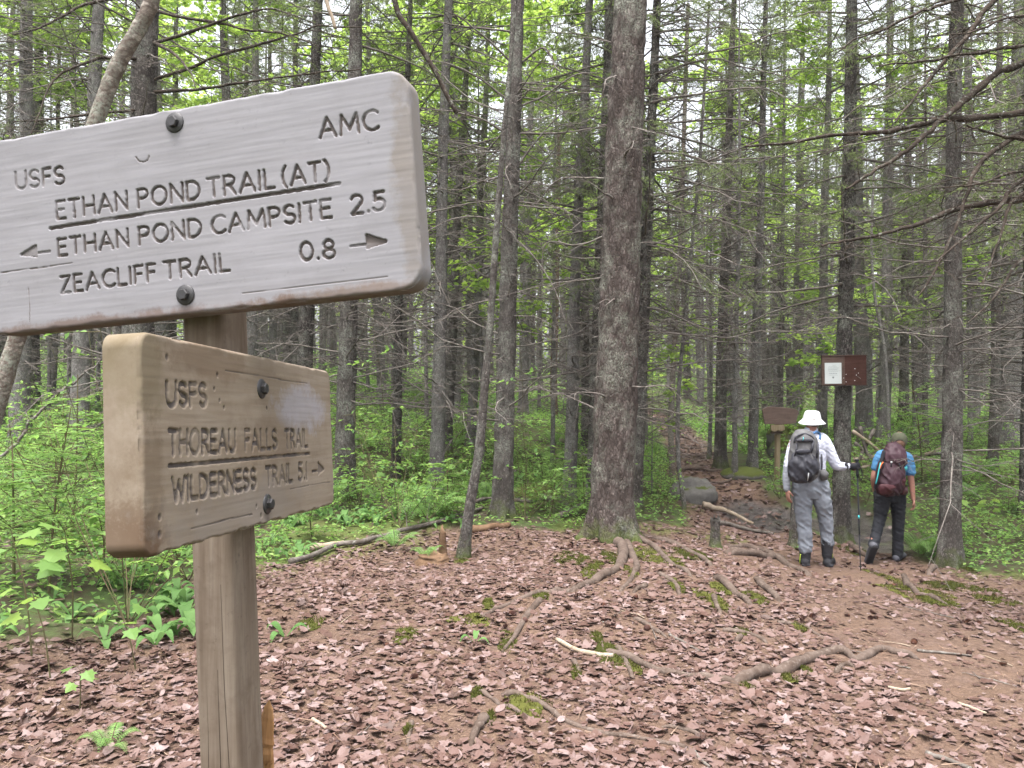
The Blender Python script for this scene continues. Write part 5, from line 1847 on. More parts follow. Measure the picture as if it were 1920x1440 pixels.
# brush pile of crossed dead sticks behind the hikers
for i, (a, b) in enumerate([((1598, 808), (1662, 858)), ((1602, 830), (1650, 868)), ((1600, 862), (1660, 850)), ((1612, 800), (1640, 880)), ((1598, 880), (1668, 868)), ((1640, 805), (1600, 900)), ((1700, 860), (1770, 838)), ((1740, 852), (1800, 838))]):
    A, B = PX(*a, 13.2), PX(*b, 13.0)
    zlow = min(A[2], B[2])
    P = spline([A, (A + B) / 2 + rgt.normal(size=3) * 0.03, B], 10)
    o = Geo().tubes(P - P[0], np.linspace(0.035, 0.02, 10), 7, 0, True).obj('dead_stick', M['log' if i % 2 else 'pale_wood'])
    o.location = P[0]
    tag(o, 'dead grey stick in the brush pile between the two hikers', 'stick', 'sticks of the brush pile behind the hikers')

# loose dark branch hanging down into view beside the upper board
P = spline([PX(725, -190, 6.0), PX(740, 0, 6.0), PX(772, 62, 6.0), PX(815, 132, 6.0), PX(836, 175, 6.0), PX(856, 212, 6.0)], 30)
o = Geo().tubes(P - P[-1], np.linspace(0.022, 0.016, 30), 8, 0, True).obj('hanging_branch', M['twig_dark'])
o.location = P[-1]
tag(o, 'dark broken branch hanging down slantwise right of the upper board', 'branch')
P = spline([PX(590, -120, 7.0), PX(612, 0, 7.0), PX(622, 30, 7.0), PX(629, 54, 7.0)], 14)
o = Geo().tubes(P - P[-1], np.linspace(0.020, 0.014, 14), 8, 0, True).obj('hanging_branch', M['pale_wood'])
o.location = P[-1]
tag(o, 'short pale broken branch hanging at the top over the upper board', 'branch')
P = spline([PX(-40, 900, 7), PX(28, 834, 7), PX(70, 780, 7), PX(119, 734, 7), PX(160, 702, 7), PX(196, 678, 7), PX(232, 660, 7)], 30)
part_branch(None, P, 0.016, 7, 'twig', 8, 55, 'fallen_branch')
o = SC.objects['fallen_branch.006'] if 'fallen_branch.006' in SC.objects else None
for ob in SC.objects:
    if ob.name.startswith('fallen_branch') and ob.parent is None and not ob.get('label'):
        tag(ob, 'slim bare branch leaning through the ferns left of the lower board', 'branch')

# ------------------------------------------------------------------ stumps and rocks
def stump(label, px, py, d, r, h, mat, lean=0.0, seed=1):
    p = PX(px, py, d)
    p[2] = h1(p[0], p[1])
    e = empty('tree_stump', tuple(p), label, 'stump')
    s, nz = 20, 16
    a = np.arange(s) * 2 * PI / s
    V = []
    for t in np.linspace(-0.3, 1, nz):
        rr = r * (1 + 0.5 * np.exp(-max(t, 0) * h / 0.06)) * (1 + 0.12 * vn3(np.cos(a) * 2, np.sin(a) * 2, t * 3, seed))
        top = h * t + (0.35 * h * vn3(np.cos(a) * 1.8, np.sin(a) * 1.8, 0, seed + 3) if t > 0.95 else 0)
        V.append(np.stack([np.cos(a) * rr + lean * t * h, np.sin(a) * rr, top + 0 * a], -1))
    g = Geo()
    i = np.arange(nz - 1)[:, None] * s
    j = np.arange(s)[None]
    q = np.stack([i + j, i + (j + 1) % s, i + s + (j + 1) % s, i + s + j], -1).reshape(-1, 4)
    g.add(np.array(V), [q, ((nz - 1) * s + np.arange(s))[None]])
    g.obj('trunk', M[mat], e)
    return e


stump('dark narrow broken stump standing at the right foot of the big spruce', 1341, 1025, 9.1, 0.055, 0.34, 'bark')
stump('small jagged orange stump beside the thin leaning tree', 830, 1045, 8.1, 0.035, 0.26, 'rot_wood', 0.0, 5)
e = stump('crumbled orange rotten stump base left of the thin leaning tree', 812, 1062, 7.8, 0.12, 0.07, 'rot_wood', 0.0, 9)
stump('brown stump behind the left leg of the white hatted hiker', 1490, 1010, 10.4, 0.075, 0.56, 'bark', 0.05, 7)


def rock(label, px, py, d, sx, sy, sz, seed, mossy=0.3):
    p = PX(px, py, d)
    z = h1(p[0], p[1])
    g = Geo().ellipsoid((0, 0, 0), (sx, sy, sz), None, 40, 26, 0.9)
    V = g.v[0]
    nn = nrm(V)
    V += nn * (0.34 * min(sx, sz) * fbm(nn[:, 0] * 1.5 + seed, nn[:, 1] * 1.5, nn[:, 2] * 1.5, seed, 5))[:, None]
    o = g.obj('boulder', M['rock_moss' if mossy > 0.5 else 'rock'])
    o.location = (p[0], p[1], z + sz * 0.25)
    tag(o, label, 'rock')


def rock_mat(name, am):
    k = NT(name)
    w = k.coord('Object')
    c = k.mix(k.noise(w, 14, 5, 0.7), (0.06, 0.056, 0.052), (0.15, 0.14, 0.13))
    ge = k.n('ShaderNodeNewGeometry')
    up = k.sepz(ge.outputs['Normal'])
    f = k.math('ADD', k.math('MULTIPLY', up, 0.6), k.math('MULTIPLY', k.noise(w, 6, 4), 0.8))
    c = k.mix(k.ramp(f, [(1.0 - am, 0.0), (1.15 - am, 1.0)]), c, (0.06, 0.072, 0.016))
    return k.done(c, 0.9, k.bump(k.noise(w, 40, 5, 0.7), 0.6, 0.015), 0.2)


M['rock'] = rock_mat('granite', 0.05)
M['rock_moss'] = rock_mat('mossy_granite', 0.55)
rock('grey rounded boulder behind the thin pale birch stem by the trail', 1300, 945, 12.6, 0.36, 0.32, 0.25, 2)
rock('moss covered boulder behind the small distant sign', 1492, 800, 16.2, 0.60, 0.5, 0.42, 5, 0.9)
rock('mossy hump under the thin grey pole by the root steps', 1392, 892, 14.2, 0.40, 0.35, 0.14, 14, 0.9)
rock('mossy hump in the shrubs left of the big trunk', 1000, 925, 12.0, 0.38, 0.3, 0.18, 17, 0.9)

# ------------------------------------------------------------------ undergrowth
def shrub_geo(seed, h, ns, nl, ls):
    rg = np.random.default_rng(seed)
    st, lf = Geo(), Geo()
    a = rg.random((ns, 1)) * 2 * PI
    P, L = limb_lines(rg, ns, 0, 0, h * 0.5, h, 6, (0.9, 2.2), 0.12)
    P[..., 2] *= 0.9
    st.tubes(P, np.full((ns, 6), 0.0035) * np.linspace(1, 0.5, 6)[None], 4)
    Q, ql = side_lines(rg, P, L, 6, 4, 0.5, 0.25, 0.1, 0.4)
    st.tubes(Q, np.full((len(Q), 4), 0.002), 3)
    p, T = along(Q, nl, rg, 0.1)
    out = T * 0.6 + rg.normal(size=p.shape) * 0.6
    out[:, 2] = 0.05 + 0.25 * rg.normal(size=len(p))
    nor = np.tile([0, 0, 1.0], (len(p), 1)) + rg.normal(size=p.shape) * 0.28
    fold_leaves(lf, p, out, nor, ls * (0.6 + 0.7 * rg.random(len(p))), 0.30, 0.10, None, rg)
    return st, lf


def seedling_geo(seed, h, pairs, ls):
    rg = np.random.default_rng(seed)
    st, lf = Geo(), []
    b = rg.normal(size=2) * 0.12 * h
    P = spline([(0, 0, 0), (b[0] * .3, b[1] * .3, h * .5), (b[0], b[1], h)], 8)
    st.tubes(P, np.linspace(0.004, 0.002, 8), 5)
    for k in range(pairs):
        z = 1.0 - 0.28 * k / max(1, pairs - 1) if pairs > 1 else 1.0
        i = z * 7
        p0 = P[int(min(i, 6.99))] * (1 - i % 1) + P[min(int(i) + 1, 7)] * (i % 1) if i < 7 else P[7]
        for s in (0, 1):
            a = k * 1.57 + s * PI + rg.normal() * 0.3
            d = np.array([math.cos(a), math.sin(a), 0.25])
            p1 = p0 + d * ls * (0.5 + 0.3 * rg.random())
            st.tubes(np.array([p0, (p0 + p1) / 2 + [0, 0, 0.01], p1]), 0.0012, 3)
            g = Geo()
            dd = np.array([[d[0], d[1], -0.35 - 0.3 * rg.random()]])
            fan_leaves(g, p1[None], dd, np.array([[0.2 * rg.normal(), 0.2 * rg.normal(), 1.0]]), np.array([ls * (0.8 + 0.4 * rg.random())]), MAPLE, -0.16, np.array([-0.12]), np.array([rg.random()]), rg)
            lf.append(g)
    return st, lf


def strap_leaf(g, p0, az, L, w, rise, droop, rg, nseg=9):
    """Long oblong basal leaf with a channelled midrib, arching outward."""
    t = np.linspace(0, 1, nseg)
    d = np.array([math.cos(az), math.sin(az), 0])
    s = np.array([-d[1], d[0], 0])
    x = L * (t - 0.12 * t * t)
    z = rise * L * np.sin(t * PI * 0.62) - droop * L * t ** 2.5
    wd = w * np.sin(PI * np.clip(0.06 + 0.94 * t, 0, 1)) ** 0.75 * (0.55 + 0.45 * np.minimum(1, t * 2.4))
    wd[-1] = 0.001
    c = p0 + x[:, None] * d + z[:, None] * np.array([0, 0, 1.0])
    V = np.stack([c - s * wd[:, None] + [0, 0, 1] * wd[:, None] * 0.35, c, c + s * wd[:, None] + [0, 0, 1] * wd[:, None] * 0.35], 1)
    i = np.arange(nseg - 1) * 3
    q = np.concatenate([np.stack([i, i + 1, i + 4, i + 3], -1), np.stack([i + 1, i + 2, i + 5, i + 4], -1)])
    return g.add(V, q, rg.random())


def clintonia_geo(seed, n, L):
    rg = np.random.default_rng(seed)
    out = []
    a0 = rg.random() * 6.28
    for k in range(n):
        g = Geo()
        strap_leaf(g, np.array([0, 0, 0.0]), a0 + k * 2 * PI / n + rg.normal() * 0.3, L * (0.8 + 0.4 * rg.random()), L * 0.17, 0.45 + 0.3 * rg.random(), 0.25 + 0.4 * rg.random(), rg)
        out.append(g)
    return out


def frond(g, st, p0, az, L, rise, droop, rg, n=17, wid=0.22):
    t = np.linspace(0.0, 1, 14)
    d = np.array([math.cos(az), math.sin(az), 0])
    s = np.array([-d[1], d[0], 0])
    c = p0 + (L * (t - 0.15 * t * t))[:, None] * d + (rise * L * np.sin(t * 1.9) - droop * L * t ** 2.2)[:, None] * np.array([0, 0, 1.0])
    st.tubes(c, np.linspace(0.003, 0.001, 14), 4)
    u = np.linspace(0.18, 0.98, n)
    cc = np.stack([np.interp(u, t, c[:, k]) for k in range(3)], -1)
    T = nrm(np.gradient(cc, axis=0))
    ln = L * wid * np.sin(PI * (0.12 + 0.86 * u)) ** 0.8 * (1.15 - 0.55 * u)
    for sg in (-1, 1):
        tip = T * 0.35 + sg * s + np.array([0, 0, -0.12])
        nor = np.cross(tip, T) * sg * -1
        nor = np.where(nor[:, 2:3] < 0, -nor, nor)
        # each pinna is itself a row of small leaflets
        m = 6
        v = (np.arange(m) + 0.5) / m
        base = cc[:, None] + nrm(tip)[:, None] * (ln[:, None] * v[None])[..., None]
        lt = nrm(tip)[:, None] * 0.5 + T[:, None] * np.where(np.arange(m) % 2, 1, -1)[None, :, None]
        sz = ln[:, None] * 0.26 * (1.1 - 0.75 * v[None]) + 0.003
        fold_leaves(g, base.reshape(-1, 3), lt.reshape(-1, 3), np.repeat(nor, m, 0), sz.ravel(), 0.42, 0.03, np.clip(0.4 + 0.3 * rg.normal(size=n * m), 0, 1), rg)


def fern_geo(seed, n, L):
    rg = np.random.default_rng(seed)
    out = []
    st = Geo()
    for k in range(n):
        g = Geo()
        frond(g, st, np.zeros(3), k * 2 * PI / n + rg.normal() * 0.25, L * (0.75 + 0.4 * rg.random()), 0.55 + 0.3 * rg.random(), 0.22 + 0.2 * rg.random(), rg)
        out.append(g)
    return st, out


def fir_geo(seed, h, tiers):
    rg = np.random.default_rng(seed)
    st, nd = Geo(), Geo()
    P = spline([(0, 0, 0), (0.02 * h, 0, h * .5), (0, 0.02 * h, h)], 8)
    st.tubes(P, np.linspace(0.009, 0.003, 8), 5)
    for k in range(tiers):
        z = h * (0.22 + 0.74 * k / tiers)
        B = 5
        L = h * 0.5 * (1.1 - 0.85 * k / tiers)
        X, ll = limb_lines(rg, B, z, z, L * 0.7, L, 6, (0.0, 0.15), 0.06)
        st.tubes(X, np.full((B, 6), 0.003), 3)
        Q, ql = side_lines(rg, X, ll, 9, 4, 0.5, 0.12, 0.05, 0.8)
        for Y, n in ((X, 40), (Q, 16)):
            p, T = along(Y, n, rg, 0.08)
            S = nrm(np.cross(T, [0, 0, 1.0])) * np.where(rg.random(len(p)) < 0.5, 1, -1)[:, None]
            d = nrm(T * 0.6 + S + np.array([0, 0, 0.05]) + rg.normal(size=p.shape) * 0.15)
            spikes(nd, p, d, 0.020 + 0.010 * rg.random(len(p)), 0.0055, None, rg)
    return st, nd


SHRUBS = []
for i, (h, ns, nl, ls) in enumerate(((0.45, 7, 6, 0.050), (0.35, 8, 6, 0.042), (0.6, 7, 7, 0.055), (0.28, 9, 6, 0.040), (0.8, 8, 7, 0.05))):
    st, lf = shrub_geo(900 + i, h, ns, nl, ls)
    SHRUBS.append((st.mesh('shrub_stems', M['stem']), lf.mesh('shrub_leaves', M['cover'], False)))
FIRS = []
for i, (h, t) in enumerate(((0.7, 5), (1.1, 7), (0.5, 4))):
    st, nd = fir_geo(930 + i, h, t)
    FIRS.append((st.mesh('fir_stem', M['stem']), nd.mesh('fir_needles', M['cover'], False)))
FERNS = []
for i, (n, L) in enumerate(((7, 0.5), (6, 0.42), (8, 0.6))):
    st, fr = fern_geo(950 + i, n, L)
    FERNS.append((st.mesh('fern_stalk', M['stem']), [f.mesh('fern_frond', M['fern'], False) for f in fr]))
CLINT = [[g.mesh('broad_leaf', M['broad'], True) for g in clintonia_geo(970 + i, n, L)] for i, (n, L) in enumerate(((4, 0.22), (3, 0.20), (5, 0.25), (3, 0.16)))]
SEED = []
for i, (h, p_, ls) in enumerate(((0.32, 2, 0.085), (0.42, 3, 0.095), (0.22, 2, 0.07), (0.5, 3, 0.12))):
    st, lf = seedling_geo(990 + i, h, p_, ls)
    SEED.append((st.mesh('seedling_stem', M['stem']), [f.mesh('seedling_leaf', M['hobble'], False) for f in lf]))


def plant(kind, k, x, y, label, group=None, s=1.0, rz=None, parts=True):
    names = {'shrub': ('leafy_shrub', 'shrub'), 'fir': ('fir_sapling', 'sapling'), 'fern': ('fern', 'fern'), 'clint': ('broad_leaved_plant', 'plant'), 'seed': ('maple_seedling', 'seedling')}
    nm, cat = names[kind]
    e = empty(nm, (x, y, h1(x, y) - 0.01), label, cat, group)
    e.rotation_euler = (rngp.normal() * 0.06, rngp.normal() * 0.06, rngp.random() * 6.28 if rz is None else rz)
    e.scale = (s, s, s)
    if kind == 'shrub':
        link('stem', SHRUBS[k][0], e)
        link('leaves', SHRUBS[k][1], e)['kind'] = 'stuff'
    elif kind == 'fir':
        link('stem', FIRS[k][0], e)
        link('needles', FIRS[k][1], e)['kind'] = 'stuff'
    elif kind == 'fern':
        link('stalk', FERNS[k][0], e)
        for f in FERNS[k][1]:
            link('frond', f, e)
    elif kind == 'clint':
        for f in CLINT[k]:
            link('leaf', f, e)
    else:
        link('stem', SEED[k][0], e)
        for f in SEED[k][1]:
            link('leaf', f, e)
    return e


rngp = np.random.default_rng(77)
GRP = {'shrub': ('low leafy shrub growing in the green undergrowth', 'leafy shrubs of the undergrowth'), 'fir': ('flat tiered fir sapling growing in the green undergrowth', 'fir saplings of the undergrowth'),
       'fern': ('arching green fern growing in the undergrowth', 'ferns of the undergrowth'), 'clint': ('glossy broad leaved plant growing at the edge of the leaf litter', 'broad leaved plants along the litter edge'),
       'seed': ('small maple seedling growing in the undergrowth', 'maple seedlings of the undergrowth')}

# broad leaved plants in a drift left of the post and behind it
n = 0
for (cx_, cy_, sx_, sy_, m_) in ((260, 1115, 70, 42, 22), (320, 1150, 40, 30, 6), (540, 1030, 45, 22, 10), (670, 972, 70, 12, 18), (770, 968, 60, 12, 10), (130, 1175, 80, 30, 5)):
    for _ in range(m_):
        q = ground_hits([(cx_ + rngp.normal() * sx_, cy_ + rngp.normal() * sy_)])[0]
        if q[1] < 2.6:
            continue
        plant('clint', int(rngp.integers(0, 4)), q[0], q[1], *GRP['clint'], 0.6 + 0.5 * rngp.random())
# single plants one can point to
for (kind, k, px, py, lb, s) in (
    ('fern', 1, 205, 1405, 'small yellowish fern in the leaves at the bottom left corner', 0.42), ('seed', 3, 60, 1230, 'tall maple seedling with large hanging leaves at the left border', 1.35),
    ('seed', 3, 135, 1200, 'maple seedling with large pale leaves left of the lower board', 1.25), ('seed', 1, 95, 1275, 'maple seedling in front of the left fern bank', 1.1), ('seed', 0, 255, 1255, 'maple seedling at the front edge of the broad leaves', 1.0),
    ('seed', 2, 150, 1330, 'little seedling alone in the leaves left of the post', 0.9), ('clint', 3, 890, 1205, 'lone two leaved plant standing in the litter left of the mossy root', 0.7), ('clint', 1, 535, 1195, 'pale leaved plant by the moss right of the post', 0.8),
    ('clint', 1, 1505, 1035, 'bright leaved plant behind the white hatted hiker legs', 0.8), ('clint', 2, 1775, 1050, 'broad leaved plant at the foot of the rough barked spruce', 0.9), ('fern', 0, 1725, 1045, 'spreading fern left of the rough barked spruce', 0.95),
    ('fern', 0, 800, 1050, 'flat pale fern beside the small orange stump', 0.55), ('fern', 2, 740, 1030, 'pale fern frond behind the long fallen branch', 0.6), ('shrub', 0, 1462, 935, 'round leafy bush on the mud edge left of the white hatted hiker', 1.1),
    ('shrub', 4, 1240, 965, 'leafy bush at the right foot of the big spruce', 0.8), ('fir', 1, 1730, 905, 'young fir with feathery tiers right of the second hiker', 1.6), ('seed', 1, 1225, 800, 'leafy maple shoot right of the big trunk', 1.2)):
    q = ground_hits([(px, py)])[0]
    plant(kind, k, q[0], q[1], lb, None, s)
# the undergrowth at large
cnt, tr = 0, 0
while cnt < 290 and tr < 12000:
    tr += 1
    d = 4.2 + 15 * rngp.random() ** 0.9
    x = (rngp.random() * 2 - 1) * d * 0.70
    xa, ya = np.array([x]), np.array([d])
    if clear_mask(xa, ya)[0] or path_dist(xa, ya)[0] < 0.15 or mud_mask(xa, ya)[0] > 0.2:
        continue
    if d < 7 and x > 0:
        continue
    kind = ['shrub', 'shrub', 'shrub', 'fir', 'fern', 'seed'][int(rngp.integers(0, 6))]
    if kind == 'seed' and d > 11:
        kind = 'shrub'
    k = int(rngp.integers(0, {'shrub': 5, 'fir': 3, 'fern': 3, 'seed': 4}[kind]))
    plant(kind, k, x, d, *GRP[kind], 0.8 + 0.6 * rngp.random())
    cnt += 1

# carpet of small leaves between the plants
g = Geo()
n = 150000
yy = 3.6 + 26 * rngp.random(n) ** 0.9
xx = (rngp.random(n) * 2 - 1) * yy * 0.78
m = ~clear_mask(xx, yy) & (path_dist(xx, yy) > 0.1) & (mud_mask(xx, yy) < 0.2)
cl = fbm(xx * 0.9, yy * 0.9, 0, 99, 3)
m &= (rngp.random(n) < np.clip(0.62 + 0.7 * cl, 0.08, 1))
xx, yy, cl = xx[m], yy[m], cl[m]
hh = (0.03 + 0.26 * rngp.random(len(xx)) ** 1.4 * np.clip(0.5 + cl, 0.2, 1.4)) * np.interp(yy, [3.5, 7], [0.6, 1])
a = rngp.random(len(xx)) * 6.28
tip = np.stack([np.cos(a), np.sin(a), 0.3 * rngp.normal(size=len(a))], -1)
fold_leaves(g, np.stack([xx, yy, gh(xx, yy) + hh], -1), tip, np.tile([0, 0, 1.0], (len(a), 1)) + 0.3 * rngp.normal(size=(len(a), 3)), (0.03 + 0.035 * rngp.random(len(a))) * np.interp(yy, [4, 12, 28], [0.9, 1.35, 2.4]), 0.32, 0.1,
            np.clip(0.5 + 0.35 * cl + 0.3 * rngp.normal(size=len(a)), 0, 1), rngp)
tag(g.obj('ground_cover', M['cover'], None, False), kind='stuff')
g = Geo()
n = 26000
yy = 24 + 50 * rngp.random(n)
xx = (rngp.random(n) * 2 - 1) * yy * 0.8
m = path_dist(xx, yy) > 0.1
xx, yy = xx[m], yy[m]
cl = fbm(xx * 0.4, yy * 0.4, 0, 98, 2)
a = rngp.random(len(xx)) * 6.28
tip = np.stack([np.cos(a), np.sin(a), 0.3 * rngp.normal(size=len(a))], -1)
fold_leaves(g, np.stack([xx, yy, gh(xx, yy) + (0.1 + 0.9 * rngp.random(len(xx)) ** 2) * np.clip(0.7 + cl, 0.1, 1.5)], -1), tip, np.tile([0, 0, 1.0], (len(a), 1)) + 0.35 * rngp.normal(size=(len(a), 3)), 0.12 + 0.14 * rngp.random(len(a)), 0.32, 0.1, np.clip(0.5 + 0.35 * cl + 0.3 * rngp.normal(size=len(a)), 0, 1), rngp)
tag(g.obj('ground_cover', M['cover'], None, False), kind='stuff')

# ------------------------------------------------------------------ small distant signpost and the brown notice board
M['board_brown'] = wood_mat('weathered_board_brown', (0.07, 0.046, 0.038), (0.115, 0.08, 0.068), (0.155, 0.115, 0.10), 0)
M['post_far'] = wood_mat('weathered_post_far', (0.12, 0.09, 0.05), (0.19, 0.15, 0.095), (0.26, 0.215, 0.15), 2)
dS = 13.6
pb = PX(1457, 895, dS)
pb[2] = h1(pb[0], pb[1])
e = empty('trail_signpost', tuple(pb), 'small distant wooden signpost with a brown board beside the uphill trail', 'signpost')
top = PX(1458, 790, dS) - pb
pg, _ = post_geo(np.array([0, 0, -0.2]), top, 0.075, 0.3, 31, 0.004, 30, 5)
pg.obj('post', M['post_far'], e)


def slab(outline, th, bev=0.006, n_sub=1):
    """A board cut to an outline in local x,z with thickness along y and eased front edges."""
    o = np.asarray(outline, float)
    c = o.mean(0)
    k = len(o)
    ins = o + nrm(c - o) * bev
    R = [np.column_stack([ins[:, 0], np.zeros(k), ins[:, 1]]), np.column_stack([o[:, 0], np.full(k, bev), o[:, 1]]), np.column_stack([o[:, 0], np.full(k, th), o[:, 1]])]
    j = np.arange(k)
    q = np.concatenate([np.stack([i * k + j, i * k + (j + 1) % k, (i + 1) * k + (j + 1) % k, (i + 1) * k + j], -1) for i in range(2)])
    return Geo().add(np.vstack(R), [q, j[::-1][None], (2 * k + j)[None]])


mp = dS / F
ol = [((x - 1458) * mp, (795 - y) * mp) for x, y in [(1429.5, 768), (1440, 763), (1460, 763.5), (1478, 765), (1491, 767), (1498, 772), (1492, 794), (1470, 796), (1434, 795)]]
o = slab(ol, 0.035).obj('sign_board', M['board_brown'], e, False)
o.location = PX(1458, 795, dS - 0.08) - pb
o['label'] = 'brown upper board of the distant signpost'
ol = [((x - 1458) * mp, (808 - y) * mp) for x, y in [(1445, 796.5), (1471, 796.5), (1471.5, 806), (1466, 808.5), (1459, 807), (1452, 809.5), (1446, 807)]]
o = slab(ol, 0.03).obj('sign_board', M['post_far'], e, False)
o.location = PX(1458, 808, dS - 0.078) - pb
o['label'] = 'pale broken lower board of the distant signpost'
o = Geo().box((0, 0, 0), (0.20, 0.03, 0.035)).obj('bracket', M['crack'], e, False)
o.location = PX(1456, 811, dS - 0.07) - pb

dN = 10.78
mp = dN / F
nb = PX(1582.5, 694.5, dN)
e = empty('notice_board', tuple(nb), 'brown double notice board with a white paper notice fixed to a spruce', 'notice board')
e.rotation_euler = (0, math.radians(-0.6), 0)
M['brown_panel'] = wood_mat('brown_painted_panel', (0.030, 0.014, 0.011), (0.052, 0.024, 0.019), (0.075, 0.038, 0.03), 0)
M['brown_frame'] = wood_mat('brown_board_frame', (0.05, 0.031, 0.026), (0.085, 0.056, 0.047), (0.12, 0.085, 0.07), 0)
W_, H_ = 83 * mp, 55 * mp
Geo().box((0, 0.018, 0), (W_, 0.022, H_)).obj('back_panel', M['brown_frame'], e, False)
Geo().box((-W_ / 2 + 0.152, 0.0, 0), (0.302, 0.016, H_ - 0.012)).obj('board_panel', M['brown_frame'], e, False)
Geo().box((W_ / 2 - 0.149, -0.003, 0), (0.296, 0.020, H_ - 0.004)).obj('board_panel', M['brown_panel'], e, False)['label'] = 'dark reddish brown right half of the notice board'
for zz_, xx_, wd_ in ((H_ / 2 + 0.004, 0, W_ + 0.012), (-H_ / 2 - 0.004, 0, W_ + 0.016)):
    Geo().box((xx_, 0.002, zz_), (wd_, 0.045, 0.012)).obj('trim_strip', M['brown_frame'] if zz_ > 0 else M['crack'], e, False)
Geo().box((-0.002, -0.004, 0), (0.016, 0.020, H_ - 0.02)).obj('trim_strip', M['brown_frame'], e, False)
M['paper'] = plain('paper', (0.45, 0.48, 0.475), 0.6, 0.3, 20, 0.05, 0.05)
M['ink'] = plain('ink', (0.17, 0.185, 0.19), 0.8, 0.2, 20, 0.05, 0.0)
pw, phh = 31.2 * mp, 39 * mp
pc = np.array([(1561.5 - 1582.5) * mp, -0.0102, (694.5 - 699.6) * mp])
pap = Geo().box(pc, (pw, 0.002, phh)).obj('paper_notice', M['paper'], e, False)
g = Geo()
rp = np.random.default_rng(4)
for (ln, zf, hf, x0, x1) in ((0, .38, .006, -.02, .16), (1, .32, .006, -.26, .18), (2, .255, .008, -.30, .30), (3, .20, .006, -.30, .30), (4, .165, .008, -.30, .24), (5, .11, .006, -.30, .38), (6, .07, .006, -.24, .30), (7, -.02, .016, -.25, .22), (8, -.095, .006, -.26, .24)):
    x = x0
    while x < x1:
        w_ = 0.03 + 0.06 * rp.random()
        g.box(pc + np.array([(x + w_ / 2) * pw, -0.0016, zf * phh]), (w_ * pw, 0.0008, hf * phh * 1.6))
        x += w_ + 0.02
pts = np.array([(-.05, .055), (.05, .055), (.05, -.02), (.0, -.055), (-.05, -.02)]) * pw * 1.1
sh = slab(pts, 0.0008, 0.0001)
V = sh.v[0] + pc + np.array([0, -0.0022, -0.21 * phh])
g.add(V, sh.f)
g.obj('printed_lines', M['ink'], pap, False)
M['pin'] = plain('white_pin', (0.8, 0.8, 0.78), 0.5, 0.5, 20, 0.02, 0.0)
for (x, y) in ((1608.5, 699.8), (1601.6, 713.8), (1602, 691.8), (1604.6, 703.5), (1585.5, 702), (1585.3, 716), (1580.8, 708.8)):
    o = Geo().ellipsoid((0, 0, 0), (0.0045, 0.004, 0.0045), None, 10, 6).obj('pin', M['pin'], e)
    o.location = ((x - 1582.5) * mp, -0.016, (694.5 - y) * mp)

# ------------------------------------------------------------------ the two hikers
def solid(g, name, mat, parent, voxel=0.008, smooth=6, fold=None, org=(0, 0, 0)):
    """Fuse overlapping closed shapes into one continuous skin; fold(V,N) returns a push along the normal."""
    me = g.mesh(name + '_raw', None, True, None, False)
    t = bpy.data.objects.new('tmp', me)
    COL.objects.link(t)
    r = t.modifiers.new('r', 'REMESH')
    r.mode = 'VOXEL'
    r.voxel_size = voxel
    r.use_smooth_shade = True
    s = t.modifiers.new('s', 'SMOOTH')
    s.factor = 0.5
    s.iterations = smooth
    dg = bpy.context.evaluated_depsgraph_get()
    out = bpy.data.meshes.new_from_object(t.evaluated_get(dg))
    bpy.data.objects.remove(t)
    bpy.data.meshes.remove(me)
    out.name = name
    k = len(out.vertices)
    V = np.empty(k * 3, np.float32)
    out.vertices.foreach_get('co', V)
    V = V.reshape(-1, 3).astype(float)
    if fold is not None:
        Nn = np.empty(k * 3, np.float32)
        out.vertices.foreach_get('normal', Nn)
        V = V + Nn.reshape(-1, 3) * fold(V)[:, None]
    V = V - np.asarray(org)
    out.vertices.foreach_set('co', V.astype(np.float32).ravel())
    out.materials.clear()
    out.materials.append(mat)
    for p in out.polygons:
        p.use_smooth = True
    out.update()
    return link(name, out, parent)


def limb(g, pts, rad, sides=14, flat=None, n=None):
    n = n or 6 * len(pts)
    P = spline(pts, n)
    R = np.interp(np.linspace(0, 1, n), np.linspace(0, 1, len(rad)), rad)
    g.tubes(P, R, sides, 0, True, flat)
    if flat is None:
        g.ellipsoid(P[0], [R[0]] * 3, None, 12, 8)
        g.ellipsoid(P[-1], [R[-1]] * 3, None, 12, 8)
    return g


def hand(g, wrist, d, nor, L=0.18, curl=0.5, thumb=1):
    """Palm, four unequal bent fingers and a thumb that leaves the side of the palm."""
    d, nor = nrm(np.asarray(d, float)), nrm(np.asarray(nor, float))
    s = np.cross(d, nor)
    wrist = np.asarray(wrist, float)
    pl_ = L * 0.52
    Mx_ = np.stack([d, s, nor], 1)
    g.ellipsoid(wrist + d * pl_ * 0.55, (pl_ * 0.62, L * 0.23, L * 0.085), Mx_, 14, 10, 0.8)
    for k, (off, ln) in enumerate(((-0.165, 0.40), (-0.055, 0.46), (0.055, 0.43), (0.165, 0.34))):
        p = wrist + d * pl_ * 0.95 + s * off * L
        dd = d.copy()
        pts = [p - d * 0.01, p]
        for j, fr in enumerate((0.45, 0.32, 0.23)):
            a = curl * (0.7 + 0.5 * j)
            dd = nrm(dd * math.cos(a) + nor * math.sin(a))
            pts.append(pts[-1] + dd * ln * L * fr)
        limb(g, pts, [0.0088, 0.0085, 0.008, 0.007, 0.0062], 8)
    p = wrist + d * pl_ * 0.25 + s * thumb * -L * 0.18
    t1 = nrm(d * 0.7 - s * thumb * 0.55 + nor * 0.35)
    t2 = nrm(d * 0.85 - s * thumb * 0.1 + nor * 0.6)
    limb(g, [p, p + t1 * L * 0.2, p + t1 * L * 0.2 + t2 * L * 0.2], [0.012, 0.010, 0.0075], 8)
    return g


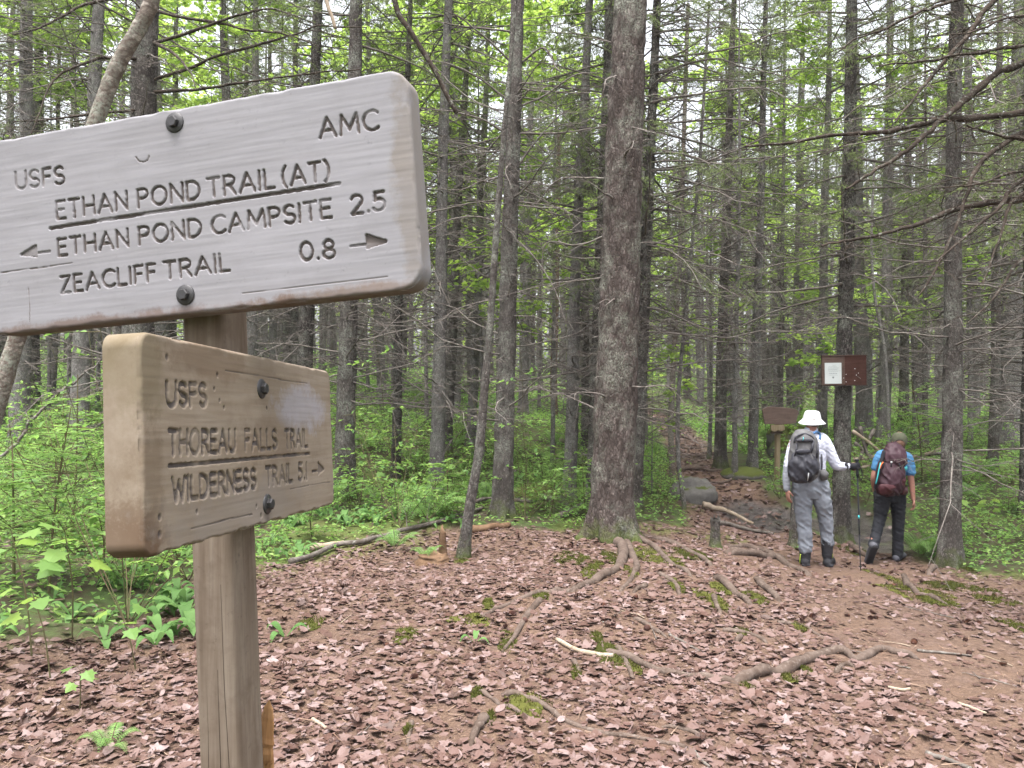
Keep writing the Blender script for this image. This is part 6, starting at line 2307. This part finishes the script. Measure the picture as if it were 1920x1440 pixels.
def cloth_fold(scale, amp, seed, zs=2.2):
    def f(V):
        n = vn3(V[:, 0] * scale, V[:, 1] * scale, V[:, 2] * scale * zs + V[:, 0] * scale * 0.9, seed)
        n2 = vn3(V[:, 0] * scale * 2.3, V[:, 1] * scale * 2.3, V[:, 2] * scale * zs * 1.7 - V[:, 0] * scale, seed + 4)
        return amp * ((1 - 2 * np.abs(n)) * 0.8 + 0.35 * n2)
    return f


def skin_mat():
    k = NT('skin')
    w = k.coord('Object')
    c = k.mix(k.noise(w, 18, 3), (0.30, 0.155, 0.115), (0.24, 0.11, 0.085))
    return k.done(c, 0.55, None, 0.35)


M['skin'] = skin_mat()
M['white_shirt'] = plain('white_shirt_cloth', (0.44, 0.455, 0.54), 0.85, 0.15, 60, 0.06, 0.15)
M['white_hat'] = plain('white_hat_cloth', (0.40, 0.41, 0.42), 0.85, 0.15, 60, 0.05, 0.15)
M['hat_under'] = plain('dark_hat_underside', (0.06, 0.06, 0.06), 0.9, 0.1)
M['grey_trousers'] = plain('grey_trouser_cloth', (0.165, 0.178, 0.205), 0.8, 0.2, 50, 0.10, 0.2)
M['black_boot'] = plain('black_boot', (0.018, 0.018, 0.022), 0.75, 0.3, 60, 0.2, 0.3)
M['grey_shoe'] = plain('grey_shoe', (0.08, 0.08, 0.095), 0.7, 0.3, 60, 0.2, 0.3)
M['neon'] = plain('neon_lace', (0.38, 0.52, 0.05), 0.6, 0.3, 40, 0.05, 0)
M['pack_grey'] = plain('pack_grey_cloth', (0.085, 0.083, 0.087), 0.6, 0.3, 50, 0.15, 0.25)
M['pack_black'] = plain('pack_black_mesh', (0.022, 0.022, 0.030), 0.6, 0.35, 70, 0.2, 0.4)
M['pack_maroon'] = plain('pack_maroon_cloth', (0.040, 0.016, 0.024), 0.6, 0.3, 50, 0.2, 0.3)
M['pack_red'] = plain('pack_wine_side', (0.045, 0.010, 0.014), 0.6, 0.3, 50, 0.2, 0.3)
M['strap_blue'] = plain('strap_blue', (0.05, 0.12, 0.25), 0.7, 0.3, 40, 0.1, 0.2)
M['teal'] = plain('teal_band', (0.05, 0.38, 0.40), 0.6, 0.3, 40, 0.1, 0.2)
M['black_cloth'] = plain('black_cloth', (0.014, 0.014, 0.018), 0.85, 0.2, 60, 0.2, 0.3)
M['navy_cloth'] = plain('black_trouser_cloth', (0.016, 0.017, 0.022), 0.8, 0.25, 50, 0.2, 0.3)
M['blue_shirt'] = plain('blue_shirt_cloth', (0.075, 0.20, 0.37), 0.85, 0.15, 50, 0.08, 0.2)
M['olive_cap'] = plain('olive_cap_cloth', (0.080, 0.084, 0.056), 0.85, 0.15, 60, 0.1, 0.2)
M['hair_brown'] = plain('brown_hair', (0.10, 0.05, 0.03), 0.7, 0.3, 90, 0.3, 0.4)
M['hair_grey'] = plain('grey_hair', (0.12, 0.10, 0.09), 0.7, 0.3, 90, 0.3, 0.4)
M['orange'] = plain('orange_cord', (0.55, 0.12, 0.03), 0.6, 0.3, 40, 0.05, 0)


def revolve(c, prof, nu=36, Mx=None, wob=0.0, seed=0, squash=1.0):
    """Shell of revolution about z through (radius, height) pairs, doubled for thickness by the profile itself."""
    a = np.arange(nu) * 2 * PI / nu
    V = np.stack([np.stack([np.cos(a) * r * (1 + wob * vn3(np.cos(a) * 1.7, np.sin(a) * 1.7, seed + z * 4, seed)), np.sin(a) * r * squash, np.full(nu, z) + wob * 0.12 * np.sin(2 * a + seed)], -1) for r, z in prof])
    k = len(prof)
    j = np.arange(nu)
    q = np.concatenate([np.stack([i * nu + j, i * nu + (j + 1) % nu, (i + 1) * nu + (j + 1) % nu, (i + 1) * nu + j], -1) for i in range(k - 1)])
    V = V.reshape(-1, 3)
    if Mx is not None:
        V = V @ np.asarray(Mx).T
    return Geo().add(V + np.asarray(c), q)


UPY = (0, 1, 0)
# --- first hiker
D1 = 9.15
X1 = lambda x, y, dz=0.0: PX(x, y, D1 + dz)
gz = h1(*X1(1525, 1068)[:2])
dy1 = gz - X1(1525, 1070)[2] + 0.005
off1 = np.array([0, 0, dy1])
Q1 = lambda x, y, dz=0.0: X1(x, y, dz) + off1
o1 = np.array([X1(1525, 1068)[0], D1, gz])
p1 = empty('person', tuple(o1), 'hiker in white bucket hat and white long sleeves walking away with a pole', 'person')
g = Geo()
g.ellipsoid(Q1(1522.5, 798, 0.02), (0.078, 0.095, 0.112), None, 20, 14)
limb(g, [Q1(1522, 806), Q1(1521, 818), Q1(1520, 830)], [0.060, 0.058, 0.075])
limb(g, [Q1(1519, 828), Q1(1518, 870), Q1(1518, 918)], [0.13, 0.13, 0.13], 16, (0.6, UPY))
limb(g, [Q1(1519, 830), Q1(1543, 836), Q1(1556, 860), Q1(1567, 882), Q1(1578, 885), Q1(1592, 884, -0.02)], [0.05, 0.05, 0.042, 0.036, 0.033, 0.028])
limb(g, [Q1(1519, 830), Q1(1490, 838), Q1(1480, 870, -0.02), Q1(1476, 892, -0.03), Q1(1475, 915, -0.05), Q1(1476, 927, -0.06)], [0.05, 0.05, 0.042, 0.036, 0.032, 0.028])
limb(g, [Q1(1510, 915), Q1(1505, 950), Q1(1506, 978), Q1(1508, 1010), Q1(1510, 1045), Q1(1510, 1058)], [0.085, 0.08, 0.06, 0.055, 0.045, 0.04])
limb(g, [Q1(1530, 915), Q1(1541, 950), Q1(1547, 978, .02), Q1(1550, 1005, .045), Q1(1551, 1035, .05), Q1(1551, 1048, .05)], [0.085, 0.08, 0.06, 0.055, 0.045, 0.04])
for sx in (-1, 1):
    g.ellipsoid(Q1(1522.5 + sx * 13.0, 800, 0.0), (0.012, 0.022, 0.032), None, 10, 8)
g.ellipsoid(Q1(1522.5, 801, 0.122), (0.016, 0.024, 0.028), None, 10, 8)
hand(g, Q1(1476, 928, -0.06), (0.06, -0.15, -1), (1, 0.2, 0), 0.175, 0.35, -1)
hand(g, Q1(1593, 883.5, -0.02), (0.95, -0.1, 0.05), (0.1, 1.0, 0), 0.165, 1.05, 1)
solid(g, 'body', M['skin'], p1, 0.0055, 3, None, o1)
g = Geo()
limb(g, [Q1(1521, 812), Q1(1520.5, 818), Q1(1519, 826), Q1(1518.5, 838), Q1(1518, 870), Q1(1518, 905), Q1(1518, 922)], [0.070, 0.085, 0.150, 0.190, 0.188, 0.180, 0.19], 20, (0.62, UPY))
limb(g, [Q1(1528, 832), Q1(1541, 835), Q1(1553, 852), Q1(1563, 874), Q1(1570, 883), Q1(1580, 884.5), Q1(1589, 884, -0.02)], [0.080, 0.076, 0.070, 0.062, 0.056, 0.048, 0.040])
limb(g, [Q1(1508, 833), Q1(1494, 838), Q1(1484, 862, -0.02), Q1(1478, 884, -0.03)], [0.080, 0.074, 0.062, 0.054])
shirt = solid(g, 'shirt', M['white_shirt'], p1, 0.008, 5, cloth_fold(16, 0.006, 3), o1)
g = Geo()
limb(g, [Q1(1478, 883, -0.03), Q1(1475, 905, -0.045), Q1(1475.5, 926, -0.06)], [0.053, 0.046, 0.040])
M['forearm_grey'] = plain('grey_left_forearm', (0.20, 0.21, 0.24), 0.85, 0.15, 60, 0.06, 0.15)  # left forearm coloured grey, upper sleeve stays white
solid(g, 'sleeve', M['forearm_grey'], p1, 0.008, 4, cloth_fold(20, 0.004, 5), o1)
g = Geo()
limb(g, [Q1(1518, 900), Q1(1518, 915), Q1(1519, 932), Q1(1520, 944)], [0.195, 0.205, 0.21, 0.16], 20, (0.60, UPY))
limb(g, [Q1(1504, 922), Q1(1505, 950), Q1(1506.5, 975), Q1(1508.5, 1005), Q1(1510, 1038)], [0.112, 0.104, 0.086, 0.080, 0.077])
limb(g, [Q1(1536, 922), Q1(1542, 952), Q1(1547, 975, 0.02), Q1(1550, 1000, 0.04), Q1(1552, 1026, .05)], [0.112, 0.102, 0.080, 0.074, 0.070])
solid(g, 'trousers', M['grey_trousers'], p1, 0.008, 4, cloth_fold(12, 0.012, 8, 1.5), o1)
# boots with gaiters
for (ax, ay, tx, ty, bx, by, dz) in ((1510, 1034, 1509.5, 1056, 1506, 1064, 0.0), (1551, 1022, 1551, 1046, 1560, 1055, 0.05)):
    g = Geo()
    limb(g, [Q1(ax, ay, dz), Q1(tx, ty, dz), Q1(tx, ty + 6, dz)], [0.070, 0.060, 0.058], 16)
    toe = Q1(bx, by, dz + 0.14)
    heel = Q1(tx, ty + 11, dz - 0.03)
    zf = h1(heel[0], heel[1])
    heel[2] = zf + 0.045
    toe[2] = h1(toe[0], toe[1]) + 0.04
    limb(g, [heel, (heel + toe) / 2 + np.array([0, 0, 0.03]), toe], [0.050, 0.054, 0.042], 14)
    g.tubes(np.array([heel - [0, 0.045, 0.03], toe + [0, 0.05, -0.028]]), np.array([0.05, 0.045]), 12, 0, True, (0.32, (0, 0, 1)))
    b = solid(g, 'boot', M['black_boot'], p1, 0.006, 3, cloth_fold(30, 0.003, 2, 3.0), o1)
    sx = -1 if tx < 1530 else 1
    s_ = spline([Q1(tx + sx * 8.6, ty - 7, dz - 0.035), Q1(tx + sx * 9.6, ty + 3, dz - 0.02), Q1(tx + sx * 9.8, ty + 10, dz)], 10) - o1
    Geo().tubes(s_, 0.0055, 6, 0, True).obj('lace', M['neon'], b)
# hat
hc = Q1(1522.5, 799.5, 0.02)
Mh = np.array(Matrix.Rotation(math.radians(4), 3, 'X'))
prof = [(0.001, 0.122), (0.045, 0.121), (0.070, 0.113), (0.084, 0.096), (0.094, 0.062), (0.101, 0.026), (0.120, 0.004), (0.141, -0.016), (0.152, -0.025)]
hat = revolve(hc, [(r, z) for r, z in prof] + [(0.152, -0.028)], 44, Mh, 0.035, 3).obj('hat', M['white_hat'], p1)
hat.location = -o1
hb = revolve(hc, [(0.1515, -0.0285), (0.136, -0.018), (0.116, 0.003), (0.097, 0.022), (0.060, 0.03), (0.001, 0.03)], 44, Mh, 0.035, 3).obj('hat_underside', M['hat_under'], hat)  # underside of brim and crown in a darker colour
hr = Geo().ellipsoid(Q1(1522.5, 800, 0.01), (0.083, 0.098, 0.085), None, 20, 14)
hr.obj('hair', M['hair_grey'], p1).location = -o1
# glove on the pole hand
g = Geo()
limb(g, [Q1(1587, 884, -0.02), Q1(1593, 884, -0.02), Q1(1599, 884.5, -0.02)], [0.043, 0.040, 0.042])
g.ellipsoid(Q1(1602, 884, -0.02), (0.055, 0.035, 0.042), None, 14, 10, 0.8)
for k in range(4):
    z = 880.5 + k * 2.3
    limb(g, [Q1(1606, z, -0.05), Q1(1610.5, z, -0.03), Q1(1611, z, 0.005), Q1(1606, z + .5, 0.02)], [0.0105, 0.011, 0.010, 0.009], 8)
solid(g, 'glove', M['black_cloth'], p1, 0.006, 3, None, o1)
# trekking pole (held, its own thing)
pt = Q1(1613.5, 1076, -0.03)
pt[2] = h1(pt[0], pt[1])
ph_ = Q1(1607, 878, -0.03)
e = empty('trekking_pole', tuple(pt), 'thin black trekking pole held in the right hand of the white hatted hiker', 'pole')
A_ = ph_ - pt
t_ = np.linspace(0, 1, 5)[:, None]
Geo().tubes(A_ * np.array([[0.0], [0.03], [0.34]]), np.array([0.004, 0.006, 0.007]), 8, 0, True).obj('lower_shaft', M['black_cloth'], e)
Geo().tubes(A_ * np.array([[0.34], [0.36], [0.9]]), np.array([0.0085, 0.009, 0.009]), 8, 0, True).obj('upper_shaft', M['black_cloth'], e)
Geo().tubes(A_ * np.array([[0.485], [0.50], [0.515]]), np.array([0.0095, 0.011, 0.0095]), 8, 0, True).obj('clamp', M['teal'], e)
gp = Geo().tubes(A_ * np.array([[0.86], [0.90], [0.95], [1.0], [1.02]]), np.array([0.012, 0.016, 0.014, 0.019, 0.013]), 10, 0, True)
gp.ellipsoid(A_ * 1.025, (0.026, 0.02, 0.015), None, 12, 8)
gp.obj('handle', M['black_cloth'], e)
Geo().tubes(spline([A_ * 1.0, A_ * 0.95 + [0.035, -0.02, 0], A_ * 0.86 + [0.045, -0.02, 0], A_ * 0.84 + [0.02, -0.01, 0]], 14), 0.006, 6, 0, True).obj('wrist_strap', M['black_cloth'], e)
Geo().ellipsoid(A_ * 0.04, (0.022, 0.022, 0.008), None, 14, 6).obj('basket', M['black_cloth'], e)


# --- backpacks
def pack_fold(amp, seed):
    return cloth_fold(14, amp, seed, 1.0)


e = empty('backpack', tuple(Q1(1507, 908, -0.22)), 'grey backpack with black mesh pocket worn by the white hatted hiker', 'backpack')
oe = np.array(e.location)
g = Geo()
limb(g, [Q1(1508, 822, -0.18), Q1(1508, 832, -0.22), Q1(1507.5, 855, -0.25), Q1(1507, 880, -0.26), Q1(1507, 900, -0.24), Q1(1507, 909, -0.22)], [0.10, 0.145, 0.165, 0.175, 0.175, 0.13], 20, (0.70, UPY))
solid(g, 'pack_body', M['pack_grey'], e, 0.008, 4, pack_fold(0.006, 2), oe)
g = Geo()
limb(g, [Q1(1507, 862, -0.30), Q1(1507, 880, -0.32), Q1(1506.5, 897, -0.31), Q1(1506.5, 907, -0.27)], [0.135, 0.165, 0.172, 0.14], 20, (0.52, UPY))
solid(g, 'mesh_pocket', M['pack_black'], e, 0.008, 3, pack_fold(0.014, 7), oe)
g = Geo()
g.tubes(spline([Q1(1489, 840, -0.30), Q1(1493, 829, -0.31), Q1(1508, 824, -0.30), Q1(1522, 829, -0.31), Q1(1527, 838, -0.30)], 20) - oe, 0.011, 8, 0, True)
g.obj('zip_flap', M['pack_black'], e)
g = Geo()
g.ellipsoid(Q1(1508, 836, -0.345) - oe, (0.10, 0.03, 0.020), None, 18, 10, 0.7)
g.obj('grab_slot', M['pack_black'], e)
g = Geo()
g.ellipsoid(Q1(1506, 857, -0.375) - oe, (0.085, 0.02, 0.028), None, 18, 10, 0.8)
g.obj('lash_panel', M['pack_black'], e)
for (a, b, r) in (((1525, 838), (1519, 862), 0.016), ((1533, 842), (1531, 870), 0.012), ((1494, 842), (1490, 866), 0.010)):
    Geo().tubes(np.array([Q1(*a, -0.34), Q1((a[0] + b[0]) / 2 + 1, (a[1] + b[1]) / 2, -0.365), Q1(*b, -0.35)]) - oe, r, 8, 0, True).obj('strap', M['pack_black'], e)
Geo().tubes(spline([Q1(1525, 823, -0.18), Q1(1531, 820, -0.10), Q1(1537, 824, -0.06), Q1(1537, 834, -0.10)], 12) - oe, 0.016, 8, 0, True, (0.5, UPY)).obj('shoulder_strap', M['strap_blue'], e)
Geo().tubes(spline([Q1(1540, 862, -0.1), Q1(1541, 880, -0.13), Q1(1540, 895, -0.14)], 8) - oe, 0.012, 8, 0, True).obj('strap', M['pack_black'], e)
g = Geo()
limb(g, [Q1(1541, 891, -0.14), Q1(1545, 900, -0.15), Q1(1546, 909, -0.13)], [0.035, 0.052, 0.040], 14, (0.7, UPY))
solid(g, 'hip_pocket', M['pack_grey'], e, 0.007, 3, pack_fold(0.006, 5), oe)
Geo().tubes(np.array([Q1(1516, 897, -0.40), Q1(1515.5, 904, -0.395), Q1(1514, 912, -0.36)]) - oe, 0.006, 6, 0, True).obj('zip_pull', M['white_hat'], e)
Geo().tubes(np.array([Q1(1506.2, 830, -0.378), Q1(1506.6, 833, -0.38), Q1(1505.4, 836, -0.38)]) - oe, 0.004, 6, 0, True).obj('emblem', M['teal'], e)

# --- second hiker
D2 = 9.85
X2 = lambda x, y, dz=0.0: PX(x, y, D2 + dz)
g2z = h1(*X2(1686, 1054)[:2])
off2 = np.array([0, 0, g2z - X2(1686, 1056)[2] + 0.005])
Q2 = lambda x, y, dz=0.0: X2(x, y, dz) + off2
o2 = np.array([X2(1675, 1054)[0], D2, g2z])
p2 = empty('person', tuple(o2), 'second hiker in olive cap and blue shirt striding off with a maroon pack', 'person')
g = Geo()
g.ellipsoid(Q2(1686, 830, 0.03), (0.076, 0.094, 0.108), None, 20, 14)
limb(g, [Q2(1684, 838, 0.01), Q2(1681, 848, 0.0), Q2(1677, 860)], [0.052, 0.05, 0.06])
limb(g, [Q2(1677, 858), Q2(1672, 890), Q2(1668, 930)], [0.11, 0.115, 0.12], 16, (0.6, UPY))
limb(g, [Q2(1677, 860), Q2(1701, 866), Q2(1706, 890), Q2(1709.5, 912), Q2(1711, 928, -0.01), Q2(1712.5, 941, -0.02)], [0.045, 0.045, 0.040, 0.036, 0.031, 0.025])
limb(g, [Q2(1677, 860), Q2(1650, 860), Q2(1642, 884, 0.02), Q2(1638, 900, 0.02), Q2(1638.5, 914, 0.06), Q2(1641, 926, .1)], [0.045, 0.045, 0.040, 0.037, 0.031, 0.026])
limb(g, [Q2(1658, 928), Q2(1652, 965, 0.0), Q2(1648, 985, -0.02), Q2(1641, 1010, -0.14), Q2(1635, 1030, -0.22)], [0.08, 0.07, 0.055, 0.05, 0.04])
limb(g, [Q2(1681, 928), Q2(1684, 965), Q2(1684.5, 990), Q2(1683, 1020), Q2(1683, 1048)], [0.08, 0.07, 0.055, 0.05, 0.04])
for sx in (-1, 1):
    g.ellipsoid(Q2(1686 + sx * 11.6, 833, 0.02), (0.012, 0.02, 0.03), None, 10, 8)
g.ellipsoid(Q2(1686, 833, 0.13), (0.015, 0.022, 0.026), None, 10, 8)
hand(g, Q2(1712.5, 941, -0.02), (0.05, -0.1, -1), (-1, 0.2, 0), 0.165, 0.55, 1)
hand(g, Q2(1641, 926, 0.1), (0.15, 0.1, -1), (1, 0.2, 0), 0.165, 0.5, -1)
solid(g, 'body', M['skin'], p2, 0.0055, 3, None, o2)
g = Geo()
limb(g, [Q2(1681, 849), Q2(1679, 854), Q2(1677, 866), Q2(1673, 890), Q2(1669, 925)], [0.07, 0.13, 0.175, 0.165, 0.175], 20, (0.62, UPY))
limb(g, [Q2(1690, 860), Q2(1700, 863), Q2(1705, 875), Q2(1707.5, 889)], [0.07, 0.068, 0.062, 0.060])
limb(g, [Q2(1664, 858), Q2(1652, 859), Q2(1646, 870, 0.01), Q2(1642, 881, 0.02)], [0.07, 0.066, 0.058, 0.054])
solid(g, 'shirt', M['blue_shirt'], p2, 0.008, 4, cloth_fold(16, 0.006, 13), o2)
g = Geo()
limb(g, [Q2(1668.5, 918), Q2(1668, 930), Q2(1668, 944)], [0.175, 0.195, 0.18], 20, (0.62, UPY))
limb(g, [Q2(1656, 932), Q2(1652, 958), Q2(1649, 980, -0.02), Q2(1643, 1005, -0.12), Q2(1637.5, 1028, -0.2)], [0.105, 0.088, 0.068, 0.060, 0.062])
limb(g, [Q2(1682, 932), Q2(1684, 958), Q2(1684.5, 985), Q2(1683.5, 1015), Q2(1683, 1046)], [0.105, 0.086, 0.068, 0.063, 0.064])
solid(g, 'trousers', M['navy_cloth'], p2, 0.008, 4, cloth_fold(15, 0.008, 18), o2)
g = Geo()  # planted shoe, toe to the right
h_ = Q2(1680, 1052, -0.03)
t__ = Q2(1694, 1053, 0.10)
for q in (h_, t__):
    q[2] = h1(q[0], q[1]) + 0.045
limb(g, [Q2(1683, 1044), Q2(1683, 1050)], [0.045, 0.045], 14)
limb(g, [h_, (h_ + t__) / 2 + [0, 0, 0.015], t__], [0.044, 0.048, 0.038], 14)
solid(g, 'boot', M['grey_shoe'], p2, 0.006, 3, None, o2)
g = Geo()  # trailing shoe, heel lifted so the dark sole shows
hl = Q2(1638, 1028, -0.27)
te = Q2(1627, 1046, -0.13)
te[2] = h1(te[0], te[1]) + 0.035
limb(g, [hl, (hl + te) / 2 + [0.01, 0.02, 0.0], te], [0.046, 0.050, 0.040], 14)
limb(g, [Q2(1636.5, 1026, -0.2), hl + [0, 0.03, 0]], [0.045, 0.045], 14)
sh_ = solid(g, 'boot', M['grey_shoe'], p2, 0.006, 3, None, o2)
dn = nrm(te - hl)
nn_ = nrm(np.cross(np.cross(dn, [0, -1, 0]), dn))
g = Geo()
g.tubes(np.array([hl - dn * 0.04, hl, (hl + te) / 2, te, te + dn * 0.04]) - nn_ * -0.038 - o2, np.array([0.03, 0.046, 0.044, 0.05, 0.03]), 14, 0, True, (0.35, nn_))
g.obj('sole', M['black_boot'], sh_)
cc = Q2(1686, 829, 0.03)
Mc = np.array(Matrix.Rotation(math.radians(6), 3, 'X'))
cap = revolve(cc, [(0.001, 0.098), (0.03, 0.096), (0.060, 0.082), (0.082, 0.055), (0.092, 0.02), (0.094, -0.02), (0.092, -0.045), (0.088, -0.045), (0.086, -0.01)], 40, Mc, 0.02, 6, 1.06)
cap = cap.obj('cap', M['olive_cap'], p2)
cap.location = -o2
g = Geo()
g.ellipsoid(Q2(1686, 832, 0.14) - np.array([0, 0, 0.0]), (0.07, 0.075, 0.010), None, 20, 8)
g.obj('cap_peak', M['olive_cap'], cap)
g = Geo()
g.tubes(spline([Q2(1678, 835, -0.062), Q2(1681, 830.5, -0.068), Q2(1687, 829.5, -0.07), Q2(1692, 831, -0.066), Q2(1695, 836, -0.06)], 14), 0.006, 6, 0, True)
g.obj('cap_strap', M['black_cloth'], cap)
g = Geo()
g.ellipsoid(Q2(1685.5, 834.5, 0.02), (0.080, 0.092, 0.085), None, 20, 14)
limb(g, [Q2(1685, 838, -0.05), Q2(1682, 845, -0.05)], [0.06, 0.035], 12)
solid(g, 'hair', M['hair_brown'], p2, 0.007, 2, cloth_fold(60, 0.003, 4), o2)

e = empty('backpack', tuple(Q2(1668, 930, -0.25)), 'maroon hiking backpack worn by the hiker in the olive cap', 'backpack')
oe = np.array(e.location)
g = Geo()
limb(g, [Q2(1673, 872, -0.2), Q2(1671, 885, -0.25), Q2(1669, 900, -0.27), Q2(1667, 918, -0.26), Q2(1666, 929, -0.24)], [0.15, 0.165, 0.170, 0.172, 0.14], 20, (0.72, UPY))
solid(g, 'pack_body', M['pack_maroon'], e, 0.008, 3, pack_fold(0.013, 22), oe)
g = Geo()
limb(g, [Q2(1680, 844, -0.17), Q2(1679.5, 850, -0.22), Q2(1678, 862, -0.26), Q2(1677, 871, -0.26), Q2(1676, 875, -0.24)], [0.09, 0.135, 0.150, 0.145, 0.11], 20, (0.72, UPY))
solid(g, 'pack_lid', M['pack_maroon'], e, 0.008, 3, pack_fold(0.012, 25), oe)
g = Geo()
limb(g, [Q2(1688, 888, -0.27), Q2(1687, 905, -0.31), Q2(1685, 924, -0.29)], [0.05, 0.065, 0.06], 14, (0.8, UPY))
solid(g, 'side_pocket', M['pack_red'], e, 0.008, 3, pack_fold(0.01, 28), oe)
g = Geo()
limb(g, [Q2(1664, 914, -0.37), Q2(1664, 920, -0.375), Q2(1664, 927, -0.34)], [0.10, 0.115, 0.10], 14, (0.4, UPY))
solid(g, 'bottom_pocket', M['pack_red'], e, 0.008, 3, pack_fold(0.008, 31), oe)
g = Geo()
limb(g, [Q2(1657, 852, -0.28), Q2(1650, 880, -0.36), Q2(1645, 905, -0.37), Q2(1641, 919, -0.34)], [0.022, 0.020, 0.016, 0.014], 10)
g.obj('folded_pole', M['black_cloth'], e).location = -oe
g = Geo()
g.tubes(spline([Q2(1651, 872, -0.39), Q2(1648, 885, -0.40), Q2(1645, 900, -0.40), Q2(1642, 912, -0.38)], 10), 0.007, 8, 0, True)
g.obj('bottle_tube', M['teal'], e).location = -oe
g = Geo()
g.tubes(spline([Q2(1656, 871, -0.37), Q2(1652, 876, -0.39), Q2(1650, 883, -0.40)], 8), 0.007, 8, 0, True)
g.obj('cord', M['orange'], e).location = -oe
for a, b in (((1659, 871), (1655, 884)), ((1686, 873), (1690, 886)), ((1671, 872), (1671, 880))):
    Geo().tubes(np.array([Q2(*a, -0.39), Q2((a[0] + b[0]) / 2, (a[1] + b[1]) / 2, -0.405), Q2(*b, -0.40)]) - oe, 0.008, 6, 0, True).obj('strap', M['black_cloth'], e)
Geo().ellipsoid(Q2(1671.5, 871, -0.435) - oe, (0.014, 0.008, 0.010), None, 10, 6).obj('buckle', M['white_hat'], e)
g = Geo()
limb(g, [Q2(1690, 925, -0.22), Q2(1697, 926, -0.15), Q2(1700, 921, -0.05)], [0.05, 0.042, 0.03], 12, (0.7, UPY))
solid(g, 'hip_belt', M['pack_red'], e, 0.008, 3, None, oe)
Geo().tubes(spline([Q2(1690, 880, -0.25), Q2(1697, 884, -0.20), Q2(1700, 882, -0.12)], 8) - oe, 0.022, 8, 0, True, (0.5, UPY)).obj('strap', M['teal'], e)


for ob in SC.objects:
    if ob.name.split('.')[0] in ('crown', 'bough', 'limb'):
        ob['kind'] = 'stuff'

# ------------------------------------------------------------------ thin haze volume added to lighten the far trunks
hz = Geo().box((0, 75, 12.0), (312, 250, 36)).obj('haze', None, None, False)
tag(hz, kind='stuff')
hm = bpy.data.materials.new('thin_haze')
hm.use_nodes = True
hm.node_tree.nodes.clear()
ho = hm.node_tree.nodes.new('ShaderNodeOutputMaterial')
hv = hm.node_tree.nodes.new('ShaderNodeVolumePrincipled')
hv.inputs['Color'].default_value = (0.96, 0.97, 1.0, 1)
hv.inputs['Density'].default_value = 0.0004
hm.node_tree.links.new(hv.outputs[0], ho.inputs['Volume'])
hz.data.materials.append(hm)
